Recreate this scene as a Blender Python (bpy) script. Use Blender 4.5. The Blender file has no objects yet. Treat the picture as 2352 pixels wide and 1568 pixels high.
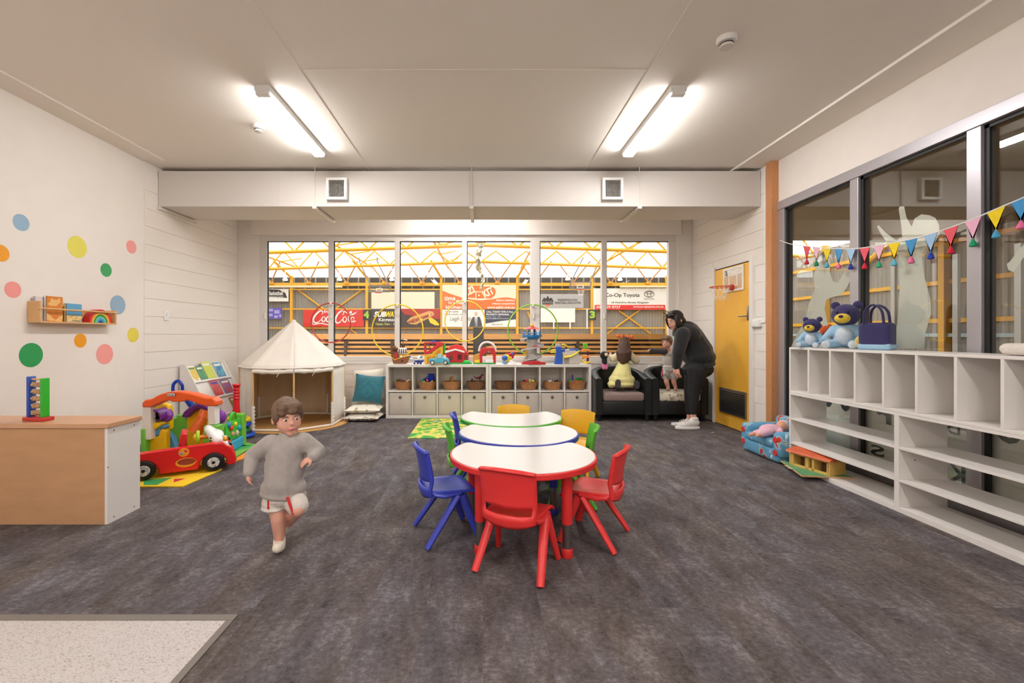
import bpy, bmesh, math, random
from mathutils import Vector, Matrix, Euler

# ------------------------------------------------------------------ camera, world, exposure
SC = bpy.context.scene
COL = SC.collection
FPX, VX, VY, CH = 1045.333, 1109.0, 768.0, 1.2      # focal length in px, vanishing point, camera height
cam_data = bpy.data.cameras.new('camera')
cam_data.sensor_width = 36.0
cam_data.lens = 16.0
cam_data.shift_x = (1176 - VX) / 2352
cam_data.shift_y = -(784 - VY) / 2352
cam_data.clip_end = 200
cam = bpy.data.objects.new('camera', cam_data)
COL.objects.link(cam)
cam.location = (0, 0, CH)
cam.rotation_euler = (math.pi / 2, 0, 0)
SC.camera = cam

world = bpy.data.worlds.new('daylight')
SC.world = world
world.use_nodes = True
wn = world.node_tree.nodes['Background']
wn.inputs[0].default_value = (0.95, 0.98, 1.0, 1)    # flat overcast sky above the hall roof
wn.inputs[1].default_value = 3.4
SC.view_settings.view_transform = 'Standard'
SC.view_settings.look = 'None'
SC.view_settings.gamma = 1
SC.view_settings.use_curve_mapping = False
SC.view_settings.exposure = 0.0
LAMP = 86.0                                         # radiance of the batten diffusers

R = math.radians
random.seed(7)

# ------------------------------------------------------------------ measuring helpers
def X(px, Y): return (px - VX) / FPX * Y
def Z(py, Y): return CH - (py - VY) / FPX * Y
def G(px, py):
    y = CH * FPX / (py - VY)
    return ((px - VX) / FPX * y, y)

# ------------------------------------------------------------------ materials
def lin(c):
    out = []
    for v in c[:3]:
        v = v / 255.0
        out.append(v / 12.92 if v <= 0.04045 else ((v + 0.055) / 1.055) ** 2.4)
    return (*out, 1.0)
MATS = {}
def mat(name, rgb=(200, 200, 200), rough=0.5, metal=0.0, spec=0.5, coat=0.0, noise=0.0, nscale=30.0,
        bump=0.0, bscale=200.0, stretch=(1, 1, 1), sheen=0.0, trans=0.0, alpha=1.0):
    if name in MATS: return MATS[name]
    m = bpy.data.materials.new(name); m.use_nodes = True
    nt = m.node_tree; b = nt.nodes['Principled BSDF']
    b.inputs['Base Color'].default_value = lin(rgb)
    b.inputs['Roughness'].default_value = rough
    b.inputs['Metallic'].default_value = metal
    b.inputs['Specular IOR Level'].default_value = spec
    b.inputs['Coat Weight'].default_value = coat
    b.inputs['Sheen Weight'].default_value = sheen
    if trans: b.inputs['Transmission Weight'].default_value = trans
    if noise or bump:
        tc = nt.nodes.new('ShaderNodeTexCoord'); mp = nt.nodes.new('ShaderNodeMapping')
        mp.inputs['Scale'].default_value = stretch
        nt.links.new(tc.outputs['Object'], mp.inputs['Vector'])
    if noise:
        n = nt.nodes.new('ShaderNodeTexNoise'); n.inputs['Scale'].default_value = nscale
        n.inputs['Detail'].default_value = 4
        nt.links.new(mp.outputs[0], n.inputs['Vector'])
        r = nt.nodes.new('ShaderNodeValToRGB')
        c = lin(rgb)
        r.color_ramp.elements[0].position = 0.3; r.color_ramp.elements[1].position = 0.7
        r.color_ramp.elements[0].color = (*[v * (1 - noise) for v in c[:3]], 1)
        r.color_ramp.elements[1].color = (*[min(1, v * (1 + noise)) for v in c[:3]], 1)
        nt.links.new(n.outputs['Fac'], r.inputs['Fac'])
        nt.links.new(r.outputs['Color'], b.inputs['Base Color'])
    if bump:
        n2 = nt.nodes.new('ShaderNodeTexNoise'); n2.inputs['Scale'].default_value = bscale
        n2.inputs['Detail'].default_value = 3
        nt.links.new(mp.outputs[0], n2.inputs['Vector'])
        bp = nt.nodes.new('ShaderNodeBump'); bp.inputs['Strength'].default_value = bump
        bp.inputs['Distance'].default_value = 0.01
        nt.links.new(n2.outputs['Fac'], bp.inputs['Height'])
        nt.links.new(bp.outputs['Normal'], b.inputs['Normal'])
    MATS[name] = m
    return m
def ramp_mat(name, stops, scale, rough=0.6, detail=2.0, stretch=(1, 1, 1), voronoi=False, const=True, bump=0.0):
    """multi-coloured procedural print"""
    if name in MATS: return MATS[name]
    m = bpy.data.materials.new(name); m.use_nodes = True
    nt = m.node_tree; b = nt.nodes['Principled BSDF']; b.inputs['Roughness'].default_value = rough
    tc = nt.nodes.new('ShaderNodeTexCoord'); mp = nt.nodes.new('ShaderNodeMapping')
    mp.inputs['Scale'].default_value = stretch
    nt.links.new(tc.outputs['Object'], mp.inputs['Vector'])
    if voronoi:
        n = nt.nodes.new('ShaderNodeTexVoronoi'); n.inputs['Scale'].default_value = scale
        sep = nt.nodes.new('ShaderNodeSeparateColor')
        nt.links.new(n.outputs['Color'], sep.inputs[0]); fac = sep.outputs[0]
    else:
        n = nt.nodes.new('ShaderNodeTexNoise'); n.inputs['Scale'].default_value = scale
        n.inputs['Detail'].default_value = detail; fac = n.outputs['Fac']
    nt.links.new(mp.outputs[0], n.inputs['Vector'])
    r = nt.nodes.new('ShaderNodeValToRGB')
    r.color_ramp.interpolation = 'CONSTANT' if const else 'LINEAR'
    while len(r.color_ramp.elements) < len(stops): r.color_ramp.elements.new(0.5)
    for e, (p, c) in zip(r.color_ramp.elements, stops):
        e.position = p; e.color = lin(c)
    nt.links.new(fac, r.inputs['Fac']); nt.links.new(r.outputs['Color'], b.inputs['Base Color'])
    if bump:
        bp = nt.nodes.new('ShaderNodeBump'); bp.inputs['Strength'].default_value = bump; bp.inputs['Distance'].default_value = .01
        nt.links.new(fac, bp.inputs['Height']); nt.links.new(bp.outputs['Normal'], b.inputs['Normal'])
    MATS[name] = m
    return m
def glass_mat(name, tint, ior=1.5):
    m = bpy.data.materials.new(name); m.use_nodes = True; nt = m.node_tree
    nt.nodes.remove(nt.nodes['Principled BSDF']); out = nt.nodes['Material Output']
    t = nt.nodes.new('ShaderNodeBsdfTransparent'); t.inputs[0].default_value = (*tint, 1)
    g = nt.nodes.new('ShaderNodeBsdfGlossy'); g.inputs['Roughness'].default_value = 0.0
    lw = nt.nodes.new('ShaderNodeLayerWeight'); lw.inputs[0].default_value = 0.5      # Schlick reflectance, same from both sides
    pw = nt.nodes.new('ShaderNodeMath'); pw.operation = 'POWER'; pw.inputs[1].default_value = 5.0
    f = nt.nodes.new('ShaderNodeMath'); f.operation = 'MULTIPLY_ADD'; f0 = ((ior - 1) / (ior + 1)) ** 2
    f.inputs[1].default_value = 1 - f0; f.inputs[2].default_value = f0
    nt.links.new(lw.outputs['Facing'], pw.inputs[0]); nt.links.new(pw.outputs[0], f.inputs[0])
    mx = nt.nodes.new('ShaderNodeMixShader')
    nt.links.new(f.outputs[0], mx.inputs[0]); nt.links.new(t.outputs[0], mx.inputs[1]); nt.links.new(g.outputs[0], mx.inputs[2])
    nt.links.new(mx.outputs[0], out.inputs[0]); MATS[name] = m
    return m
def film_mat(name, rgb, transp, through=0.5):
    m = bpy.data.materials.new(name); m.use_nodes = True; nt = m.node_tree
    nt.nodes.remove(nt.nodes['Principled BSDF']); out = nt.nodes['Material Output']
    d = nt.nodes.new('ShaderNodeBsdfDiffuse'); d.inputs[0].default_value = lin(rgb)
    t = nt.nodes.new('ShaderNodeBsdfTranslucent'); t.inputs[0].default_value = lin(rgb)
    a = nt.nodes.new('ShaderNodeMixShader'); a.inputs[0].default_value = through
    tr = nt.nodes.new('ShaderNodeBsdfTransparent'); mx = nt.nodes.new('ShaderNodeMixShader'); mx.inputs[0].default_value = transp
    nt.links.new(d.outputs[0], a.inputs[1]); nt.links.new(t.outputs[0], a.inputs[2])
    nt.links.new(a.outputs[0], mx.inputs[1]); nt.links.new(tr.outputs[0], mx.inputs[2])
    nt.links.new(mx.outputs[0], out.inputs[0]); MATS[name] = m
    return m
def emit_mat(name, rgb, strength):
    m = bpy.data.materials.new(name); m.use_nodes = True; nt = m.node_tree
    nt.nodes.remove(nt.nodes['Principled BSDF'])
    e = nt.nodes.new('ShaderNodeEmission'); e.inputs[0].default_value = (*rgb, 1); e.inputs[1].default_value = strength
    nt.links.new(e.outputs[0], nt.nodes['Material Output'].inputs[0]); MATS[name] = m
    return m

# ------------------------------------------------------------------ mesh helpers
def catmull(pts, n=6, closed=False):
    pts = [Vector(p) for p in pts]; out = []
    k = len(pts); rng = range(k if closed else k - 1)
    for i in rng:
        if closed: p0, p1, p2, p3 = pts[i - 1], pts[i], pts[(i + 1) % k], pts[(i + 2) % k]
        else: p0, p1, p2, p3 = pts[max(i - 1, 0)], pts[i], pts[i + 1], pts[min(i + 2, k - 1)]
        for j in range(n):
            t = j / n
            out.append(0.5 * ((2 * p1) + (p2 - p0) * t + (2 * p0 - 5 * p1 + 4 * p2 - p3) * t * t + (3 * p1 - p0 - 3 * p2 + p3) * t ** 3))
    if not closed: out.append(pts[-1])
    return out
class MB:
    def __init__(self): self.v = []; self.f = []
    def add(self, vs, fs, M=None):
        o = len(self.v)
        for p in vs:
            p = Vector(p)
            self.v.append(tuple(M @ p) if M is not None else tuple(p))
        self.f += [tuple(o + i for i in q) for q in fs]
        return self
    def box(self, c, s, M=None):
        x, y, z = [q / 2 for q in s]; cx, cy, cz = c
        vs = [(cx + a * x, cy + b * y, cz + d * z) for a in (-1, 1) for b in (-1, 1) for d in (-1, 1)]
        return self.add(vs, [(0, 1, 3, 2), (4, 6, 7, 5), (0, 4, 5, 1), (2, 3, 7, 6), (0, 2, 6, 4), (1, 5, 7, 3)], M)
    def bx(self, x0, x1, y0, y1, z0, z1, M=None):
        return self.box(((x0 + x1) / 2, (y0 + y1) / 2, (z0 + z1) / 2), (abs(x1 - x0), abs(y1 - y0), abs(z1 - z0)), M)
    def rbox(self, c, s, r=0.02, M=None, n=3):
        """box with rounded vertical profile on all edges (superellipsoid grid)"""
        hx, hy, hz = [q / 2 for q in s]; r = min(r, hx, hy, hz)
        tmp = bmesh.new(); bmesh.ops.create_cube(tmp, size=1)
        for v in tmp.verts: v.co = Vector((c[0] + v.co.x * s[0], c[1] + v.co.y * s[1], c[2] + v.co.z * s[2]))
        bmesh.ops.bevel(tmp, geom=tmp.edges[:], offset=r * .999, segments=n, profile=0.5, affect='EDGES')
        tmp.verts.index_update()
        self.add([v.co.copy() for v in tmp.verts], [[v.index for v in f.verts] for f in tmp.faces], M); tmp.free()
        return self
    def tube(self, pts, r, n=8, closed=False, M=None, flat=1.0):
        pts = [Vector(p) for p in pts]; k = len(pts)
        rs = r if isinstance(r, (list, tuple)) else [r] * k
        vs = []; prev = None
        for i, p in enumerate(pts):
            if closed: t = pts[(i + 1) % k] - pts[i - 1]
            else: t = pts[min(i + 1, k - 1)] - pts[max(i - 1, 0)]
            if t.length < 1e-9: t = Vector((0, 0, 1))
            t.normalize()
            if prev is None:
                a = Vector((0, 0, 1)) if abs(t.z) < 0.9 else Vector((1, 0, 0))
                u = t.cross(a).normalized()
            else:
                u = prev - t * prev.dot(t)
                u = u.normalized() if u.length > 1e-6 else t.orthogonal().normalized()
            prev = u; w = t.cross(u)
            for j in range(n):
                an = 2 * math.pi * j / n
                vs.append(p + (u * math.cos(an) + w * math.sin(an) * flat) * rs[i])
        fs = []
        for i in range(k if closed else k - 1):
            b0, b1 = i * n, ((i + 1) % k) * n
            for j in range(n): fs.append((b0 + j, b0 + (j + 1) % n, b1 + (j + 1) % n, b1 + j))
        if not closed:
            fs.append(tuple(reversed(range(n)))); fs.append(tuple((k - 1) * n + j for j in range(n)))
        return self.add(vs, fs, M)
    def cyl(self, p0, p1, r0, r1=None, n=16, M=None):
        return self.tube([p0, p1], [r0, r0 if r1 is None else r1], n, M=M)
    def cap(self, p0, r0, p1, r1, n=12):
        """capsule with round ends"""
        p0, p1 = Vector(p0), Vector(p1); d = (p1 - p0); L = d.length
        if L < 1e-6: return self.ball(p0, (r0, r0, r0), n)
        d.normalize(); pts = []; rs = []
        for a in (-80, -55, -30, 0): pts.append(p0 + d * r0 * math.sin(R(a))); rs.append(r0 * math.cos(R(a)))
        for a in (0, 30, 55, 80): pts.append(p1 + d * r1 * math.sin(R(a))); rs.append(r1 * math.cos(R(a)))
        return self.tube(pts, rs, n)
    def ball(self, c, r, n=14, m=None, M=None, rot=None):
        if not isinstance(r, (tuple, list)): r = (r, r, r)
        m = m or max(6, n // 2 + 1); c = Vector(c)
        Rm = Euler(rot).to_matrix() if rot else Matrix.Identity(3)
        vs = [c + Rm @ Vector((0, 0, r[2]))]; fs = []
        for i in range(1, m):
            th = math.pi * i / m
            for j in range(n):
                ph = 2 * math.pi * j / n
                vs.append(c + Rm @ Vector((r[0] * math.sin(th) * math.cos(ph), r[1] * math.sin(th) * math.sin(ph), r[2] * math.cos(th))))
        vs.append(c + Rm @ Vector((0, 0, -r[2]))); e = len(vs) - 1
        for j in range(n):
            fs.append((0, 1 + j, 1 + (j + 1) % n))
            fs.append((e, 1 + (m - 2) * n + (j + 1) % n, 1 + (m - 2) * n + j))
        for i in range(m - 2):
            for j in range(n):
                a = 1 + i * n
                fs.append((a + j, a + n + j, a + n + (j + 1) % n, a + (j + 1) % n))
        return self.add(vs, fs, M)
    def prism(self, poly, d0, d1, M=None, plane='XY'):
        """poly of 2-D points extruded; plane 'XZ' extrudes along Y, 'YZ' along X"""
        k = len(poly); vs = []
        for d in (d0, d1):
            for a, b in poly:
                vs.append((a, b, d) if plane == 'XY' else ((a, d, b) if plane == 'XZ' else (d, a, b)))
        fs = [tuple(range(k)), tuple(reversed(range(k, 2 * k)))]
        for i in range(k): fs.append((i, i + k, (i + 1) % k + k, (i + 1) % k))
        return self.add(vs, fs, M)
    def ring(self, outer, inner, d0, d1, M=None, plane='XY'):
        """prism with a hole; outer and inner have the same count"""
        k = len(outer); vs = []
        for d in (d0, d1):
            for poly in (outer, inner):
                for a, b in poly:
                    vs.append((a, b, d) if plane == 'XY' else ((a, d, b) if plane == 'XZ' else (d, a, b)))
        fs = []
        for i in range(k):
            j = (i + 1) % k
            fs += [(i, j, k + j, k + i), (2 * k + i, 3 * k + i, 3 * k + j, 2 * k + j), (i, 2 * k + i, 2 * k + j, j), (k + i, k + j, 3 * k + j, 3 * k + i)]
        return self.add(vs, fs, M)
    def lathe(self, prof, n=24, M=None, c=(0, 0, 0), sx=1.0, sy=1.0):
        vs = []; k = len(prof)
        for r, z in prof:
            for j in range(n):
                a = 2 * math.pi * j / n
                vs.append((c[0] + r * math.cos(a) * sx, c[1] + r * math.sin(a) * sy, c[2] + z))
        fs = []
        for i in range(k - 1):
            for j in range(n): fs.append((i * n + j, i * n + (j + 1) % n, (i + 1) * n + (j + 1) % n, (i + 1) * n + j))
        if prof[0][0] > 1e-6: fs.append(tuple(reversed(range(n))))
        if prof[-1][0] > 1e-6: fs.append(tuple((k - 1) * n + j for j in range(n)))
        return self.add(vs, fs, M)
    def torus(self, c, Rr, r, axis='Y', n=48, m=8, M=None, sx=1.0, sz=1.0):
        pts = []
        for i in range(n):
            a = 2 * math.pi * i / n; p, q = Rr * math.cos(a) * sx, Rr * math.sin(a) * sz
            pts.append({'Y': (c[0] + p, c[1], c[2] + q), 'Z': (c[0] + p, c[1] + q, c[2]), 'X': (c[0], c[1] + p, c[2] + q)}[axis])
        return self.tube(pts, r, m, True, M)
    def grid(self, fn, nu, nv, M=None):
        vs = [fn(i / nu, j / nv) for j in range(nv + 1) for i in range(nu + 1)]
        fs = [(j * (nu + 1) + i, j * (nu + 1) + i + 1, (j + 1) * (nu + 1) + i + 1, (j + 1) * (nu + 1) + i) for j in range(nv) for i in range(nu)]
        return self.add(vs, fs, M)
    def mesh(self, name, smooth=True, ang=40):
        me = bpy.data.meshes.new(name); me.from_pydata(self.v, [], self.f)
        bm = bmesh.new(); bm.from_mesh(me); bmesh.ops.recalc_face_normals(bm, faces=bm.faces[:]); bm.to_mesh(me); bm.free()
        if smooth:
            me.polygons.foreach_set('use_smooth', [True] * len(me.polygons))
            me.set_sharp_from_angle(angle=R(ang))
        me.update()
        return me
    def build(self, name, m, parent=None, smooth=True, ang=40, bevel=0.0, solid=0.0, seg=2):
        return obj(name, self.mesh(name, smooth, ang), m, parent, bevel, solid, seg)
def obj(name, me, m, parent=None, bevel=0.0, solid=0.0, seg=2):
    o = bpy.data.objects.new(name, me); COL.objects.link(o)
    if m is not None and not me.materials: me.materials.append(m)
    if parent is not None: o.parent = parent
    if solid:
        s = o.modifiers.new('solid', 'SOLIDIFY'); s.thickness = solid; s.offset = 0
    if bevel:
        b = o.modifiers.new('bevel', 'BEVEL'); b.width = bevel; b.segments = seg; b.limit_method = 'ANGLE'; b.angle_limit = R(40)
    return o
def tag(o, label, cat=None, group=None, kind=None):
    if label: o['label'] = label
    if cat: o['category'] = cat
    if group: o['group'] = group
    if kind: o['kind'] = kind
    return o
def thing(name, label, cat, loc=(0, 0, 0), rz=0.0, group=None, kind=None):
    o = bpy.data.objects.new(name, None); COL.objects.link(o)
    o.location = loc; o.rotation_euler = (0, 0, rz); o.empty_display_size = 0.05
    return tag(o, label, cat, group, kind)
def struct(name, mb, m, parent=None, bevel=0.0, smooth=False):
    o = mb.build(name, m, parent, smooth=smooth, bevel=bevel)
    if parent is None: o['kind'] = 'structure'
    return o
KIDS = {}
def copy_tree(o, parent=None):
    c = o.copy(); COL.objects.link(c)
    if parent is not None: c.parent = parent
    for ch in list(o.children): copy_tree(ch, c)
    return c
def bake(o):
    dg = bpy.context.evaluated_depsgraph_get()
    me = bpy.data.meshes.new_from_object(o.evaluated_get(dg))
    return me
def blob(name, m, parent, prims, voxel=0.01, smooth=3, extra=None):
    """closed primitives fused into one continuous surface"""
    mb = MB()
    for p in prims:
        if p[0] == 'c': mb.cap(p[1], p[2], p[3], p[4])
        elif p[0] == 'e': mb.ball(p[1], p[2], 16, rot=p[3] if len(p) > 3 else None)
    me = bpy.data.meshes.new(name); me.from_pydata(mb.v, [], mb.f)
    bm = bmesh.new(); bm.from_mesh(me); bmesh.ops.recalc_face_normals(bm, faces=bm.faces[:]); bm.to_mesh(me); bm.free()
    o = bpy.data.objects.new(name, me); COL.objects.link(o)
    r = o.modifiers.new('r', 'REMESH'); r.mode = 'VOXEL'; r.voxel_size = voxel; r.use_smooth_shade = True
    s = o.modifiers.new('s', 'SMOOTH'); s.factor = 0.5; s.iterations = smooth
    nm = bake(o); bpy.data.objects.remove(o); bpy.data.meshes.remove(me)
    nm.name = name
    nm.polygons.foreach_set('use_smooth', [True] * len(nm.polygons))
    nm.materials.clear()
    return obj(name, nm, m, parent)
FONTS = {}
def text_mesh(s, shear=0.0, bold=0.0, space=1.0):
    cu = bpy.data.curves.new('t', 'FONT'); cu.body = s; cu.shear = shear; cu.offset = bold; cu.space_character = space
    cu.resolution_u = 3; cu.fill_mode = 'BOTH'
    o = bpy.data.objects.new('t', cu); COL.objects.link(o)
    me = bake(o); bpy.data.objects.remove(o); bpy.data.curves.remove(cu)
    return me
def lettering(s, m, parent, x0, z0, x1, z1, y, M=None, shear=0.0, bold=0.0, space=1.0, rot=0.0, name='lettering', mirror=False):
    """flat print of the words s filling the rectangle x0..x1, z0..z1 of the plane y (facing -Y), M maps it elsewhere"""
    me = text_mesh(s, shear, bold, space)
    xs = [v.co.x for v in me.vertices]; ys = [v.co.y for v in me.vertices]
    ax, bxx, ay, by = min(xs), max(xs), min(ys), max(ys)
    cx, cz, w, h = (x0 + x1) / 2, (z0 + z1) / 2, abs(x1 - x0), abs(z1 - z0)
    for v in me.vertices:
        a = ((v.co.x - ax) / (bxx - ax) - .5) * w; b = ((v.co.y - ay) / max(by - ay, 1e-6) - .5) * h
        if mirror: a = -a
        a, b = a * math.cos(rot) - b * math.sin(rot), a * math.sin(rot) + b * math.cos(rot)
        p = Vector((cx + a, y, cz + b)); v.co = M @ p if M is not None else p
    me.materials.clear(); me.name = name
    return obj(name, me, m, parent)
def ribbon(mb, pts, w0, w1, y, n=5, M=None):
    """calligraphic stroke in the XZ plane, width swelling from w0 to w1 and back"""
    pts = catmull([(p[0], 0, p[1]) for p in pts], n); k = len(pts); vs = []
    for i, p in enumerate(pts):
        t = (pts[min(i + 1, k - 1)] - pts[max(i - 1, 0)]).normalized(); nrm = Vector((-t.z, 0, t.x))
        w = w0 + (w1 - w0) * math.sin(math.pi * i / (k - 1))
        for s in (-1, 1): vs.append(Vector((p.x, y, p.z)) + nrm * w * s * .5)
    mb.add(vs, [(2 * i, 2 * i + 1, 2 * i + 3, 2 * i + 2) for i in range(k - 1)], M)
def circ(cx, cy, r, n=24, a0=0, a1=360, ry=None):
    full = abs(a1 - a0) >= 360; ry = r if ry is None else ry
    return [(cx + r * math.cos(R(a0 + (a1 - a0) * i / (n if full else n - 1))), cy + ry * math.sin(R(a0 + (a1 - a0) * i / (n if full else n - 1)))) for i in range(n)]
def rrect(x0, x1, y0, y1, r, n=4):
    out = []
    for cx, cy, a in ((x1 - r, y1 - r, 0), (x0 + r, y1 - r, 90), (x0 + r, y0 + r, 180), (x1 - r, y0 + r, 270)):
        out += circ(cx, cy, r, n + 1, a, a + 90)
    return out
# ------------------------------------------------------------------ shared materials
WALL = mat('wall_paint', (240, 232, 224), rough=0.7, noise=0.015, nscale=6, bump=0.03, bscale=90)
BLOCKM = mat('block_paint', (240, 232, 224), rough=0.65, bump=0.12, bscale=160)
CEILM = mat('ceiling_paint', (243, 235, 225), rough=0.85, bump=0.05, bscale=250)
DUCTM = mat('duct_paint', (214, 207, 199), rough=0.55)
ALU = mat('brushed_aluminium', (186, 182, 186), rough=0.35, metal=0.55)
ALUL = mat('light_aluminium', (226, 221, 216), rough=0.4, metal=0.1)
GASK = mat('black_gasket', (18, 20, 20), rough=0.5)
WHITE = mat('white_melamine', (236, 230, 224), rough=0.35)
WHITEP = mat('white_plastic', (240, 238, 234), rough=0.35)
BLACK = mat('black_plastic', (18, 18, 18), rough=0.4)
STEEL = mat('steel', (150, 148, 145), rough=0.3, metal=0.9)
TIMBER = mat('oak_timber', (196, 148, 100), rough=0.45, noise=0.12, nscale=9, stretch=(1, 12, 12))
BEECH = mat('beech_timber', (218, 172, 118), rough=0.45, noise=0.10, nscale=9, stretch=(12, 1, 12))
MDF = mat('raw_mdf', (196, 150, 108), rough=0.75, noise=0.06, nscale=5, stretch=(1, 1, 3))
YSTEEL = mat('yellow_painted_steel', (236, 178, 44), rough=0.5)
GLASS = glass_mat('window_glass', (0.96, 0.97, 0.96), 1.45)
GLASSR = glass_mat('tinted_window_glass', (0.96, 0.97, 0.95), 2.0)
FROST = film_mat('frosted_film', (246, 245, 237), 0.06, 0.15)
PL = {}
def plast(r, g, b, rough=0.32):
    k = (r, g, b, rough)
    if k not in PL: PL[k] = mat('plastic_%d_%d_%d_%d' % (r, g, b, int(rough * 100)), (r, g, b), rough=rough)
    return PL[k]
def cloth(r, g, b, bump=0.25, scale=300):
    k = ('c', r, g, b)
    if k not in PL: PL[k] = mat('cloth_%d_%d_%d' % (r, g, b), (r, g, b), rough=0.9, sheen=0.15, bump=bump, bscale=scale, noise=0.05, nscale=40)
    return PL[k]

def carpet_material():
    m = bpy.data.materials.new('carpet_planks'); m.use_nodes = True; nt = m.node_tree; L = nt.links.new
    b = nt.nodes['Principled BSDF']; b.inputs['Roughness'].default_value = 0.95; b.inputs['Specular IOR Level'].default_value = 0.15
    tc = nt.nodes.new('ShaderNodeTexCoord')
    br = nt.nodes.new('ShaderNodeTexBrick')                       # carpet planks laid lengthwise: a random tone for each
    mp = nt.nodes.new('ShaderNodeMapping'); mp.inputs['Rotation'].default_value = (0, 0, math.pi / 2)
    L(tc.outputs['Object'], mp.inputs['Vector']); L(mp.outputs[0], br.inputs['Vector'])
    br.inputs['Scale'].default_value = 1.0; br.inputs['Brick Width'].default_value = 1.0; br.inputs['Row Height'].default_value = 0.25
    br.inputs['Mortar Size'].default_value = 0.0; br.inputs['Bias'].default_value = 0.0
    br.inputs['Color1'].default_value = (0, 0, 0, 1); br.inputs['Color2'].default_value = (1, 1, 1, 1)
    sep = nt.nodes.new('ShaderNodeSeparateColor'); L(br.outputs['Color'], sep.inputs[0])
    off = nt.nodes.new('ShaderNodeVectorMath'); off.operation = 'MULTIPLY_ADD'
    comb = nt.nodes.new('ShaderNodeCombineXYZ'); L(sep.outputs[0], comb.inputs[0]); L(sep.outputs[0], comb.inputs[1])
    off.inputs[1].default_value = (7, 13, 0); L(comb.outputs[0], off.inputs[0]); L(tc.outputs['Object'], off.inputs[2])
    def noise(scale, stretch, detail, rough=0.6):
        p = nt.nodes.new('ShaderNodeMapping'); p.inputs['Scale'].default_value = stretch; L(off.outputs[0], p.inputs['Vector'])
        n = nt.nodes.new('ShaderNodeTexNoise'); n.inputs['Scale'].default_value = scale; n.inputs['Detail'].default_value = detail
        n.inputs['Roughness'].default_value = rough; n.inputs['Distortion'].default_value = 0.15
        L(p.outputs[0], n.inputs['Vector']); return n
    big = noise(4.0, (1.8, 0.8, 1), 6, .68); fine = noise(42, (0.9, 1.0, 1), 6, 0.8); tint = noise(1.2, (1.6, 0.7, 1), 2)
    r1 = nt.nodes.new('ShaderNodeValToRGB')
    st = [(0.34, (60, 56, 53)), (0.45, (88, 82, 81)), (0.53, (104, 98, 98)), (0.64, (138, 133, 135))]
    while len(r1.color_ramp.elements) < 4: r1.color_ramp.elements.new(.5)
    for e, (p, c) in zip(r1.color_ramp.elements, st): e.position = p; e.color = lin(c)
    mxf = nt.nodes.new('ShaderNodeMix'); mxf.inputs[0].default_value = 0.52
    L(big.outputs['Fac'], mxf.inputs[2]); L(fine.outputs['Fac'], mxf.inputs[3]); L(mxf.outputs[0], r1.inputs['Fac'])
    hue = nt.nodes.new('ShaderNodeMix'); hue.data_type = 'RGBA'; hue.blend_type = 'MULTIPLY'; hue.inputs[0].default_value = 1.0
    r2 = nt.nodes.new('ShaderNodeValToRGB')
    r2.color_ramp.elements[0].position = 0.35; r2.color_ramp.elements[0].color = (1.0, 0.94, 0.87, 1)
    r2.color_ramp.elements[1].position = 0.65; r2.color_ramp.elements[1].color = (0.95, 0.97, 1.05, 1)
    L(tint.outputs['Fac'], r2.inputs['Fac']); L(r1.outputs['Color'], hue.inputs[6]); L(r2.outputs['Color'], hue.inputs[7])
    pl = nt.nodes.new('ShaderNodeMapRange'); pl.inputs[3].default_value = 0.97; pl.inputs[4].default_value = 1.04; L(sep.outputs[0], pl.inputs[0])
    vm = nt.nodes.new('ShaderNodeVectorMath'); vm.operation = 'SCALE'; L(hue.outputs[2], vm.inputs[0]); L(pl.outputs[0], vm.inputs['Scale'])
    L(vm.outputs[0], b.inputs['Base Color'])
    bp = nt.nodes.new('ShaderNodeBump'); bp.inputs['Strength'].default_value = 0.55; bp.inputs['Distance'].default_value = 0.008
    L(fine.outputs['Fac'], bp.inputs['Height']); L(bp.outputs['Normal'], b.inputs['Normal'])
    return m

# ------------------------------------------------------------------ the room
XL, XR, XN = -3.74, 3.25, 3.20            # left wall, right (glazed) wall, right wall of the nook
YB, YR = 6.93, -3.1                       # wall with the big window, wall behind the camera
ZC = 3.12
struct('floor', MB().bx(XL - .1, XR + .1, YR, YB + .1, -0.05, 0), carpet_material())
fl = bpy.data.objects['floor']
VINYL = ramp_mat('speckled_vinyl', [(0.0, (120, 108, 98)), (0.33, (140, 128, 118)), (0.37, (184, 175, 167)), (0.46, (196, 188, 184)), (0.62, (204, 197, 194))], 120, rough=0.4, detail=2, const=False, stretch=(1, 2.2, 1))
MB().bx(XL, -1.075, YR, 1.905, 0, 0.003).build('vinyl_sheet', VINYL, fl, smooth=False)
TRIMG = mat('grey_vinyl_trim', (118, 110, 103), rough=0.5)
struct('trim_1', MB().bx(XL, -1.045, 1.905, 1.945, 0, 0.006), TRIMG, bevel=.002)
struct('trim_2', MB().bx(-1.075, -1.045, YR, 1.904, 0, 0.006), TRIMG, bevel=.002)

wl = struct('wall_left', MB().bx(XL - .1, XL, YR, YB + .1, 0, 3.2), WALL)
WX0, WX1, WZ0, WZ1 = -3.40, 2.94, 0.79, 2.71         # opening of the big window
mb = MB()
mb.bx(XL, XN, YB, YB + .16, 0, WZ0); mb.bx(XL, XN, YB, YB + .16, WZ1, 3.2)
mb.bx(XL, WX0, YB, YB + .16, WZ0, WZ1); mb.bx(WX1, XN, YB, YB + .16, WZ0, WZ1)
mb.bx(WX0 - .1, WX1 + .06, YB - .05, YB, WZ1, 3.0)                       # lintel standing proud
wb = struct('wall_back', mb, WALL)
WY0, WY1, WWZ = 1.02, 4.99, 2.65                      # glazed part of the right wall
mb = MB()
mb.bx(XR, XR + .12, YR, WY0, 0, 3.2); mb.bx(XR, XR + .12, WY0, 5.0, WWZ, 3.2)
mb.bx(XN, XR + .12, 5.10, YB + .1, 0, 3.2)
wr = struct('wall_right', mb, WALL)
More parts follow.
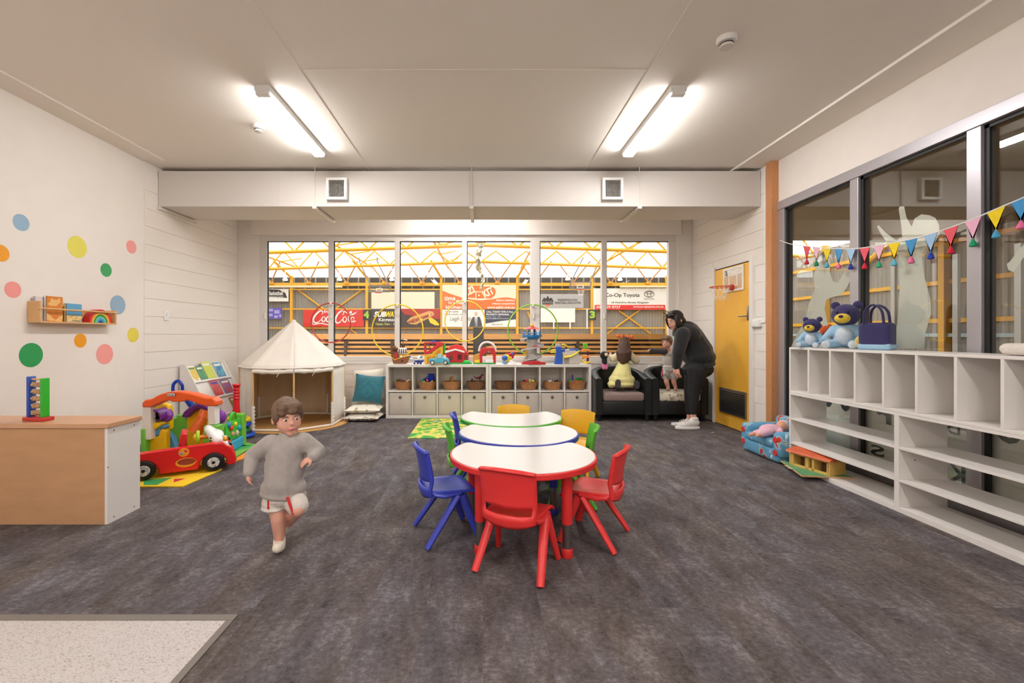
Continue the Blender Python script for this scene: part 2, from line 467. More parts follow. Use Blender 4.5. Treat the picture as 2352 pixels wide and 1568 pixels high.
struct('wall_rear', MB().bx(XL, XR, YR - .1, YR, 0, 3.2), WALL)
ce = struct('ceiling', MB().bx(XL - .1, XR + .12, YR, YB + .1, ZC, 3.2), CEILM)
# sheet joints, cover strips and the lower edge boards of the ceiling
MB().bx(XL, -3.50, YR, 5.0, ZC - .012, ZC).build('edge_board', CEILM, ce, smooth=False)
MB().bx(2.93, XR, YR, 5.22, ZC - .012, ZC).build('edge_board', CEILM, ce, smooth=False)
BEAD = mat('ceiling_bead', (240, 232, 222), rough=.5)
MB().bx(2.895, 2.93, YR, YB, ZC - .022, ZC).build('cover_bead', BEAD, ce, smooth=False)
for x0, x1, y0, y1 in ((-1.335, -1.323, YR, 6.9), (1.20, 1.212, YR, 6.9), (-1.323, 1.20, 3.295, 3.307)):
    MB().bx(x0, x1, y0, y1, ZC - .003, ZC).build('joint_strip', CEILM, ce, smooth=False)

# painted concrete blocks with raked joints
def blocks(parent, along, a0, a1, fixed, z1, depth, skip=None, z0=0.0):
    """courses of 0.39 x 0.19 blocks standing 5 mm proud; along = 'x' or 'y'"""
    cache = {}
    k = 0
    while z0 + 0.2 * k < z1 - 0.02:
        zb = z0 + .2 * k + .005; zt = min(z0 + .2 * k + .195, z1)
        a = a0 - (0.2 if k % 2 else 0.0)
        while a < a1 - .02:
            s, e = max(a, a0), min(a + .4, a1)
            if e - s > .03 and not (skip and skip((s + e) / 2, (zb + zt) / 2)):
                key = (round(e - s, 3), round(zt - zb, 3))
                if key not in cache:
                    w, h = e - s, zt - zb
                    m_ = MB()
                    lo, hi = (0, depth) if depth > 0 else (depth, 0)
                    m_.bx(0, w, lo, hi, 0, h) if along == 'x' else m_.bx(lo, hi, 0, w, 0, h)
                    cache[key] = m_.mesh('block', smooth=False); cache[key].materials.append(BLOCKM)
                o = obj('block', cache[key], BLOCKM, parent)
                o.location = (s, fixed, zb) if along == 'x' else (fixed, s, zb)
            a += .4
        k += 1
blocks(wl, 'y', 5.02, YB - .01, XL, 3.0, .007)
blocks(wb, 'x', WX0, WX1, YB, WZ0 - .01, -.007)
blocks(wr, 'y', 5.12, YB - .01, XN, 3.0, -.007, skip=lambda y, z: 5.36 < y < 6.27 and z < 2.12)

# timber post between nook and glazing
struct('trim_3', MB().bx(XN - .03, XR + .1, 5.0, 5.10, 0, ZC - .012), mat('varnished_post', (204, 142, 92), rough=.4, noise=.10, nscale=10, stretch=(10, 10, 1)), bevel=.004)

# ---- the big window
win = thing('window_1', None, None, (0, YB + .06, 0), kind='structure')
def fr(name, x0, x1, z0, z1, d=.05, m=ALUL, par=win):
    return MB().bx(x0, x1, -d, .03, z0, z1).build(name, m, par, smooth=False, bevel=.003)
fr('head', WX0, WX1, WZ1 - .085, WZ1); fr('sill', WX0, WX1, WZ0, WZ0 + .075)
ys = YB + .06
def mx(px): return X(px, ys)
jl, jr = (mx(601), mx(616)), (mx(1533), WX1)
fr('jamb', WX0, jl[1], WZ0 + .075, WZ1 - .085); fr('jamb', jr[0], WX1, WZ0 + .075, WZ1 - .085)
mull = [(757, 768), (908, 919), (1062, 1072.5), (1218, 1239), (1380, 1391)]
edges = [jl[1]]
for a, b in mull:
    fr('mullion', mx(a), mx(b), WZ0 + .075, WZ1 - .085, .06); edges += [mx(a), mx(b)]
edges.append(jr[0])
for i in range(6):
    x0, x1 = edges[2 * i], edges[2 * i + 1]
    z0, z1 = WZ0 + .075, WZ1 - .085
    p = MB().bx(x0, x1, -.004, .002, z0, z1).build('pane', GLASS, win, smooth=False)
    MB().bx(x0, x0 + .014, -.022, -.006, z0, z1).bx(x0, x1, -.022, -.006, z1 - .012, z1).build('gasket', GASK, p, smooth=False)
for px in (613, 764, 1225, 1386):
    MB().rbox((mx(px), -.07, 1.48), (.03, .03, .10), .01).build('latch', ALUL, win)
t = thing('cable_pipe', 'thin white cable pipe beside the right jamb of the big window', 'pipe', (WX1 + .03, YB - .012, 1.55))
MB().tube([(-.05, .0, .98), (-.01, 0, .98), (0, 0, .96), (0, 0, .5), (.008, 0, .3), (0, 0, 0)], .009, 8).build('pipe', WHITEP, t)
struct('trim_4', MB().bx(WX0 - .02, WX1 + .02, YB - .02, YB + .02, WZ0 - .035, WZ0), WHITE, bevel=.004)

# ---- glazed right wall
wr2 = thing('window_2', None, None, (XR, 0, 0), kind='structure')
def frr(name, y0, y1, z0, z1, d=.0, m=ALU):
    return MB().bx(-d, .09, y0, y1, z0, z1).build(name, m, wr2, smooth=False, bevel=.003)
frr('head', WY0, 5.0, WWZ - .09, WWZ, .02); frr('bottom_rail', WY0, 5.0, 0, .09, .02)
mu = [(4.90, 5.0), (3.93, 4.02), (2.96, 3.05), (1.99, 2.08), (1.02, 1.11)]
for a, b in mu: frr('mullion', a, b, .09, WWZ - .09, .01)
FZ = 1.02                                                   # top of the frosted band
for i in range(4):
    y1, y0 = mu[i][0], mu[i + 1][1]
    p = MB().bx(.045, .051, y0, y1, .09, WWZ - .09).build('pane', GLASSR, wr2, smooth=False)
    MB().bx(.012, .03, y1 - .03, y1, .09, WWZ - .09).bx(.012, .03, y0, y1, WWZ - .115, WWZ - .09).bx(.012, .03, y0, y1, .09, .115).build('gasket', GASK, p, smooth=False)
    MB().bx(.0515, .0525, y0, y1, .09, FZ).build('frosted_film', FROST, p, smooth=False)
def onpane(pts, dx=.052): return [(FPX * (XR + dx) / (px - VX), CH + (VY - py) / (px - VX) * (XR + dx)) for px, py in pts]
FIG1 = [(1815, 800), (1832, 765), (1850, 735), (1857, 700), (1872, 662), (1868, 640), (1873, 612), (1878, 590), (1890, 577), (1904, 580), (1908, 600), (1905, 622), (1912, 645), (1924, 650), (1938, 628), (1945, 618), (1952, 612), (1952, 645), (1944, 662), (1930, 678), (1912, 682), (1898, 688), (1894, 708), (1900, 740), (1908, 780), (1912, 800)]
FIG2 = [(2058, 800), (2056, 770), (2062, 735), (2064, 700), (2066, 660), (2064, 620), (2062, 575), (2040, 562), (2022, 535), (2014, 520), (2018, 517), (2034, 534), (2058, 552), (2072, 545), (2070, 520), (2064, 480), (2066, 474), (2076, 474), (2082, 500), (2094, 520), (2100, 502), (2116, 492), (2134, 494), (2148, 500), (2156, 515), (2158, 535), (2150, 552), (2136, 566), (2128, 580), (2118, 592), (2121, 615), (2124, 640), (2130, 660), (2137, 690), (2138, 720), (2132, 742), (2125, 765), (2123, 800)]
FIG3 = [(2312, 606), (2320, 600), (2338, 575), (2360, 552), (2400, 545), (2430, 560), (2440, 640), (2425, 800), (2375, 800), (2370, 700), (2368, 640), (2350, 590), (2340, 610), (2328, 625), (2316, 620)]
for f_ in (FIG1, FIG2, FIG3):
    MB().prism(onpane(f_), .0525, .0535, plane='YZ').build('frosted_figure', FROST, wr2, smooth=False)
# clear letters cut in the frosted band, reading from the corridor side
LET = mat('clear_letter', (70, 76, 72), rough=.15)
Mw = Matrix(((0, 1, 0, 0), (-1, 0, 0, 0), (0, 0, 1, 0), (0, 0, 0, 1)))    # plane y -> x, x -> -y
def letter(ch, px0, py0, px1, py1):
    (ya, za), (yb_, zb) = onpane([(px0, py0), (px1, py1)])
    lettering(ch, LET, wr2, -ya, min(za, zb), -yb_, max(za, zb), .0535 - .004, M=Mw, bold=.02, mirror=True, name='cut_letter')
for a in (('U', 1892, 862, 1913, 937), ('O', 1928, 872, 1957, 948), ('r', 2013, 942, 2048, 976), ('S', 2000, 1018, 2032, 1052), ('K', 2176, 1062, 2218, 1118), ('O', 2286, 940, 2352, 1026), ('D', 2176, 972, 2206, 1000)):
    letter(*a)

# ---- duct across the room with two grilles and hangers
duct = thing('air_duct', 'long white boxed air duct running under the ceiling above the big window', 'duct', (0, 5.23, 2.67))
MB().bx(XL + .01, XN - .01, 0, .61, 0, .41).build('casing', DUCTM, duct, smooth=False, bevel=.004)
for px in (641, 724, 1083, 1380, 1468):
    x = X(px, 5.23); MB().bx(x - .003, x + .003, -.003, 0, .0, .41).build('joint', DUCTM, duct, smooth=False)
for px in (724, 1083, 1468):
    x = X(px, 5.23)
    h = MB().bx(x - .022, x + .022, -.02, .64, -.03, -.008).bx(x - .022, x + .022, -.03, -.02, -.03, .0).build('hanger', ALUL, duct, smooth=False)
    MB().cyl((x, -.012, -.02), (x, -.012, .45), .005, n=8).build('rod', DUCTM, h)
h = MB().bx(-3.735, -3.69, -.02, .66, -.035, -.006).build('hanger', ALUL, duct, smooth=False)
for px in (774, 1407):
    x = X(px, 5.2); z = Z(434, 5.2) - 2.67
    g = MB().ring([(x - .118, z - .125), (x + .118, z - .125), (x + .118, z + .125), (x - .118, z + .125)], [(x - .088, z - .095), (x + .088, z - .095), (x + .088, z + .095), (x - .088, z + .095)], -.055, 0, plane='XZ').build('grille_frame', WHITEP, duct, smooth=False, bevel=.003)
    MB().bx(x - .09, x + .09, -.012, -.004, z - .097, z + .097).build('grille_back', BLACK, g, smooth=False)
    bars = mat('grille_bar', (150, 142, 132), rough=.4)
    for i in range(11):
        t = -.08 + .016 * i
        MB().bx(x + t - .0018, x + t + .0018, -.04, -.02, z - .095, z + .095).build('bar', bars, g, smooth=False)
        MB().bx(x - .088, x + .088, -.036, -.024, z + t * 1.1 - .0018, z + t * 1.1 + .0018).build('bar', bars, g, smooth=False)

# ---- ceiling battens
LENS = emit_mat('batten_diffuser', (1.0, 0.98, 0.97), LAMP)
def batten(x, y0, y1, label):
    t = thing('batten_light', label, 'light', (x, y0, ZC), group='ceiling battens')
    L = y1 - y0
    MB().bx(-.058, .058, 0, L, -.032, 0).bx(-.060, -.054, 0, L, -.046, 0).bx(.054, .060, 0, L, -.046, 0).bx(-.05, .05, 0, .05, -.075, -.03).bx(-.05, .05, L - .012, L, -.075, -.03).build('housing', WHITEP, t, smooth=False, bevel=.004)
    MB().prism([(-.053, -.033), (-.053, -.064), (-.035, -.076), (.035, -.076), (.053, -.064), (.053, -.033)], .05, L - .012, plane='XZ').build('diffuser', LENS, t)
    return t
batten(-1.70, 3.50, 4.74, 'lit ceiling batten light on the left, nearer the round smoke detector')
batten(1.51, 3.50, 4.74, 'lit ceiling batten light on the right, beyond the larger smoke detector')
for x, y, lab in ((-1.70, -.4, 'ceiling batten light just behind the camera, over the pale vinyl side'), (1.51, -.4, 'ceiling batten light just behind the camera, over the low shelf side'), (-1.70, -2.7, 'ceiling batten light at the rear wall, over the pale vinyl'), (1.51, -2.7, 'ceiling batten light at the rear wall, away from the vinyl')):
    batten(x, y, y + 1.24, lab)
o = batten(0, 0, 1.24, 'ceiling batten light behind the duct, above the big window')
o.location = (.42, 6.22, ZC); o.rotation_euler = (0, 0, R(90))
def detector(x, y, r, label):
    t = thing('smoke_detector', label, 'detector', (x, y, ZC))
    MB().lathe([(r, 0), (r, -.022), (r * .92, -.034), (0, -.034)], 28).build('base', WHITEP, t)
    MB().lathe([(r * .62, -.034), (r * .62, -.046), (r * .7, -.05), (r * .66, -.06), (0, -.064)], 28).build('sensor', plast(228, 220, 212), t)
    MB().torus((0, 0, -.040), r * .64, .003, 'Z', 28, 6).build('vent_ring', BLACK, t)
detector(1.58, 2.95, .062, 'round white smoke detector on the ceiling nearest the camera, right side')
detector(-2.06, 4.18, .052, 'small round white smoke detector beside the left ceiling light')

# ---- yellow door
d = thing('door_1', None, None, (XN - .006, 0, 0), kind='structure')
DY0, DY1, DZ = 5.41, 6.22, 2.07
YEL = mat('ochre_door_paint', (250, 188, 66), rough=.35, noise=.06, nscale=3)
MB().bx(-.015, .02, DY0, DY1, .008, DZ).build('leaf', YEL, d, smooth=False, bevel=.003)
MB().bx(-.035, .02, DY1 + .004, DY1 + .05, 0, DZ + .05).bx(-.035, .02, DY0 - .07, DY0 - .004, 0, DZ + .05).build('frame', WHITE, d, smooth=False, bevel=.003)
MB().bx(-.02, .02, DY0, DY1, DZ + .002, DZ + .012).build('head_gap', BLACK, d, smooth=False)
lv = MB().ring([(5.475, .18), (6.08, .18), (6.08, .50), (5.475, .50)], [(5.50, .205), (6.055, .205), (6.055, .475), (5.50, .475)], -.035, -.014, plane='YZ').build('louvre_frame', STEEL, d, smooth=False)
MB().bx(-.0175, -.0155, 5.50, 6.055, .205, .475).build('louvre_back', BLACK, lv, smooth=False)
for i in range(11):
    zz = .216 + i * .0245
    MB().bx(-.034, -.027, 5.50, 6.055, zz, zz + .012).build('louvre_slat', STEEL, lv, smooth=False)
hp = MB().rbox((-.02, 5.447, 1.455), (.012, .036, .17), .004).build('handle_plate', STEEL, d)
MB().tube([(-.022, 5.447, 1.42), (-.06, 5.447, 1.42), (-.068, 5.46, 1.42), (-.068, 5.57, 1.42)], .008, 10).build('lever', STEEL, hp)

# mini hoop hung over the door
t = thing('door_basketball_hoop', 'small clear basketball backboard and red rim hung on the yellow door', 'hoop', (XN - .025, 5.76, 1.75))
CLEAR = mat('clear_acrylic', (214, 180, 140), rough=.15)
MB().bx(-.008, 0, -.225, .225, 0, .29).build('backboard', CLEAR, t, smooth=False)
MB().ring([(-.23, -.003), (.23, -.003), (.23, .303), (-.23, .303)], [(-.205, .022), (.205, .022), (.205, .278), (-.205, .278)], -.014, -.001, plane='YZ').build('border', WHITEP, t, smooth=False)
MB().ring([(-.1, .06), (.1, .06), (.1, .215), (-.1, .215)], [(-.08, .08), (.08, .08), (.08, .195), (-.08, .195)], -.0105, -.0085, plane='YZ').build('target_square', WHITEP, t, smooth=False)
MB().bx(-.012, -.0085, -.2, .2, .20, .275).build('sticker', ramp_mat('sketch_sticker', [(0, (110, 105, 100)), (.38, (226, 222, 215)), (.5, (240, 236, 226)), (.62, (232, 214, 170))], 16, rough=.4), t, smooth=False)
MB().rbox((-.03, 0, .045), (.05, .07, .07), .012).build('bracket', plast(206, 52, 34), t)
MB().torus((-.175, 0, .05), .118, .006, 'Z', 32, 8).build('rim', plast(206, 62, 40), t)
mb = MB()
for i in range(12):
    a = 2 * math.pi * i / 12
    for s in (1, -1):
        b_ = a + s * .5
        mb.tube([(-.175 + .116 * math.cos(a), .116 * math.sin(a), .046), (-.175 + .085 * math.cos(a + s * .26), .085 * math.sin(a + s * .26), -.03), (-.175 + .06 * math.cos(b_), .06 * math.sin(b_), -.11)], .0022, 4)
mb.build('net', cloth(240, 235, 226), t)

# conduit, socket box, wall switch
t = thing('conduit', 'thin white cable conduit down the wall beside the timber post', 'conduit', (XN - .012, 5.14, 1.34))
MB().cyl((0, 0, 0), (0, 0, 1.74), .011, n=10).tube([(0, 0, 0), (0, .05, 0), (0, .06, 0)], .011, 10).build('pipe', WHITEP, t)
MB().rbox((-.012, .13, -.01), (.05, .14, .085), .006).build('junction_box', WHITEP, t)
t = thing('light_switch', 'small white light switch plate on the left block wall', 'switch', (XL + .005, X(382, 1) and FPX * 3.73 / (VX - 382), Z(725, FPX * 3.73 / (VX - 382))))
MB().rbox((.006, 0, 0), (.012, .075, .115), .004).build('plate', WHITEP, t)
MB().rbox((.014, 0, .02), (.006, .02, .03), .002).build('rocker', plast(225, 220, 214), t)
sx_, sy_ = X(1503, 6.88), 6.915
t = thing('power_outlet', 'white double power outlet on the block wall behind the boy', 'outlet', (sx_, sy_, Z(845, 6.88)))
MB().rbox((0, -.006, 0), (.16, .04, .09), .006).build('plate', WHITEP, t)
for s in (-1, 1): MB().rbox((s * .04, -.028, .02), (.02, .006, .03), .002).build('rocker', plast(222, 218, 212), t)
# ------------------------------------------------------------------ the sports hall outside the glazing
HY, HXL, HXR, HZ = 32.0, -16.6, 16.0, 6.15
CORR = mat('grey_corrugated_steel', (150, 145, 138), rough=.5, noise=.05, nscale=.6)
SKYL = film_mat('translucent_roof_sheet', (245, 246, 246), 0.0, 0.8)
def corrugated(name, p0, p1, z0, z1, nrm, m, pitch=.2, dep=.03, kind=True):
    p0, p1 = Vector((*p0, 0)), Vector((*p1, 0)); d = (p1 - p0); n = int(d.length / pitch); vs = []; fs = []; nr = Vector((*nrm, 0)) * dep
    for i in range(n * 4 + 1):
        p = p0 + d * (i / (n * 4)) + (nr if i % 4 in (1, 2) else Vector((0, 0, 0)))
        vs += [(p.x, p.y, z0), (p.x, p.y, z1)]
    fs = [(2 * i, 2 * i + 2, 2 * i + 3, 2 * i + 1) for i in range(n * 4)]
    o = MB().add(vs, fs).build(name, m, None, smooth=False); o['kind'] = 'structure'; return o
struct('floor_hall', MB().bx(HXL, HXR, -6, HY, -.25, -.06), mat('hall_floor_timber', (196, 158, 112), rough=.35, noise=.05, nscale=2))
corrugated('wall_hall_far', (HXL, HY), (HXR, HY), -.1, 5.2, (0, -1), CORR)
corrugated('wall_hall_right', (HXR, -6), (HXR, HY), -.1, 5.2, (-1, 0), CORR)
corrugated('wall_hall_left', (HXL, -6), (HXL, HY), -.1, 6.2, (1, 0), CORR, pitch=.4)
corrugated('wall_hall_near', (HXL, -6), (HXR, -6), -.1, 6.2, (0, 1), CORR, pitch=.4)
struct('window_hall_clerestory', MB().add([(HXL, HY, 5.2), (HXR, HY, 5.2), (HXR, HY, 6.2), (HXL, HY, 6.2)], [(0, 1, 2, 3)]).add([(HXR, -6, 5.2), (HXR, HY, 5.2), (HXR, HY, 6.2), (HXR, -6, 6.2)], [(0, 1, 2, 3)]), SKYL)
struct('ceiling_hall_roof', MB().add([(HXL, -6, 6.2), (HXR, -6, 6.2), (HXR, HY, 6.2), (HXL, HY, 6.2)], [(0, 1, 2, 3)]), SKYL)

struct('ceiling_corridor', MB().bx(3.4, HXR, -6, 16.5, 4.6, 4.66), mat('corridor_ceiling', (120, 114, 104), rough=.8))
sf = thing('steel_frame', None, None, (0, 0, 0), kind='structure')
Yc = HY - .25
for px in (499, 670, 843, 1013.5, 1188, 1359, 1531, 1640):
    x = X(px, Yc); MB().bx(x - .085, x + .085, Yc - .1, Yc + .1, -.06, 5.3).build('column', YSTEEL, sf, smooth=False)
    MB().cyl((x, Yc - .1, 5.15), (x - (.55 if x < 0 else -.55), Yc - 1.6, 6.1), .1, n=4).build('knee_brace', YSTEEL, sf, smooth=False)
for py, th, m_ in ((653, .22, YSTEEL), (664.5, .08, YSTEEL), (709.5, .09, YSTEEL), (753, .09, YSTEEL)):
    z = Z(py, Yc); MB().bx(HXL, HXR, Yc - .08, Yc + .04, z - th / 2, z + th / 2).build('girt', m_, sf, smooth=False)
z = Z(658.5, Yc - .4); MB().cyl((HXL, Yc - .4, z), (X(790, Yc), Yc - .4, z), .07, n=8).cyl((X(1420, Yc), Yc - .4, z), (HXR, Yc - .4, z), .07, n=8).build('pipe', mat('cream_pipe', (222, 210, 180)), sf)
for i in range(-9, 10):                                             # dark band under the eave, its shadow put into the colour, with posts
    pass
MB().bx(HXL, HXR, HY - .1, HY - .05, Z(663, HY), 5.2).build('eave_strip', mat('eave_shadow', (74, 70, 66), rough=.7), sf, smooth=False)
for i in range(44):
    x = HXL + .4 + i * .75; MB().bx(x - .05, x + .05, HY - .16, HY - .1, Z(663, HY), 5.2).build('eave_post', CORR, sf, smooth=False)
for i in range(13):                                                 # zigzag webs under the eave
    px = 453 + 86.2 * i; x = X(px, Yc)
    zb = Z(650, Yc)
    MB().rbox((x, Yc - .2, zb), (.34, .1, .16), .03).build('gusset', YSTEEL, sf)
    for s in (-1, 1): MB().cyl((x, Yc - .2, zb), (x + s * 1.0, Yc - .6 - .4 * s, 6.15), .05, n=5).build('web', mat('web_steel', (196, 140, 84), rough=.5), sf)
for yk in (22.0, 27.0):                                             # two low-pitched rafters crossing the hall
    za = Z(563, 22.0)
    for s in (-1, 1):
        MB().cyl((X(1104, yk), yk, za), (X(1104, yk) + s * 16, yk, za - .55), .09, n=4).build('rafter', YSTEEL, sf, smooth=False)
        for j in range(9):
            xa = X(1104, yk) + s * (j * 1.8)
            MB().cyl((xa, yk, za - j * .06), (xa + s * .9, yk, 6.15), .045, n=5).build('web', YSTEEL, sf)
            MB().cyl((xa + s * 1.8, yk, za - (j + 1) * .06), (xa + s * .9, yk, 6.15), .045, n=5).build('web', YSTEEL, sf)
for x in (-12.6, -7.5, -2.4, 2.6, 7.7, 12.6):                        # purlin trusses running away from the window
    MB().cyl((x, 17.5, 5.75), (x, 31.5, 5.75), .06, n=4).build('purlin', YSTEEL, sf, smooth=False)
    for j in range(5):
        MB().cyl((x, 18 + j * 2.6, 5.75), (x + .8, 19.2 + j * 2.6, 6.15), .04, n=4).build('web', YSTEEL, sf, smooth=False)
for a, b in (((684, 666), (818, 766)), ((834, 662), (716, 748)), ((1422, 712), (1496, 766)), ((1470, 712), (1396, 766)), ((1212, 715), (1226, 750))):
    MB().cyl((X(a[0], Yc), Yc + .13, Z(a[1], Yc)), (X(b[0], Yc), Yc + .13, Z(b[1], Yc)), .06, n=6).build('diagonal_brace', YSTEEL, sf)
for zz in (3.0, 1.68, 4.35):
    MB().bx(HXR - .14, HXR - .03, -5, HY, zz - .07, zz + .07).build('girt', YSTEEL, sf, smooth=False)
for y in (-1, 5.0, 11, 15.6, 21, 27): MB().bx(HXR - .3, HXR - .05, y - .1, y + .1, -.06, 5.3).build('column', YSTEEL, sf, smooth=False)
MB().bx(HXR - .2, HXR - .12, -5, HY, 1.12, 1.24).build('guard_rail', mat('pale_blue_rail', (176, 200, 208)), sf, smooth=False)
MB().cyl((HXR - .2, 17.5, 4.9), (HXR - .2, 20.5, 3.0), .09, n=6).build('diagonal_brace', YSTEEL, sf)

# corridor glazing posts outside the right window
cg = thing('window_3', None, None, (5.6, 0, 0), kind='structure')
for y in (8.4, 6.2, 5.38, 4.75, 3.6): MB().bx(-.02, .02, y - .03, y + .03, -.06, 2.15).build('mullion', ALUL, cg, smooth=False)
MB().bx(-.03, .03, 3.2, 9.2, -.06, .04).build('base_rail', ALUL, cg, smooth=False)

# slatted timber seating
SL = mat('pine_slat', (224, 164, 92), rough=.5, noise=.10, nscale=3, stretch=(.4, 4, 8))
t = thing('slatted_bench', 'long timber slatted bench seating seen across the hall through the big window', 'bench', (0, 16, -.06))
for i, (a, b) in enumerate(((766.5, 779), (784, 788.5), (793.7, 798.8), (803, 808), (813, 818), (823, 828))):
    for x0, x1 in ((X(690, 16), X(1087, 16)), (X(1111, 16), X(1560, 16))):
        MB().bx(x0, x1, -.02 - .06 * i, .03 - .06 * i, Z(b, 16) + .06, Z(a, 16) + .06).build('slat', SL, t, smooth=False)
MB().bx(X(690, 16), X(1560, 16), .1, .14, 0, Z(770, 16) + .06).build('back_panel', mat('dark_bench_back', (74, 50, 34), rough=.6), t, smooth=False)
for x in [X(690, 16) + .05 + i * 1.61 for i in range(9)]:
    MB().bx(x - .04, x + .04, -.3, .1, 0, Z(779, 16)).build('support', mat('dark_bench_back'), t, smooth=False)
MB().bx(X(1087, 16), X(1111, 16), -.03, .05, 0, Z(752, 16) + .06).build('gap_panel', ramp_mat('dark_panel', [(.3, (40, 38, 34)), (.5, (62, 60, 52)), (.7, (44, 44, 40))], 3, const=False), t, smooth=False)  # plain dark panel filling the break between the slats

# signs on the far wall
SY = HY - .42
def sign(name, label, x0, y0, x1, y1, m, dy=0.0):
    xc, zc = X((x0 + x1) / 2, SY), Z((y0 + y1) / 2, SY)
    t = thing(name, label, 'sign', (xc, SY + dy, zc))
    w, h = X(x1, SY) - X(x0, SY), Z(y0, SY) - Z(y1, SY)
    MB().bx(-w / 2, w / 2, 0, .06, -h / 2, h / 2).build('board', m, t, smooth=False)
    loc = lambda px, py: (X(px, SY) - xc, Z(py, SY) - zc)
    def txt(s, a, b, c, d_, mm, y=-.02, **k):
        p, q = loc(a, d_), loc(c, b); lettering(s, mm, t, p[0], p[1], q[0], q[1], y, **k)
    def poly(name_, pts, mm, y=-.01):
        MB().prism([loc(*p) for p in pts], y, 0, plane='XZ').build(name_, mm, t, smooth=False)
    return t, loc, txt, poly
W_ = mat('print_white', (244, 242, 238), rough=.6); K_ = mat('print_black', (44, 42, 42), rough=.6)
RED_ = mat('print_red', (222, 52, 46), rough=.6); OR_ = mat('print_orange', (240, 116, 48), rough=.6)
CREAM = mat('print_cream', (232, 226, 202), rough=.6); NAVY_ = mat('print_slate', (62, 66, 88), rough=.6)
LIME = mat('print_lime', (160, 206, 48), rough=.6); GREY_ = mat('print_grey', (120, 118, 118), rough=.6)
t, L_, txt, poly = sign('wall_sign', 'white and black basketball sign at the left end of the far hall wall', 606, 663, 662, 692, W_)
poly('swoosh', [(606, 664), (640, 665), (655, 672), (660, 684), (606, 681)], K_)
txt('Basketball', 617, 668, 650, 678, W_, bold=.02); txt("everyone's game", 617, 679, 651, 684, W_, shear=.3)
t, L_, txt, poly = sign('wall_sign', 'small purple notice panel low on the far hall wall at left', 612, 707, 647, 732, mat('print_purple', (104, 92, 196), rough=.6))
for a in ((617, 709, 627, 715), (630, 712, 642, 720), (617, 720, 626, 726), (630, 724, 638, 730), (641, 722, 646, 728)):
    poly('box_print', [(a[0], a[1]), (a[2], a[1]), (a[2], a[3]), (a[0], a[3])], mat('print_lilac', (176, 168, 232)))
t, L_, txt, poly = sign('wall_sign', 'red soft drink banner with white script lettering', 696, 711, 836, 750, RED_)
txt('Enjoy', 744.5, 711.8, 766, 720, W_, bold=.02)
mb = MB()
def cc(p): return L_(716 + p[0] * 10.2, 748.5 - p[1] * 9.1)
for pts, w0, w1 in (
    ([(2.3, 2.9), (2.55, 3.5), (2.1, 3.85), (1.3, 3.3), (.55, 2.2), (.4, 1.3), (.8, .85), (1.5, 1.0), (2.2, 1.7)], .1, .36),
    ([(.45, 1.5), (.15, .8), (.5, .4), (1.3, .55), (2.3, .65), (3.4, .4), (4.5, .2), (5.1, .45)], .06, .22),
    ([(2.9, 2.35), (2.5, 2.2), (2.3, 1.6), (2.5, 1.15), (2.9, 1.25), (3.1, 1.8), (2.95, 2.3)], .12, .26),
    ([(3.95, 2.2), (3.7, 2.4), (3.35, 1.9), (3.35, 1.3), (3.7, 1.1), (4.1, 1.5)], .1, .28),
    ([(4.75, 2.3), (4.45, 2.35), (4.15, 1.8), (4.2, 1.25), (4.5, 1.15), (4.8, 1.9)], .1, .26), ([(4.85, 2.45), (4.7, 1.6), (4.85, 1.15), (5.15, 1.5)], .14, .24),
    ([(7.0, 2.75), (7.25, 3.4), (6.85, 3.8), (6.1, 3.3), (5.5, 2.2), (5.4, 1.2), (5.8, .75), (6.4, 1.0), (6.9, 1.7)], .1, .36),
    ([(6.3, 3.3), (7.2, 3.75), (8.2, 3.2), (9.1, 3.0), (9.8, 3.35), (10.4, 3.9)], .06, .24), ([(10.4, 3.9), (9.7, 3.1), (8.9, 2.7)], .05, .2),
    ([(7.65, 2.35), (7.25, 2.2), (7.05, 1.6), (7.25, 1.05), (7.65, 1.1), (7.85, 1.7), (7.7, 2.3)], .12, .26),
    ([(8.1, 1.6), (8.6, 2.5), (8.95, 3.4), (8.85, 3.7), (8.55, 3.2), (8.3, 2.0), (8.35, 1.2), (8.75, 1.35)], .08, .24),
    ([(9.45, 2.2), (9.15, 2.25), (8.85, 1.75), (8.9, 1.15), (9.2, 1.05), (9.5, 1.8)], .1, .26), ([(9.6, 2.35), (9.45, 1.5), (9.6, 1.05), (9.95, 1.35)], .14, .24)):
    ribbon(mb, [cc(p) for p in pts], w0 * .32, w1 * .32, -.03, 4)
mb.build('script_lettering', W_, t, smooth=False)
for num, px, lab in (('4', 843, 'black plaque with lime green number four on a yellow column'), ('3', 1359.5, 'black plaque with lime green number three on a yellow column')):
    t, L_, txt, poly = sign('number_plaque', lab, px - 8, 711, px + 8, 735, K_, dy=-.15)
    txt(num, px - 6.5, 714, px + 6, 731, LIME, bold=.05)
t, L_, txt, poly = sign('wall_sign', 'dark sandwich shop banner with a grilled sub picture beside the cream board', 852, 709, 1011, 752, mat('print_dark', (62, 50, 48)))
poly('red_glow', [(918, 709), (1011, 709), (1011, 733), (970, 728), (930, 722)], mat('print_deep_red', (176, 44, 34)))
txt('SUB', 859, 715, 887, 728, W_, shear=.25, bold=.05); txt('WAY', 886, 715, 914, 728, mat('print_yellow', (238, 208, 40)), shear=.25, bold=.05)
txt('Kingston', 870, 730, 911, 740, W_, bold=.02); txt('Open 7am - 10pm', 863, 741, 919, 748, mat('print_pale_lime', (214, 222, 110)), bold=.01)
poly('sandwich', [(934, 738), (944, 728), (962, 722), (985, 714), (994, 715), (998, 722), (990, 728), (974, 736), (956, 745), (942, 744)], mat('print_bread', (218, 160, 96)), -.015)
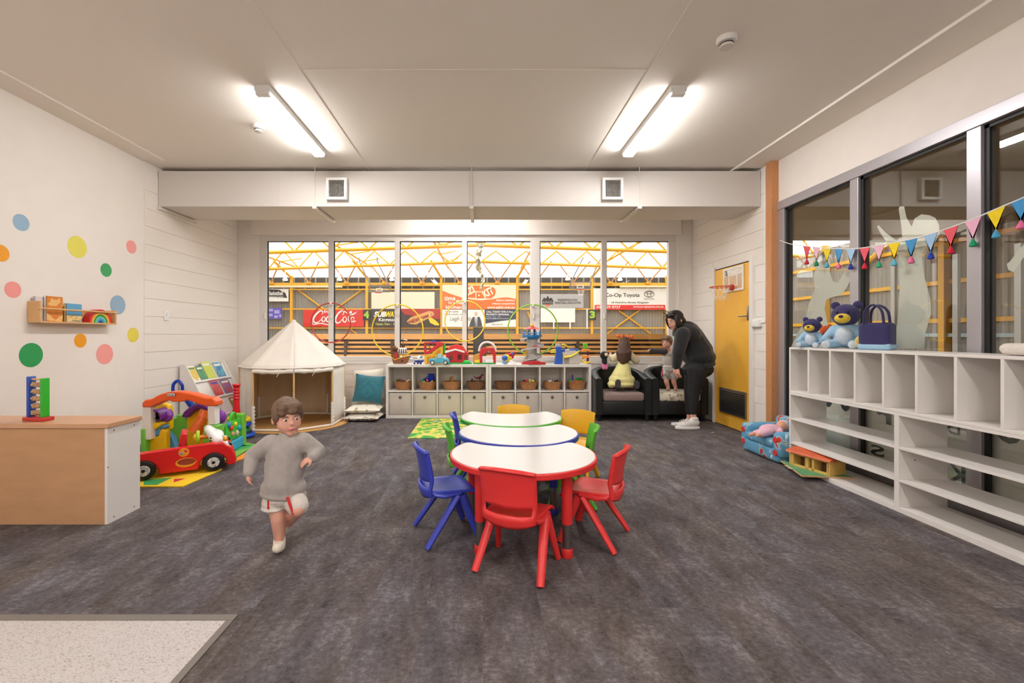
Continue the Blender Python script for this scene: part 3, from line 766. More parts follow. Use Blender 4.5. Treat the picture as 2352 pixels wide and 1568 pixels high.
poly('filling', [(936, 739), (950, 732), (972, 726), (992, 719), (990, 725), (970, 733), (952, 741), (941, 742)], ramp_mat('print_filling', [(.2, (120, 50, 30)), (.42, (200, 80, 50)), (.52, (110, 140, 50)), (.62, (236, 200, 140))], 5), -.025)
poly('price_splash', [(984, 731), (990, 729), (1000, 735), (1009, 744), (1008, 747), (1000, 747), (988, 741)], mat('print_yellow'), -.03)
sign('wall_board', 'plain cream board above the sandwich banner', 853, 670, 998, 709, CREAM)
t, L_, txt, poly = sign('wall_sign', 'large cream and orange kitchen company sign above the estate agent banner', 1016, 654, 1185, 709.5, CREAM)
poly('orange_wave', [(1016, 667), (1030, 673), (1060, 683), (1085, 688), (1105, 689.5), (1130, 687), (1150, 683.5), (1165, 682.5), (1185, 686), (1185, 709.5), (1016, 709.5)], OR_)
poly('logo_pill', [(1072, 655.5), (1100, 655.5), (1112, 658), (1128, 657), (1136, 662), (1139, 670), (1136, 679), (1128, 685), (1080, 683.5), (1066, 680), (1061, 670), (1064, 660)], OR_, -.012)
txt('EZI', 1065, 660, 1090, 677, CREAM, -.03, bold=.05, rot=R(28)); txt('KIT', 1108, 662, 1134, 680, CREAM, -.03, bold=.05, rot=R(28))
poly('logo_square', [(1092, 669), (1107, 669), (1107, 685), (1092, 685)], CREAM, -.016); poly('logo_square', [(1094, 671), (1107, 671), (1107, 685), (1094, 685)], OR_, -.02)
MB().prism([L_(1100 + 2 * math.cos(a * .5236), 678 + 2 * math.sin(a * .5236)) for a in range(12)], -.03, -.02, plane='XZ').build('logo_dot', CREAM, t, smooth=False)
txt('time', 1020.5, 680, 1046, 690, W_, bold=.02); txt('for a', 1030, 692, 1045, 697.5, W_, bold=.02); txt('new', 1048, 689, 1076, 698.5, W_, bold=.03); txt('kitchen?', 1024, 701, 1064, 709, W_, bold=.02)
txt('kitform kitchens', 1140, 687, 1182, 691.5, W_, bold=.02); txt('without compromise', 1130, 695, 1182, 700, W_, bold=.02); txt('www.ezikit.com.au', 1119, 702.5, 1182, 708.5, W_, bold=.02)
t, L_, txt, poly = sign('wall_sign', 'white estate agent banner with a man in a dark suit', 1016, 711, 1185, 750.5, W_)
txt('YOUR HOME', 1020, 714, 1053, 717.5, K_); txt('YOUR LOCAL AGENT', 1020, 720, 1074, 723.5, K_)
txt('Leigh Dobb', 1033, 727, 1082, 739, GREY_, shear=.4)
poly('slate_corner', [(1113, 711), (1185, 711), (1185, 733), (1150, 737), (1113, 743)], NAVY_)
txt('CALL TODAY FOR A Free', 1117, 713.5, 1178, 718, W_, bold=.02); txt('PROPERTY APPRAISAL', 1117, 720, 1170, 724, W_, bold=.02); txt('0429 127 109', 1117, 726, 1150, 729, mat('print_sky', (140, 176, 222)), bold=.01); txt('leigh.dobb@harcourts.com.au', 1117, 730, 1168, 733, W_, bold=.01); txt('Harcourts', 1129, 742, 1155, 746.5, GREY_)
poly('suit', [(1077, 750), (1082, 735), (1086, 728), (1091, 726.5), (1096, 726.5), (1102, 728), (1105, 736), (1108, 750)], mat('print_suit', (72, 72, 78)), -.012)
poly('shirt_front', [(1090, 726.5), (1096.5, 726.5), (1095.5, 749), (1092, 749)], W_, -.018); poly('tie', [(1092.5, 729), (1094, 729), (1094.8, 749), (1091.8, 749)], mat('print_tie', (86, 118, 150)), -.024)
MB().prism([L_(1093.3 + 3.6 * math.cos(a * .5236), 720.8 + 5.2 * math.sin(a * .5236)) for a in range(12)], -.02, -.01, plane='XZ').build('face', mat('print_skin', (226, 180, 156)), t, smooth=False)
t, L_, txt, poly = sign('wall_sign', 'silver basketball association sign with a crowned black crest', 1239, 675, 1340, 707, mat('print_silver', (176, 174, 174)))
poly('crest', [(1245, 690), (1250, 683), (1254, 686), (1258, 679), (1262, 686), (1266, 683), (1271, 690), (1270, 699), (1246, 699)], K_); poly('crest_ball', [(1252, 699), (1264, 699), (1261, 703.5), (1255, 703.5)], OR_)
txt('KINGS', 1247, 691, 1269, 697, mat('print_silver')); txt('KINGBOROUGH HUON', 1281, 686, 1326, 691, K_, bold=.01); txt('BASKETBALL ASSOCIATION', 1275, 692.5, 1334, 697.5, K_, bold=.01)
t = sign('wall_board', 'plain white board on two white posts under the silver basketball sign', 1239, 707.5, 1321, 740, W_)[0]
for px in (1272, 1309.5): MB().bx(X(px - 1.5, SY) - t.location.x, X(px + 1.5, SY) - t.location.x, .0, .05, Z(755, SY) - t.location.z, Z(740, SY) - t.location.z).build('post', W_, t, smooth=False)
MB().bx(X(1347, SY) - t.location.x, X(1350, SY) - t.location.x, .0, .05, Z(755, SY) - t.location.z, Z(709, SY) - t.location.z).build('post', W_, t, smooth=False)
t, L_, txt, poly = sign('wall_sign', 'wide white car dealer sign with a red strip along the bottom', 1363, 662, 1532, 711, mat('print_offwhite', (236, 234, 228)))
poly('red_strip', [(1366, 700), (1528, 700), (1528, 711), (1366, 711)], RED_)
txt('Co-Op Toyota', 1390, 673, 1469, 684, K_, bold=.01); txt('TOYOTA', 1478, 685, 1503, 688.5, GREY_, bold=.01); txt('14 Hutchins Street, Kingston', 1404, 692, 1490, 697.5, K_, bold=.005)
txt('03 6229 0727', 1370, 702, 1425, 708, W_, bold=.02); txt('www.co-optoyota.com.au', 1454, 702.5, 1524, 707.5, W_, bold=.02)
mb = MB()
c0 = L_(1491, 675)
for rx, rz, dx, dz in ((.34, .22, 0, 0), (.12, .2, 0, 0), (.25, .085, 0, .1)):
    mb.torus((c0[0] + dx, -.02, c0[1] + dz), 1.0, .022, 'Y', 28, 5, sx=rx, sz=rz)
mb.build('oval_emblem', GREY_, t)

# hoops let down from the hall roof
def hall_hoop(px, py, label, sgn):
    Yh = 28.0; t = thing('basketball_hoop', label, 'hoop', (X(px, Yh), Yh, Z(py, Yh)), group='hall basketball hoops')
    MB().ring([(-.66, 0), (.66, 0), (.72, .46), (-.6, .46)], [(-.6, .05), (.6, .05), (.66, .41), (-.54, .41)], -.04, .04, plane='XZ').build('backboard_frame', mat('grey_steel_arm', (120, 114, 106)), t, smooth=False)
    MB().prism([(-.6, .05), (.6, .05), (.66, .41), (-.54, .41)], -.01, .01, plane='XZ').build('backboard', GLASS, t, smooth=False)
    MB().ring([(-.2, .06), (.2, .06), (.22, .24), (-.18, .24)], [(-.16, .09), (.16, .09), (.18, .21), (-.14, .21)], -.05, -.02, plane='XZ').build('target_square', W_, t, smooth=False)
    MB().torus((0, -.3, -.05), .2, .02, 'Z', 20, 6).build('rim', plast(206, 62, 40), t)
    mb = MB()
    for i in range(8):
        a = i * math.pi / 4; mb.tube([(.2 * math.cos(a), -.3 + .2 * math.sin(a), -.05), (.12 * math.cos(a + .4), -.3 + .12 * math.sin(a + .4), -.4)], .012, 4)
    mb.build('net', cloth(240, 235, 226), t)
    mb = MB()
    for s in (-.55, .6): mb.tube([(s, 0, .44), (s + sgn * 1.0, 1.2, 2.1), (s + sgn * 1.0, 1.2, 6.15 - Z(py, Yh))], .04, 5)
    mb.build('support_arm', mat('grey_steel_arm'), t)
hall_hoop(871, 671, 'basketball hoop on folding arms above the cream board in the hall', -1)
hall_hoop(1332, 664, 'basketball hoop on folding arms beside the number three column', 1)
t = thing('foil_strip', 'torn silver foil insulation hanging from the hall roof before the kitchen sign', 'foil', (X(1104, 11), 11, Z(665, 11)))
random.seed(3)
pts = catmull([(0, 0, 0), (.06, .02, .25), (-.03, .05, .5), (-.06, -.02, .8), (0, .03, 1.1), (.04, -.03, 1.4), (.0, .04, 1.9), (.02, 0, 2.6), (0, 0, 3.85)], 5)
mb = MB(); rs = [.05 + .09 * min(1, i / 14) * (.75 + .5 * random.random()) for i in range(len(pts))]
mb.tube(pts, rs, 9, flat=.45)
mb.v = [(a + random.uniform(-.03, .03), b + random.uniform(-.03, .03), c_) for a, b, c_ in mb.v]
mb.build('strip', mat('crumpled_foil', (206, 200, 176), rough=.28, metal=.6, noise=.2, nscale=6), t, smooth=False)
HB = emit_mat('high_bay_lamp', (1, 1, 1), 6.0)
for i, (px, py) in enumerate(((655, 643), (780, 643), (900, 643), (1304, 642), (1424, 643))):
    t = thing('high_bay_light', ['high bay lamp over the basketball sign', 'high bay lamp over the red drink banner', 'high bay lamp over the cream board', 'high bay lamp over the silver sign', 'high bay lamp over the car dealer sign'][i], 'light', (X(px, 29.5), 29.5, Z(py, 29.5)), group='hall high bay lamps')
    MB().lathe([(.16, 0), (.17, .06), (.08, .14), (.03, .2), (.02, 6.15 - Z(py, 29.5))], 14).build('housing', WHITEP, t)
    MB().lathe([(0, -.02), (.15, -.015), (.155, 0), (0, .001)], 14).build('lamp', HB, t)
# ------------------------------------------------------------------ tables and chairs
def crescent(r=.43, Rb=.455, d=.59):
    """round table outline with a bite taken out of the far side"""
    xi = (d * d + r * r - Rb * Rb) / (2 * d); half = math.sqrt(r * r - xi * xi)
    a = math.degrees(math.atan2(xi, half))
    pts = circ(0, 0, r, 52, a - 3 - 360 + 180 - 2 * a + 180 + 3 - 0, a - 3) if False else []
    a0 = 180 - a + 4; a1 = 360 + a - 4
    pts = circ(0, 0, r, 56, a0, a1)
    b = math.degrees(math.atan2(xi - d, half))
    pts += circ(0, d, Rb, 22, b - 4 + 0, -180 - b + 4)
    return pts
def offset(poly, o):
    out = []; k = len(poly)
    for i in range(k):
        a, b, c_ = Vector(poly[i - 1]), Vector(poly[i]), Vector(poly[(i + 1) % k])
        t = (c_ - a); t = t.normalized() if t.length > 1e-9 else Vector((1, 0)); out.append((b.x + t.y * o, b.y - t.x * o))
    return out
TOPM = mat('white_laminate', (216, 211, 205), rough=.22, spec=.5)
CR = crescent()
def table(x, y, rgb, label, zt=.502, legs=((-.25, -.20), (.22, -.24), (-.30, .235), (.30, .235))):
    t = thing('crescent_table', label, 'table', (x, y, 0), group='crescent tables nested in a row')
    c_ = plast(*rgb)
    MB().prism(offset(CR, -.012), zt - .003, zt).build('top', TOPM, t, smooth=False)
    MB().prism(CR, zt - .036, zt - .002).build('edge_band', c_, t, ang=30, bevel=.006)
    for lx, ly in legs:
        l = MB().cyl((lx, ly, .18), (lx, ly, zt - .037), .029, n=20).build('leg', c_, t)
        MB().cyl((lx, ly, .03), (lx, ly, .19), .025, n=16).build('steel_tube', STEEL, l)
        MB().lathe([(.03, 0), (.032, .004), (.032, .044), (.028, .05), (0, .05)], 20, c=(lx, ly, 0)).build('foot_cap', c_, l)
    return t
table(.235, 2.70, (226, 52, 52), 'white crescent table with red edge, nearest of the three')
table(.255, 3.29, (52, 66, 178), 'white crescent table with blue edge, middle of the three')
table(.24, 3.885, (92, 190, 52), 'white crescent table with green edge, farthest of the three', legs=((-.06, -.34), (.14, -.33), (-.30, .235), (.30, .235)))

def chair(rgb):
    c_ = plast(*rgb, .38)
    t = thing('child_chair', None, 'chair')
    def seat(u, v):
        x = (u - .5) * .30; y = -.135 + v * .30
        w = 1 - .10 * (1 - v); x *= w
        z = .292 - .018 * math.cos((u - .5) * math.pi) * math.sin(math.pi * min(1, v * 1.05)) + .012 * (1 - v) - .03 * max(0, v - .82) / .18 * max(0, v - .82) / .18
        return (x, y, z)
    MB().grid(seat, 12, 12).build('seat', c_, t, solid=.014, bevel=.0)
    # moulded back: lumbar band, hand slot and panel
    def bp(u, z):
        t_ = (z - .29) / .25
        half = .140 + .006 * t_
        y = -.135 - .045 * max(0, t_) ** 1.2 + .032 * (abs(u) ** 2.2) - .022 * math.exp(-((z - .30) / .05) ** 2)
        return (u * half, y, z)
    us = [-1, -.86, -.62, -.35, 0, .35, .62, .86, 1]
    lum = MB(); rows = [(.252, .283), (.268, .29), (.29, .302), (.318, .325)]
    vs = []; fs = []
    for zc_, ze in rows:
        for u in us: vs.append(bp(u, zc_ + (ze - zc_) * abs(u) ** 2))
    n = len(us)
    for j in range(len(rows) - 1):
        for i in range(n - 1): fs.append((j * n + i, j * n + i + 1, (j + 1) * n + i + 1, (j + 1) * n + i))
    top = (len(rows) - 1) * n
    rows2 = [(.352, .368), (.372, .382), (.43, .43), (.50, .495), (.535, .522), (.548, .533)]
    base = len(vs)
    for zc_, ze in rows2:
        for u in us: vs.append(bp(u * 1.02, zc_ + (ze - zc_) * abs(u) ** 2.5))
    for j in range(len(rows2) - 1):
        for i in range(n - 1): fs.append((base + j * n + i, base + j * n + i + 1, base + (j + 1) * n + i + 1, base + (j + 1) * n + i))
    for i in (0, n - 2): fs.append((top + i, top + i + 1, base + i + 1, base + i))
    # rolled lip on the panel's top edge, leaning back
    vs2 = len(vs)
    for u in us:
        p = bp(u * 1.02, .548 - .015 * abs(u) ** 2.5); vs.append((p[0], p[1] - .018, p[2] - .006))
    for i in range(n - 1): fs.append((base + 5 * n + i, base + 5 * n + i + 1, vs2 + i + 1, vs2 + i))
    o = lum.add(vs, fs).build('backrest', c_, t, solid=.013)
    for s in (-1, 1):
        MB().tube([(s * .135, .05, .285), (s * .142, -.05, .280), (s * .138, -.105, .292), (s * .136, -.118, .305)], [.02, .022, .02, .012], 8, flat=.7).build('side_rail', c_, t)
        for f_ in (1, -1):
            foot = (s * .172, f_ * .157, .009); top_ = (s * .138, .045 + f_ * .012, .275)
            mid = tuple(a * .5 + b * .5 for a, b in zip(foot, top_))
            mb = MB().tube([top_, mid, foot], [.026, .0225, .019], 10, flat=.8)
            mb.v = [(a, b, max(c2, 0.0)) for a, b, c2 in mb.v]
            mb.build('leg', c_, t)
    return t
CH_ = [  # colour, x, y, forward direction, label
    ((232, 56, 56), .18, 2.36, (.42, .91), 'red plastic child chair with its back to the camera'),
    ((232, 56, 56), .665, 2.70, (-.87, .49), 'red plastic child chair at the right of the red-edged table'),
    ((54, 68, 184), -.22, 2.742, (.94, .34), 'blue plastic child chair at the left of the red-edged table'),
    ((96, 196, 52), -.095, 3.31, (.99, .14), 'green plastic child chair at the left of the blue-edged table'),
    ((54, 68, 184), -.075, 3.77, (.97, .10), 'blue plastic child chair at the left of the green-edged table'),
    ((96, 196, 52), .640, 3.29, (-.98, .15), 'green plastic child chair at the right of the blue-edged table'),
    ((246, 186, 40), .745, 3.79, (-.5, -.87), 'yellow plastic child chair at the right of the green-edged table'),
    ((246, 186, 40), .285, 4.05, (0, -1), 'yellow plastic child chair at the far end facing the camera')]
protos = {}
for rgb, x, y, f_, lab in CH_:
    if rgb in protos: o = copy_tree(protos[rgb])
    else: o = protos[rgb] = chair(rgb)
    o.location = (x, y, 0); o.rotation_euler = (0, 0, math.atan2(-f_[0], f_[1]))
    tag(o, lab, 'chair', 'moulded plastic child chairs')

# ------------------------------------------------------------------ cube shelves with baskets and fabric boxes
SHX, SHY = -1.389, 6.515
def cube_unit(x, label):
    t = thing('cube_shelf', label, 'shelf', (x, SHY, 0), group='white cube shelves under the window')
    W, H, D = 1.47, .77, .39
    MB().bx(0, W, 0, D, H - .038, H).build('top_panel', WHITE, t, smooth=False, bevel=.002)
    MB().bx(0, W, 0, D, 0, .038).build('bottom_panel', WHITE, t, smooth=False, bevel=.002)
    for a in (0, W - .038): MB().bx(a, a + .038, 0, D, .038, H - .038).build('side_panel', WHITE, t, smooth=False, bevel=.002)
    cw = (W - .076 - 3 * .018) / 4
    for i in (1, 2, 3):
        a = .038 + i * cw + (i - 1) * .018; MB().bx(a, a + .018, .002, D, .038, H - .038).build('divider', WHITE, t, smooth=False)
    MB().bx(.038, W - .038, .001, D, .377, .395).build('shelf_board', WHITE, t, smooth=False)
    return [x + .038 + i * (cw + .018) + cw / 2 for i in range(4)], cw
c1, cw = cube_unit(SHX, 'white cube shelf unit on the left, under the toy planes and barns')
c2, cw = cube_unit(SHX + 1.473, 'white cube shelf unit on the right, under the toy lookout tower')
BOXM = mat('beige_fabric_box', (206, 196, 184), rough=.8, noise=.05, nscale=5, bump=.06, bscale=12)
ordn = ['first', 'second', 'third', 'fourth', 'fifth', 'sixth', 'seventh', 'eighth']
protobox = None
for i, cx in enumerate(c1 + c2):
    if protobox is None:
        t = thing('fabric_box', None, 'box')
        def face(u, v, w=.325, h=.325): return ((u - .5) * w, -.012 * math.sin(math.pi * u) * math.sin(math.pi * v) , v * h)
        mb = MB(); mb.grid(face, 8, 8); mb.build('front', BOXM, t, solid=.006)
        MB().bx(-.1625, .1625, .02, .36, 0, .006).bx(-.1625, -.157, .005, .36, 0, .32).bx(.157, .1625, .005, .36, 0, .32).bx(-.16, .16, .355, .36, 0, .32).build('body', BOXM, t, smooth=False)
        g = MB().lathe([(.014, -.004), (.022, -.004), (.023, 0), (.022, .004), (.014, .004)], 20, M=Matrix.Translation((0, -.016, .262)) @ Matrix.Rotation(R(90), 4, 'X')).build('grommet', STEEL, t)
        MB().lathe([(0, -.001), (.0145, -.001), (.0145, .002), (0, .002)], 16, M=Matrix.Translation((0, -.016, .262)) @ Matrix.Rotation(R(90), 4, 'X')).build('hole', BLACK, g)
        protobox = o = t
    else: o = copy_tree(protobox)
    o.location = (cx, SHY + .016, .039)
    o.rotation_euler = (0, 0, 0)
    tag(o, 'beige fabric storage box, %s from the left along the bottom row' % ordn[i], 'box', 'beige fabric boxes in the cube shelves')
WICK = mat('wicker', (176, 122, 76), rough=.7, noise=.25, nscale=60, bump=.8, bscale=120, stretch=(1, 1, .5))
WICKD = mat('dark_wicker', (136, 92, 56), rough=.7, noise=.25, nscale=60, bump=.8, bscale=120, stretch=(.5, .5, 3))
bl = ['filled with small plush toys', 'filled with blue toy figures', 'holding a brown wooden piece', 'filled with toy dinosaurs', 'standing empty', 'filled with small play food', 'filled with white and dark animals', 'filled with orange and green play pieces']
for i, cx in enumerate(c1 + c2):
    dk = i in (3, 4); m_ = WICKD if dk else WICK
    t = thing('wicker_basket', 'oval wicker basket in the %s upper cube, %s' % (ordn[i], bl[i]), 'basket', (cx + .02, SHY + .15, .396), group='wicker baskets in the cube shelves')
    prof = [(.0, .003), (.098, .0), (.112, .03), (.126, .07), (.135, .112), (.128, .112), (.118, .07), (.102, .03), (.09, .012), (0, .012)]
    MB().lathe(prof, 36, sx=1.0, sy=.82).build('bowl', m_, t)
    pts = [(.133 * math.cos(a * math.pi / 24), .133 * .82 * math.sin(a * math.pi / 24), .113 + .004 * (a % 2)) for a in range(48)]
    MB().tube(pts, .007, 6, True).build('rim', m_, t)
    if dk:
        for k in range(18):
            a = 2 * math.pi * k / 18
            MB().tube([(.1 * math.cos(a), .082 * math.sin(a), .004), (.114 * math.cos(a), .094 * math.sin(a), .03), (.137 * math.cos(a), .113 * math.sin(a), .112)], .0035, 4).build('stake', m_, t)
# toys lying in the baskets
def toy_piece(name, label, cat, x, y, z, build, group):
    t = thing(name, label, cat, (x, y, z), random.uniform(0, 6), group); build(t); return t
def animal(rgb, s):
    def f_(t):
        blob('body', plast(*rgb, .6), t, [('e', (0, 0, .30 * s), (.42 * s, .26 * s, .28 * s)), ('e', (.42 * s, 0, .52 * s), (.22 * s, .2 * s, .2 * s)), ('c', (.25 * s, .14 * s, .25 * s), .1 * s, (.3 * s, .2 * s, 0), .07 * s), ('c', (-.25 * s, -.14 * s, .25 * s), .1 * s, (-.3 * s, -.2 * s, 0), .07 * s), ('c', (.25 * s, -.14 * s, .25 * s), .1 * s, (.3 * s, -.2 * s, 0), .07 * s), ('c', (-.25 * s, .14 * s, .25 * s), .1 * s, (-.3 * s, .2 * s, 0), .07 * s), ('c', (-.4 * s, 0, .35 * s), .08 * s, (-.75 * s, 0, .55 * s), .03 * s), ('e', (.45 * s, .14 * s, .7 * s), (.06 * s, .05 * s, .08 * s)), ('e', (.45 * s, -.14 * s, .7 * s), (.06 * s, .05 * s, .08 * s))], .06 * s, 2)
    return f_
random.seed(11)
def pile(i, items, dz=.1):
    bx_, by_ = (c1 + c2)[i] + .02, SHY + .15
    for k, (name, lab, cat, fn, dx, dy, dz_) in enumerate(items):
        toy_piece(name, lab, cat, bx_ + dx, by_ + dy, .416 + dz_, fn, 'toys in the wicker baskets')
def ballf(rgb, r):
    def f_(t):
        MB().ball((0, 0, r), (r, r * .9, r * .85), 14).build('body', plast(*rgb), t); MB().cyl((0, 0, r * 1.75), (0, 0, r * 2.1), r * .15, n=6).build('stalk', plast(70, 150, 50), t)
    return f_
def blockf(rgb, rgb2, s):
    def f_(t):
        MB().rbox((0, 0, s[2] / 2), s, .006).build('body', plast(*rgb), t); MB().rbox((0, -s[1] / 2, s[2] / 2), (s[0] * .6, .006, s[2] * .6), .002).build('panel', plast(*rgb2), t)
    return f_
pile(0, [('plush_toy', 'small brown plush toy poking out of the first basket', 'toy', animal((120, 84, 70), .07), -.03, 0, .09), ('plush_toy', 'small pink plush toy in the first basket', 'toy', animal((206, 150, 140), .06), .02, .03, .10), ('plush_toy', 'small white plush toy at the front of the first basket', 'toy', animal((236, 230, 222), .055), .06, -.03, .085), ('toy_fruit', 'small green toy fruit at the left of the first basket', 'toy', ballf((60, 110, 50), .02), -.085, -.01, .10), ('toy_fruit', 'small yellow toy fruit at the right of the first basket', 'toy', ballf((226, 206, 60), .018), .09, 0, .095)])
pile(1, [('toy_figure', 'teal toy figure in the second basket', 'toy', animal((30, 140, 140), .05), -.065, -.035, .085), ('toy_figure', 'navy toy figure in the second basket', 'toy', animal((38, 52, 140), .075), -.05, .045, .095), ('toy_figure', 'tall shiny blue toy vase in the second basket', 'toy', lambda t: (MB().lathe([(0, 0), (.04, 0), (.055, .05), (.045, .10), (.055, .12), (.05, .12), (.04, .10), (0, .1)], 18).build('body', plast(26, 50, 170, .15), t), MB().torus((.05, 0, .06), .022, .006, 'Y', 16, 6).build('handle', plast(26, 50, 170, .15), t)), .055, .015, .085), ('toy_fruit', 'small orange ball in the second basket', 'toy', ballf((226, 96, 40), .02), .0, -.05, .095), ('toy_fruit', 'lime green ball in the second basket', 'toy', ballf((130, 200, 50), .02), -.04, -.078, .078), ('toy_fruit', 'small yellow ball at the right of the second basket', 'toy', ballf((236, 176, 40), .018), .075, -.07, .085)])
pile(2, [('toy_block', 'brown wooden wedge standing in the third basket', 'toy', lambda t: (MB().prism([(-.04, 0), (.045, 0), (.045, .16), (-.03, .185)], -.02, .02, plane='XZ').build('body', mat('brown_wood', (150, 96, 44), rough=.5, noise=.1, nscale=20), t, smooth=False), MB().bx(-.02, .03, -.022, -.02, .13, .15).build('notch', plast(190, 140, 40), t)), .0, 0, -.007)])
def dino(rgb, s):
    def f_(t): blob('body', plast(*rgb, .5), t, [('c', (-.5 * s, 0, .3 * s), .12 * s, (.2 * s, 0, .35 * s), .2 * s), ('c', (.2 * s, 0, .35 * s), .16 * s, (.5 * s, 0, .75 * s), .1 * s), ('c', (.5 * s, 0, .75 * s), .11 * s, (.85 * s, 0, .7 * s), .05 * s), ('c', (-.5 * s, 0, .3 * s), .1 * s, (-1.1 * s, 0, .75 * s), .02 * s), ('c', (.1 * s, .12 * s, .2 * s), .08 * s, (.15 * s, .2 * s, 0), .05 * s), ('c', (.1 * s, -.12 * s, .2 * s), .08 * s, (.15 * s, -.2 * s, 0), .05 * s)], .045 * s, 2)
    return f_
pile(3, [('toy_dinosaur', 'large dark red toy dinosaur leaning out of the fourth basket', 'toy', dino((140, 26, 36), .10), .05, .03, .115), ('toy_dinosaur', 'brown toy dinosaur at the left of the fourth basket', 'toy', dino((92, 72, 60), .075), -.055, .0, .085), ('toy_dinosaur', 'pale tan toy dinosaur in the middle of the fourth basket', 'toy', dino((206, 176, 130), .045), .02, -.075, .08)])
pile(5, [('toy_fruit', 'red toy fruit in the sixth basket', 'toy', ballf((222, 60, 60), .026), -.02, -.04, .085), ('toy_fruit', 'dark blue toy fruit at the left of the sixth basket', 'toy', ballf((60, 60, 130), .02), -.06, -.02, .09), ('toy_fruit', 'yellow toy pear in the sixth basket', 'toy', ballf((236, 216, 60), .024), .07, -.04, .085), ('toy_fruit', 'pale green toy pear in the sixth basket', 'toy', ballf((190, 210, 90), .02), .02, -.07, .082), ('toy_block', 'dark green toy leaf block in the sixth basket', 'toy', blockf((40, 100, 60), (30, 80, 50), (.03, .02, .05)), .09, .0, .085), ('toy_fruit', 'clear white toy pear in the sixth basket', 'toy', ballf((206, 216, 206), .026), .03, .025, .085)])
pile(6, [('toy_animal', 'small white toy animal at the left of the seventh basket', 'toy', animal((232, 228, 224), .055), -.04, -.03, .085), ('toy_animal', 'small dark red toy animal in the middle of the seventh basket', 'toy', animal((130, 40, 40), .06), .0, .0, .085), ('toy_animal', 'small black toy animal at the right of the seventh basket', 'toy', animal((36, 34, 40), .06), .05, -.01, .085), ('toy_animal', 'small grey-white toy animal in front in the seventh basket', 'toy', animal((200, 196, 196), .04), .0, -.068, .08)])
pile(7, [('toy_block', 'blue and red toy phone box leaning in the eighth basket', 'toy', blockf((70, 90, 170), (196, 40, 60), (.06, .025, .10)), -.05, .04, .09), ('toy_block', 'green toy tray at the back of the eighth basket', 'toy', blockf((40, 150, 60), (30, 120, 50), (.10, .02, .07)), .05, .03, .08)] + [('toy_fruit', ['leftmost', 'second', 'third', 'rightmost'][k] + ' orange toy ball in the eighth basket', 'toy', ballf((240, 110, 40), .0165), -.05 + .036 * k, -.055, .088) for k in range(4)] + [('toy_fruit', 'bright green toy ball at the left of the eighth basket', 'toy', ballf((60, 190, 70), .022), -.09, -.03, .085)])

# ------------------------------------------------------------------ toys standing on the cube shelves
TY, TZ = 6.64, .7715
sc_ = FPX / TY
def tp(px, py, cx): return ((px - cx) / sc_, (837 - py) / sc_)
def toy(name, label, cx, cat='toy', dy=0.0): return thing(name, label, cat, ((cx - VX) / sc_, TY + dy, TZ), group='toys on the cube shelves')
def slab(t, name, cx, pts, d0, d1, m_, bevel=.004):
    return MB().prism([tp(a, b, cx) for a, b in pts], d0, d1, plane='XZ').build(name, m_, t, smooth=False, bevel=bevel)
cx = 921
t = toy('toy_pirate_ship', 'brown toy pirate ship with striped sails on the shelf top', cx)
br = plast(140, 84, 46, .5)
MB().grid(lambda u, v: ((u - .5) * (.20 + .05 * v) + .01, math.copysign(1, v - .5) * 0 + (v * 0), 0), 1, 1)
hull = [(904, 836), (935, 836), (939, 828), (942, 818), (916, 823), (903, 812), (901, 822)]
slab(t, 'hull', cx, hull, -.05, .05, br, .012)
slab(t, 'stern_castle', cx, [(900, 822), (917, 824), (915, 808), (900, 810)], -.045, .045, plast(120, 66, 36, .5))
slab(t, 'side_panel', cx, [(908, 824), (915, 826), (915, 812), (908, 812)], -.053, -.046, plast(200, 44, 40))
MB().tube([tp(900, 821, cx)[0:1] + (-.05,) + tp(900, 821, cx)[1:], tp(908, 827, cx)[0:1] + (-.056,) + tp(908, 827, cx)[1:], tp(922, 822, cx)[0:1] + (-.054,) + tp(922, 822, cx)[1:], tp(942, 817, cx)[0:1] + (-.03,) + tp(942, 817, cx)[1:]], .005, 6).build('rail', plast(240, 200, 50), t)
MB().tube([(tp(926, 0, cx)[0], 0, .05), (tp(926, 0, cx)[0], 0, tp(0, 778, cx)[1])], .005, 8).build('mast', br, t)
sail = MB().grid(lambda u, v: (tp(916 + 19 * u, 0, cx)[0] * 1, -.02 - .03 * math.sin(math.pi * v), tp(0, 816 - 16 * v, cx)[1]), 6, 6).build('sail', ramp_mat('striped_sail', [(0, (240, 236, 232)), (.5, (70, 66, 110))], 1, voronoi=False), t, solid=.004)
for k in range(4): MB().bx(tp(917.5 + 5 * k, 0, cx)[0], tp(919.5 + 5 * k, 0, cx)[0], -.056, -.05, tp(0, 812, cx)[1], tp(0, 802, cx)[1]).build('sail_stripe', plast(70, 66, 110, .6), sail)
MB().lathe([(.0, 0), (.022, 0), (.03, .035), (.026, .035), (.02, .006), (0, .006)], 16, c=(tp(926, 0, cx)[0], 0, tp(0, 799, cx)[1])).build('crows_nest', plast(110, 66, 40, .5), t)
MB().prism([tp(919, 780, cx), tp(936, 784, cx), tp(935, 781, cx), tp(926, 779.5, cx)], -.002, .002, plane='XZ').build('flag', WHITEP, t, smooth=False)
MB().ball((tp(907, 0, cx)[0], 0, tp(0, 803, cx)[1]), (.045, .04, .05), 12).build('figurehead', plast(110, 58, 34, .5), t)
MB().ball((tp(911.5, 0, cx)[0], -.03, tp(0, 799, cx)[1]), .011, 8).build('beak', plast(236, 190, 60), t)
MB().rbox((tp(925, 0, cx)[0], -.05, tp(0, 830, cx)[1]), (.03, .01, .03), .006).build('porthole', plast(50, 60, 30), t)

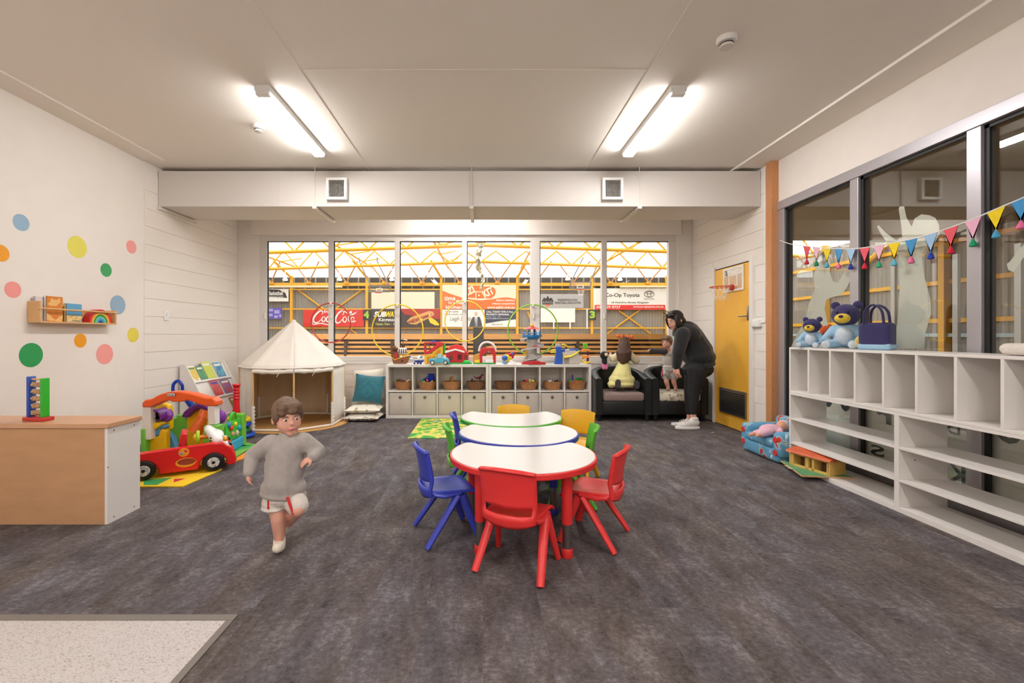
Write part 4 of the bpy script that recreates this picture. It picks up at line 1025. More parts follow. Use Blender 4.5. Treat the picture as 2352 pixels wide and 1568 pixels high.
cx = 958
t = toy('toy_plane', 'white and blue toy aeroplane beside the pirate ship', cx, dy=-.05)
blob('fuselage', plast(238, 236, 232), t, [('c', (.045, 0, .075), .042, (-.055, 0, .07), .022), ('e', (.05, 0, .08), (.055, .045, .045)), ('c', (-.05, 0, .07), .022, (-.1, 0, .085), .008)], .006)
blob('belly', plast(40, 64, 160), t, [('e', (.035, 0, .05), (.075, .042, .03)), ('c', (-.02, 0, .05), .02, (.06, 0, .045), .03)], .006)
MB().prism([(-.09, .08), (-.075, .08), (-.085, .125), (-.102, .128)], -.004, .004, plane='XZ').build('tail_fin', plast(90, 140, 210), t)
MB().prism([(0, -.02), (.04, -.02), (0, -.11), (-.025, -.11)], .06, .066).build('wing', plast(230, 230, 230), t); MB().prism([(0, .02), (.04, .02), (0, .11), (-.025, .11)], .06, .066).build('wing', plast(230, 230, 230), t)
MB().ball((.065, -.005, .1), (.028, .04, .022), 12).build('cockpit', plast(90, 140, 180, .1), t)
for x in (-.03, .02, .06): MB().cyl((x, -.02, .014), (x, .02, .014), .014, n=14).build('wheel', plast(30, 44, 130), t)
for k in range(4): MB().bx(-.045 + k * .016, -.037 + k * .016, -.043, -.03, .083, .1).build('stripe', plast(60, 60, 70), t)

cx = 996
t = toy('toy_garage', 'red and yellow toy ramp house with a blue top handle', cx, dy=.06)
slab(t, 'base', cx, [(975, 836), (1017, 836), (1017, 796), (1012, 797), (1002, 804), (990, 814), (975, 816)], -.06, .06, plast(246, 190, 40), .006)
slab(t, 'niche', cx, [(981, 835), (992, 835), (992, 820), (981, 820)], -.064, -.058, plast(214, 140, 30)); slab(t, 'niche', cx, [(998, 816), (1012, 812), (1012, 802), (1004, 806)], -.064, -.058, plast(214, 140, 30))
slab(t, 'ramp', cx, [(974, 815), (974, 788), (978, 788), (978, 808), (986, 806), (996, 798), (1006, 789), (1017, 788), (1017, 796), (1010, 797), (1000, 804), (988, 813)], -.07, .03, plast(214, 44, 46), .005)
for a in (986, 996): MB().cyl((tp(a, 0, cx)[0], -.03, tp(0, 808, cx)[1]), (tp(a, 0, cx)[0], -.03, tp(0, 789, cx)[1]), .006, n=8).build('post', plast(214, 44, 46), t)
slab(t, 'deck', cx, [(974, 790), (1017, 790), (1017, 787), (974, 787)], -.06, .05, plast(214, 44, 46), .003)
MB().tube([(tp(986, 0, cx)[0], -.03, tp(0, 788, cx)[1]), (tp(995, 0, cx)[0], -.03, tp(0, 785.5, cx)[1]), (tp(1004, 0, cx)[0], -.03, tp(0, 788, cx)[1])], .012, 8).build('handle', plast(50, 60, 180), t)
MB().rbox((tp(1020, 0, cx)[0], 0, tp(0, 802, cx)[1]), (.025, .08, .13), .01).build('side_panel', plast(50, 160, 60), t)

cx = 1011
t = toy('toy_truck', 'light blue toy pickup truck in front of the ramp house', cx, dy=-.12)
sky = plast(88, 184, 214)
MB().prism([(-.145, .035), (-.15, .075), (-.13, .085), (-.04, .085), (-.04, .095), (-.03, .142), (-.012, .15), (.035, .148), (.05, .10), (.12, .09), (.145, .06), (.14, .02), (-.12, .02)], -.045, .045, plane='XZ').build('body', sky, t, smooth=False, bevel=.012, seg=3)
MB().prism([(-.025, .098), (-.015, .138), (.028, .138), (.04, .1)], -.046, .046, plane='XZ').build('window', plast(190, 214, 226, .1), t, smooth=False)
MB().tube([(-.1, 0, .085), (-.07, 0, .12), (-.06, 0, .08)], .006, 6).build('tow_boom', plast(60, 60, 60), t)
for x in (-.095, .09):
    for s in (-1, 1):
        w = MB().cyl((x, s * .03, .03), (x, s * .052, .03), .03, n=20).build('wheel', plast(40, 40, 44), t); MB().cyl((x, s * .0522, .03), (x, s * .055, .03), .019, n=16).build('hub', WHITEP, w)
MB().bx(.135, .15, -.04, .04, .012, .03).build('bumper', sky, t, bevel=.003)

cx = 1050
t = toy('toy_barn', 'wide red toy barn with a white roof edge and green base', cx, dy=.04)
slab(t, 'base', cx, [(1026, 837), (1084, 837), (1084, 834), (1026, 834)], -.09, .05, plast(40, 160, 66), .003)
slab(t, 'walls', cx, [(1026, 834), (1076, 834), (1076, 812), (1064, 808), (1050, 804), (1024, 812)], -.04, .04, plast(206, 38, 44), .006)
slab(t, 'roof', cx, [(1029, 803), (1033, 796), (1048, 792), (1064, 797), (1073, 811), (1060, 808), (1046, 802), (1030, 806)], -.03, .05, plast(226, 62, 52), .006)
slab(t, 'roof_edge', cx, [(1022, 813), (1022, 808), (1046, 802), (1067, 808), (1067, 812), (1046, 806)], -.055, .02, WHITEP, .005)
MB().prism([tp(1032, 828, cx), tp(1040, 828, cx), tp(1040, 819, cx), tp(1036, 816, cx), tp(1032, 819, cx)], -.044, -.038, plane='XZ').build('window', plast(110, 60, 50), t, smooth=False)
MB().prism([tp(1051, 827, cx), tp(1061, 827, cx), tp(1061, 817, cx), tp(1056, 813, cx), tp(1051, 817, cx)], -.044, -.038, plane='XZ').build('door_arch', plast(90, 16, 24), t, smooth=False)
MB().prism([tp(1067, 827, cx), tp(1073, 827, cx), tp(1073, 816, cx), tp(1067, 816, cx)], -.044, -.038, plane='XZ').build('window', plast(110, 60, 50), t, smooth=False)
MB().ball((tp(1072, 0, cx)[0], -.07, .0305), (.055, .03, .028), 14).build('hill', plast(40, 190, 80), t)

cx = 1115
t = toy('toy_barn', 'small red toy barn with a white arched handle', cx, dy=.02)
slab(t, 'base', cx, [(1087, 837), (1139, 837), (1139, 834), (1087, 834)], -.07, .05, plast(60, 150, 70), .003)
slab(t, 'walls', cx, [(1102, 834), (1108, 834), (1108, 816), (1116, 812), (1127, 812), (1132, 816), (1132, 834), (1139, 834), (1139, 812), (1134, 800), (1108, 800), (1102, 808)], -.045, .045, plast(206, 38, 44), .005)
pts = [(*tp(a, b, cx),) for a, b in ((1100, 808), (1103, 797), (1109, 790), (1119, 787), (1129, 790), (1136, 797), (1139, 808))]
MB().tube(catmull([(p[0], 0, p[1]) for p in pts], 4), .016, 8, flat=1.0).build('handle', WHITEP, t)
slab(t, 'lean_to', cx, [(1087, 834), (1102, 834), (1102, 812), (1086, 818)], -.03, .04, plast(216, 150, 70), .004)
slab(t, 'fence', cx, [(1090, 834), (1102, 834), (1102, 827), (1090, 828)], -.06, -.045, plast(240, 210, 60), .003)
slab(t, 'fence', cx, [(1115, 834), (1133, 834), (1133, 827), (1115, 827)], -.06, -.046, WHITEP, .003)
slab(t, 'sign_plate', cx, [(1120, 811), (1126, 811), (1126, 806), (1120, 806)], -.052, -.044, STEEL, .002)

cx = 1166
t = toy('toy_helicopter', 'yellow and blue toy helicopter beside the lookout tower', cx, dy=-.04)
blob('cabin', plast(238, 206, 60), t, [('e', (-.02, 0, .085), (.06, .05, .06)), ('c', (0, 0, .07), .045, (.06, 0, .1), .02)], .006)
MB().ball((-.038, -.01, .09), (.052, .05, .045), 14).build('canopy', plast(60, 110, 190, .1), t)
blob('nose', plast(120, 170, 214), t, [('e', (-.04, 0, .028), (.05, .045, .028))], .006)
blob('rotor_mast', plast(196, 40, 44), t, [('c', (.02, 0, .13), .022, (.09, 0, .165), .02), ('c', (.06, 0, .1), .025, (.10, 0, .17), .012), ('e', (-.01, 0, .15), (.03, .015, .012))], .006)
MB().lathe([(0, -.02), (.018, -.02), (.018, .02), (0, .02)], 14, M=Matrix.Translation((.07, -.03, .158)) @ Matrix.Rotation(R(90), 4, 'X')).build('tail_rotor', plast(80, 110, 190), t)
for s in (-1, 1): MB().tube([(.02, s * .02, .06), (.08, s * .05, .022), (.11, s * .05, .012)], [.012, .012, .008], 6).build('skid', WHITEP, t)
MB().tube([(.04, 0, .05), (.1, .0, .024), (.12, -.02, .013)], .01, 6).build('skid', WHITEP, t)

cx = 1222
t = toy('toy_tower', 'tall grey toy lookout tower with blue deck, red roof and spiral ramp', cx, dy=.0)
gr = plast(186, 180, 174)
slab(t, 'base', cx, [(1197, 837), (1252, 837), (1250, 831), (1200, 831)], -.11, .09, plast(204, 48, 54), .006)
slab(t, 'base_ramp', cx, [(1212, 837), (1240, 837), (1236, 829), (1214, 829)], -.14, -.1, plast(214, 38, 46), .006)
MB().lathe([(.13, .035), (.085, .06), (.075, .1), (.07, .2), (.075, .29), (.085, .36), (0, .36)], 10).build('column', gr, t, ang=20)
for a in (60, 180, 300): MB().tube([(.07 * math.cos(R(a)), .07 * math.sin(R(a)), .12), (.15 * math.cos(R(a)), .15 * math.sin(R(a)), .03)], [.02, .012], 6).build('buttress', gr, t)
pts = []; n = 64
mb = MB()
def helix(a, r, w0, w1, z): return ((r + w0) * math.cos(a), (r + w0) * math.sin(a), z), ((r + w1) * math.cos(a), (r + w1) * math.sin(a), z)
vs = []; N = 70
for i in range(N + 1):
    a = R(200) + i / N * R(760); r = .09 + .045 * min(1, i / 40); z = .04 + .33 * i / N
    for w_, dz in ((-.02, 0), (.035, 0), (.035, .018), (.03, .018)): vs.append(((r + w_) * math.cos(a), (r + w_) * math.sin(a), z + dz))
fs = [(4 * i + k, 4 * i + k + 1, 4 * i + k + 5, 4 * i + k + 4) for i in range(N) for k in range(3)]
mb.add(vs, fs).build('spiral_ramp', plast(196, 190, 188), t, solid=.005)
MB().lathe([(.085, .355), (.13, .38), (.145, .40), (.145, .425), (.12, .425), (0, .42)], 8).build('deck', plast(40, 130, 196), t, ang=20)
for k in range(8):
    a = R(45 * k + 22); MB().cyl((.13 * math.cos(a), .13 * math.sin(a), .42), (.125 * math.cos(a), .125 * math.sin(a), .48), .007, n=6).build('deck_post', plast(60, 140, 206), t)
MB().torus((0, 0, .45), .132, .006, 'Z', 24, 6).build('deck_rail', plast(60, 140, 206), t)
for k in range(4):
    a = R(90 * k + 45); MB().cyl((.05 * math.cos(a), .05 * math.sin(a), .42), (.05 * math.cos(a), .05 * math.sin(a), .51), .012, n=8).build('cabin_post', plast(50, 70, 110) if k % 2 else plast(240, 196, 50), t)
MB().lathe([(.13, .505), (.115, .515), (.06, .535), (.03, .545), (0, .55)], 12).build('roof', plast(206, 46, 50), t)
MB().ball((0, 0, .562), (.026, .026, .022), 12).cyl((0, 0, .55), (0, 0, .595), .01, n=8).build('beacon', plast(246, 206, 60), t)
MB().rbox((.05, -.1, .255), (.09, .04, .025), .006).build('red_car', plast(200, 40, 56), t)
MB().rbox((-.105, -.02, .165), (.05, .05, .045), .01).build('lift_car', plast(236, 196, 50), t)

cx = 1300
t = toy('toy_playset', 'blue and yellow toy cave playset with a curved slide', cx, dy=.0)
slab(t, 'blue_tower', cx, [(1273, 837), (1291, 837), (1290, 824), (1288, 797), (1276, 797), (1276, 818)], -.05, .05, plast(38, 92, 190), .005)
slab(t, 'tower_top', cx, [(1275, 798), (1288, 798), (1287, 791), (1277, 791)], -.045, .045, gr, .005)
slab(t, 'side_ledge', cx, [(1264, 812), (1276, 812), (1276, 803), (1266, 804)], -.04, .04, plast(240, 214, 50), .004)
slab(t, 'cave', cx, [(1291, 837), (1331, 837), (1329, 812), (1322, 806), (1300, 806), (1292, 812)], -.04, .06, plast(206, 200, 192), .006)
slab(t, 'cave_mouth', cx, [(1294, 836), (1306, 836), (1306, 822), (1300, 816), (1294, 820)], -.044, -.038, plast(150, 144, 138), .002)
slab(t, 'beam', cx, [(1288, 810), (1328, 808), (1328, 802), (1288, 803)], -.03, .03, plast(50, 96, 196), .004)
MB().tube(catmull([tp(1289, 793, cx)[:1] + (-.02,) + tp(1289, 793, cx)[1:], tp(1297, 793, cx)[:1] + (-.02,) + tp(1297, 793, cx)[1:], tp(1306, 800, cx)[:1] + (-.02,) + tp(1306, 800, cx)[1:]], 4), .012, 8).build('chute', plast(240, 214, 50), t)
MB().tube(catmull([(tp(1330, 0, cx)[0], -.02, tp(0, 806, cx)[1]), (tp(1322, 0, cx)[0], -.055, tp(0, 812, cx)[1]), (tp(1310, 0, cx)[0], -.07, tp(0, 818, cx)[1]), (tp(1294, 0, cx)[0], -.07, tp(0, 821, cx)[1])], 5), [.014] * 5 + [.018] * 5 + [.022] * 6, 10, flat=.6).build('slide', plast(244, 222, 50), t)
MB().tube(catmull([(tp(1301, 0, cx)[0], .02, tp(0, 801, cx)[1]), (tp(1304, 0, cx)[0], .02, tp(0, 793, cx)[1]), (tp(1312, 0, cx)[0], .02, tp(0, 792, cx)[1]), (tp(1322, 0, cx)[0], .02, tp(0, 793, cx)[1]), (tp(1324, 0, cx)[0], .02, tp(0, 801, cx)[1])], 4), .011, 8).build('carry_handle', BLACK, t)
MB().ball((tp(1303, 0, cx)[0], -.035, tp(0, 806, cx)[1]), (.038, .012, .024), 14).build('badge', plast(200, 205, 210), t)

cx = 1337
t = toy('toy_ramp', 'green, orange and purple toy ball ramp at the right end of the shelf top', cx, dy=.02)
t.location.x += .062
slab(t, 'green_cup', cx, [(1331, 802), (1339, 802), (1340, 790), (1330, 790)], -.03, .03, plast(110, 200, 40), .004)
slab(t, 'orange_tray', cx, [(1328, 809), (1345, 808), (1346, 803), (1328, 803)], -.04, .04, plast(246, 150, 50), .005)
slab(t, 'orange_tray', cx, [(1329, 826), (1344, 822), (1343, 817), (1329, 818)], -.04, .04, plast(246, 150, 50), .005)
MB().cyl((tp(1341, 0, cx)[0], .0, .0), (tp(1341, 0, cx)[0], .0, .19), .018, n=12).build('purple_post', plast(110, 30, 66), t)
MB().tube(catmull([(tp(1344, 0, cx)[0], -.03, .03), (tp(1337, 0, cx)[0], -.06, .02), (tp(1330, 0, cx)[0], -.05, .03), (tp(1329, 0, cx)[0], -.02, .05)], 5), .016, 8).build('yellow_slide', plast(248, 214, 50), t)

# ------------------------------------------------------------------ hula hoops hung on the window
for px, py, r, rgb, lab in ((760, 741, .297, (188, 62, 52), 'thin red hula hoop hanging on the window beside the tent'), (913, 758, .385, (244, 206, 40), 'large yellow hula hoop hanging above the toy pirate ship'), (1068, 737, .302, (244, 200, 50), 'yellow hula hoop hanging at the middle of the window'), (1224, 757, .377, (140, 196, 54), 'green hula hoop hanging behind the toy lookout tower')):
    Yh = 6.86
    t = thing('hula_hoop', lab, 'hoop', (X(px, Yh), Yh, Z(py, Yh)), group='hula hoops hanging on the window')
    MB().torus((0, 0, 0), r, .010, 'Y', 64, 8).build('ring', plast(*rgb), t)
    MB().bx(-.012, .012, -.015, .06, r - .022, r + .02).build('hook', WHITEP, t, smooth=False)
# ------------------------------------------------------------------ left side: bench, wall shelf, dots
BX, BY0, BY1 = -2.372, 2.876, 3.15
t = thing('storage_bench', 'low MDF bench cabinet with timber top and white end panel against the left wall', 'bench', (BX, BY0, 0))
MB().bx(XL - BX + .004, -.018, 0, BY1 - BY0, 0, .608).build('carcass', MDF, t, smooth=False)
MB().bx(-.018, 0, 0, BY1 - BY0, .0, .608).build('end_panel', WHITE, t, smooth=False, bevel=.001)
MB().bx(XL - BX + .004, .012, -.012, BY1 - BY0 + .005, .609, .638).build('top', mat('bench_top_timber', (206, 156, 118), rough=.35, noise=.06, nscale=8, stretch=(1, 9, 9)), t, smooth=False, bevel=.003)
for y, z in ((.05, .585), (.22, .585), (.05, .03), (.22, .03), (.004, .36)): MB().lathe([(0, 0), (.004, 0), (.004, .0015), (0, .0015)], 10, M=Matrix.Translation((0, y, z)) @ Matrix.Rotation(R(90), 4, 'Y')).build('screw', BLACK, t)
t = thing('abacus', 'small wooden bead frame with blue and green sides on a red base on the bench', 'toy', (-2.905, 2.975, .639), R(-8))
MB().rbox((0, 0, .012), (.155, .075, .024), .004).build('base', plast(196, 54, 50, .4), t)
MB().rbox((-.055, 0, .155), (.018, .05, .265), .006).build('side_post', plast(52, 86, 176, .4), t); MB().rbox((.052, -.002, .15), (.018, .05, .255), .006).build('side_post', plast(46, 178, 44, .4), t)
MB().cyl((-.06, 0, .268), (.06, 0, .268), .007, n=10).build('top_rod', BEECH, t)
for k in range(5):
    z = .05 + .046 * k
    rod = MB().cyl((-.05, 0, z), (.048, 0, z), .003, n=8).build('rod', STEEL, t)
    for j in range(4): MB().rbox((0, 0, 0), (.02, .03, .03), .005, M=Matrix.Translation((-.034 + .022 * j + .003 * (k % 2), 0, z)) @ Matrix.Rotation(R(25 * j + 17 * k), 4, 'X')).build('bead', mat('bead_wood', (186, 150, 112), rough=.5, noise=.15, nscale=40), rod)

SY0, SY1, SZ = 3.735, 4.52, 1.297
t = thing('wall_bookshelf', 'narrow beech picture-book shelf with a rail on the left wall', 'shelf', (XL + .001, SY0, SZ))
Ls = SY1 - SY0
MB().bx(0, .105, 0, .016, 0, .18).build('side_panel', BEECH, t, smooth=False, bevel=.006); MB().bx(0, .105, Ls - .016, Ls, 0, .14).build('side_panel', BEECH, t, smooth=False, bevel=.006)
MB().bx(0, .10, .016, Ls - .016, 0, .014).build('floor_board', BEECH, t, smooth=False); MB().bx(0, .012, .016, Ls - .016, .014, .12).build('back_board', BEECH, t, smooth=False)
MB().cyl((.098, -.012, .118), (.098, Ls + .012, .118), .0085, n=12).build('rail', BEECH, t)
def book(name, label, loc, w, h, th, m_, rz=0, lean=0, group=None, spine=(236, 228, 214)):
    """upright book: cover faces local -Y, width along X"""
    b = thing(name, label, 'book', loc, rz, group); b.rotation_euler = (lean, 0, rz)
    MB().bx(-w / 2, w / 2, 0, .0018, 0, h).build('front_cover', m_, b, smooth=False); MB().bx(-w / 2, w / 2, th - .0018, th, 0, h).build('back_cover', m_, b, smooth=False)
    MB().bx(-w / 2 + .002, w / 2 - .003, .0018, th - .0018, .003, h - .003).build('pages', plast(240, 234, 220, .8), b, smooth=False)
    MB().bx(-w / 2, -w / 2 + .002, 0, th, 0, h).build('spine', plast(*spine, .6), b, smooth=False)
    return b
bz = SZ + .0145
ORB = ramp_mat('orange_cover', [(.0, (240, 190, 120)), (.45, (222, 134, 50)), (.62, (244, 226, 200))], 9, rough=.35)
b = book('picture_book', 'pale picture book leaning at the near end of the wall shelf', (XL + .034, SY0 + .115, bz), .17, .205, .018, ramp_mat('pale_cover', [(.0, (226, 214, 216)), (.5, (236, 228, 226)), (.6, (206, 196, 206))], 14, rough=.4), R(90), group='books on the wall shelf', spine=(206, 196, 206))
b = book('picture_book', 'orange shaped board book on the wall shelf beside the pale book', (XL + .062, SY0 + .175, bz), .15, .215, .022, ORB, R(90), group='books on the wall shelf')
b = book('picture_book', 'blue and sandy board book in the middle of the wall shelf', (XL + .05, SY0 + .375, bz), .155, .165, .025, plast(96, 170, 214, .35), R(90), group='books on the wall shelf', spine=(226, 206, 150))
MB().bx(-.0765, .0765, -.0015, 0, .004, .06).build('sandy_print', ramp_mat('sandy_print', [(.0, (236, 214, 150)), (.5, (226, 190, 120)), (.62, (150, 160, 180))], 30, rough=.4), b, smooth=False)
lettering('THE BEACH', K_, b, -.03, .008, .045, .018, -.0025, bold=.02)
t = thing('rainbow_stacker', 'wooden rainbow of nested arches on the wall shelf', 'toy', (XL + .055, SY0 + .62, bz), R(90))
for k, c_ in enumerate(((206, 44, 44), (236, 110, 50), (248, 196, 60), (40, 150, 60), (120, 206, 170), (80, 170, 214), (50, 110, 170))):
    ro, ri = .128 - .0165 * k, .128 - .0165 * k - .0150
    MB().prism(circ(0, 0, ro, 22, 0, 180) + circ(0, 0, ri, 22, 180, 0), -.03, .03, plane='XZ').build('arch', plast(*c_, .5), t, ang=30)
# wall dots
DOTS = [(49, 511, .134, (150, 184, 208), 'pale blue dot sticker, topmost on the left wall'), (178, 567, .20, (232, 222, 92), 'large yellow dot sticker high on the left wall'), (302, 567, .139, (244, 160, 152), 'small pink dot sticker farthest right on the left wall'), (244, 620, .134, (56, 164, 96), 'small green dot sticker above the wall shelf'), (2, 581, .13, (244, 166, 30), 'orange dot sticker cut by the left edge of the picture'), (30, 665, .13, (246, 158, 152), 'pink dot sticker to the left of the wall shelf'), (271, 700, .196, (150, 182, 206), 'blue dot sticker just right of the wall shelf'), (185, 782, .13, (246, 164, 20), 'small orange dot sticker under the wall shelf'), (306, 769, .158, (232, 216, 84), 'yellow dot sticker right of the orange dot'), (241, 813, .20, (246, 160, 152), 'large pink dot sticker low on the left wall'), (72, 815, .20, (40, 160, 88), 'large green dot sticker above the bead frame')]
for px, py, dd, rgb, lab in DOTS:
    y = FPX * 3.738 / (VX - px); z = Z(py, y)
    o = MB().lathe([(0, 0), (dd / 2, 0), (dd / 2, .0012), (0, .0016)], 40, M=Matrix.Translation((XL + .0008, y, z)) @ Matrix.Rotation(R(90), 4, 'Y')).build('dot_sticker', plast(*rgb, .3), None)
    tag(o, lab, 'sticker', 'dot stickers on the left wall')

# ------------------------------------------------------------------ book display by the wall
BKX, BKY0, BKY1 = XL + .035, 5.56, 6.40
t = thing('book_display', 'white sloping picture-book display against the left wall', 'bookcase', (BKX, BKY0, 0))
prof = [(0, 0), (.43, 0), (.43, .13), (.415, .15), (.075, .825), (.05, .835), (0, .835)]
for y in (0, BKY1 - BKY0 - .016): MB().prism(prof, y, y + .016, plane='XZ').build('side_panel', WHITE, t, smooth=False, bevel=.002)
MB().bx(.0, .01, .016, BKY1 - BKY0 - .016, .02, .82).build('back_panel', WHITE, t, smooth=False)
MB().bx(.40, .416, .016, BKY1 - BKY0 - .016, .02, .13).build('front_panel', WHITE, t, smooth=False)
slope = math.atan2(.34, .675)
SN, SS = Vector((.893, 0, .45)), Vector((-.45, 0, .893))          # outward normal and uphill direction of the sloping face
P0 = Vector((.415, 0, .15)) - SN * .03
WD = BKY1 - BKY0
def on(d_, n_): p = P0 + SS * d_ + SN * n_; return (p.x, p.z)
MB().prism([on(0, -.010), on(.74, -.010), on(.74, 0), on(0, 0)], .016, WD - .016, plane='XZ').build('sloping_board', WHITE, t, smooth=False)
rows = {}
for k, d_ in ((1, .03), (2, .275), (3, .52)):
    MB().prism([on(d_ - .006, 0), on(d_ - .006, .026), on(d_, .026), on(d_, 0)], .016, WD - .016, plane='XZ').build('ledge', WHITE, t, smooth=False)
    MB().prism([on(d_, .022), on(d_ + .018, .022), on(d_ + .018, .026), on(d_, .026)], .016, WD - .016, plane='XZ').build('lip', WHITE, t, smooth=False)
    rows[k] = d_
BK = [(3, .10, .14, .20, [(.0, (244, 236, 214)), (.45, (226, 190, 60)), (.6, (110, 150, 60))], 'cream picture book at the top left of the book display'), (3, .255, .13, .19, [(.0, (30, 120, 50)), (.5, (44, 140, 60)), (.62, (226, 226, 214))], 'dark green picture book in the top row of the book display'), (3, .43, .17, .235, [(.0, (196, 206, 40)), (.58, (206, 214, 60)), (.66, (240, 240, 230))], 'lime green picture book standing tallest in the book display'), (3, .66, .17, .21, [(.0, (40, 120, 170)), (.5, (70, 170, 190)), (.62, (236, 170, 190))], 'blue picture book at the top right of the book display'),
      (2, .40, .18, .21, [(.0, (206, 36, 56)), (.52, (226, 60, 40)), (.66, (56, 70, 170))], 'red picture book in the second row of the book display'), (2, .64, .20, .20, [(.0, (120, 70, 150)), (.48, (176, 40, 50)), (.58, (60, 110, 180)), (.68, (240, 196, 60))], 'purple and red picture book in the second row of the book display'),
      (1, .17, .17, .17, [(.0, (120, 150, 206)), (.5, (236, 234, 236)), (.66, (90, 60, 80))], 'pale blue picture book at the left of the third row'), (1, .38, .18, .19, [(.0, (236, 222, 220)), (.55, (228, 212, 214)), (.70, (120, 110, 110))], 'pale pink picture book in the third row of the book display'), (1, .63, .16, .18, [(.0, (206, 50, 40)), (.52, (120, 180, 60)), (.64, (240, 230, 210))], 'red bordered picture book at the right of the third row')]
for k, (row, dy, w, h, st, lab) in enumerate(BK):
    w *= 1.08; h *= 1.13; th = .010
    p = P0 + SS * (rows[row] + .001) + SN * (.001 + th)
    b = book('picture_book', lab, (BKX + p.x, BKY0 + dy, p.z), w, h, th, ramp_mat('cover_print_%d' % k, st, 7 + k, rough=.35), R(90), lean=-slope, group='picture books on the display')
    MB().bx(-w * .36, w * .36, -.001, 0, h * .78, h * .9).build('title_print', plast(240, 236, 226, .5) if k % 2 else plast(*st[-1][1], .5), b, smooth=False)

# ------------------------------------------------------------------ foam puzzle mats, ride-on car, activity garden
MATC = [(244, 206, 40), (150, 196, 60), (244, 150, 40), (204, 46, 66), (60, 160, 90), (150, 130, 190)]
def foam(label, pts, rgb, patches):
    t = thing('foam_mat', label, 'mat', (0, 0, 0), group='foam play mats')
    MB().prism(pts, .0005, .012).build('tile', plast(*rgb, .7), t, smooth=False, bevel=.003)
    for q, c_ in patches: MB().prism(q, .012, .0128).build('inlay', plast(*c_, .7), t, smooth=False)
def gp(l): return [G(*p) for p in l]
foam('yellow foam mat under the front of the red toy car', gp([(420, 1119), (510, 1080), (470, 1046), (250, 1075), (255, 1120)]), MATC[0], [(gp([(399, 1111), (426, 1102), (400, 1103)]), MATC[3]), (gp([(330, 1117), (360, 1117), (395, 1100), (330, 1105)]), MATC[4])])
foam('green foam mat in front of the activity garden', gp([(470, 1044), (512, 1060), (540, 1052), (588, 1022), (530, 1012), (480, 1022)]), (120, 186, 70), [(gp([(528, 1040), (552, 1024), (583, 1023), (566, 1032)]), MATC[4]), (gp([(552, 1028), (560, 1024), (570, 1025)]), MATC[1]), (gp([(505, 1050), (525, 1036), (545, 1036), (528, 1048)]), MATC[5])])
foam('orange and red foam mat tile beside the toy car nose', gp([(514, 1062.5), (541, 1054.5), (590, 1024.5), (594, 1032), (556, 1056), (522, 1066)]), MATC[2], [(gp([(524, 1064), (545, 1058), (543, 1055.5)]), MATC[3])])

ca, cb = G(335, 1104), G(490, 1083)
ang = math.atan2(cb[1] - ca[1], cb[0] - ca[0])
t = thing('toy_car', 'large red ride-on toy car with eyes and a white dashboard', 'toy car', (cb[0], cb[1], .0135), ang)
t.scale = (1, 1, .92)
REDP = plast(224, 34, 34, .22)
# local: x forward, front wheel centre at x=0 on the near side (y=0 plane), body extends +y
def body(y0, y1):
    pts = [(-.67, .05), (-.66, .20), (-.62, .235), (-.45, .245), (-.2, .255), (-.02, .265), (.07, .255), (.14, .20), (.165, .11), (.175, .04), (.115, .035)]
    pts += circ(.0, .055, .105, 12, -10, 190)
    pts += [(-.12, .03), (-.38, .03)]
    pts += circ(-.49, .055, .10, 12, -12, 192)
    return pts
MB().prism(body(0, 0), -.02, .03, plane='XZ').build('side_shell', REDP, t, ang=30, bevel=.012, seg=3)
MB().prism([(.02, .265), (.09, .25), (.15, .2), (.175, .11), (.18, .05), (.12, .05), (.02, .2)], .02, .31, plane='XZ').build('bonnet', REDP, t, ang=30, bevel=.015, seg=3)
MB().prism([(-.66, .06), (-.655, .20), (-.62, .23), (-.58, .2), (-.58, .06)], .02, .20, plane='XZ').build('rear_panel', REDP, t, ang=30, bevel=.012)
MB().rbox((-.62, .10, .25), (.07, .16, .10), .03).build('headrest', REDP, t)
MB().rbox((-.30, .16, .07), (.55, .27, .03), .01).build('floor_pan', plast(244, 200, 40), t)
MB().prism([(-.26, .24), (-.20, .24), (-.19, .36), (-.24, .37)], .06, .28, plane='XZ').build('seat_back', plast(214, 40, 44), t, bevel=.012)
blob('dashboard', plast(240, 238, 234), t, [('c', (.03, .06, .27), .05, (-.035, .12, .36), .035), ('c', (.03, .27, .27), .05, (-.035, .22, .36), .035), ('c', (-.035, .12, .36), .035, (-.035, .22, .36), .035), ('e', (.03, .165, .29), (.06, .12, .06))], .008)
for y, z in ((.07, .30), (.06, .275)): MB().ball((-.02, y - .03, z), .008, 8).build('button', BLACK, t)
MB().rbox((-.055, .17, .345), (.02, .08, .05), .008).build('screen', plast(170, 160, 140), t)
MB().torus((-.115, .12, .30), .055, .014, 'X', 24, 8).build('steering_wheel', plast(170, 214, 40), t); MB().ball((-.125, .12, .30), (.03, .04, .04), 12).build('wheel_hub', plast(240, 210, 60), t); MB().cyl((-.11, .12, .30), (-.02, .13, .30), .02, n=10).build('steering_column', plast(240, 140, 40), t)
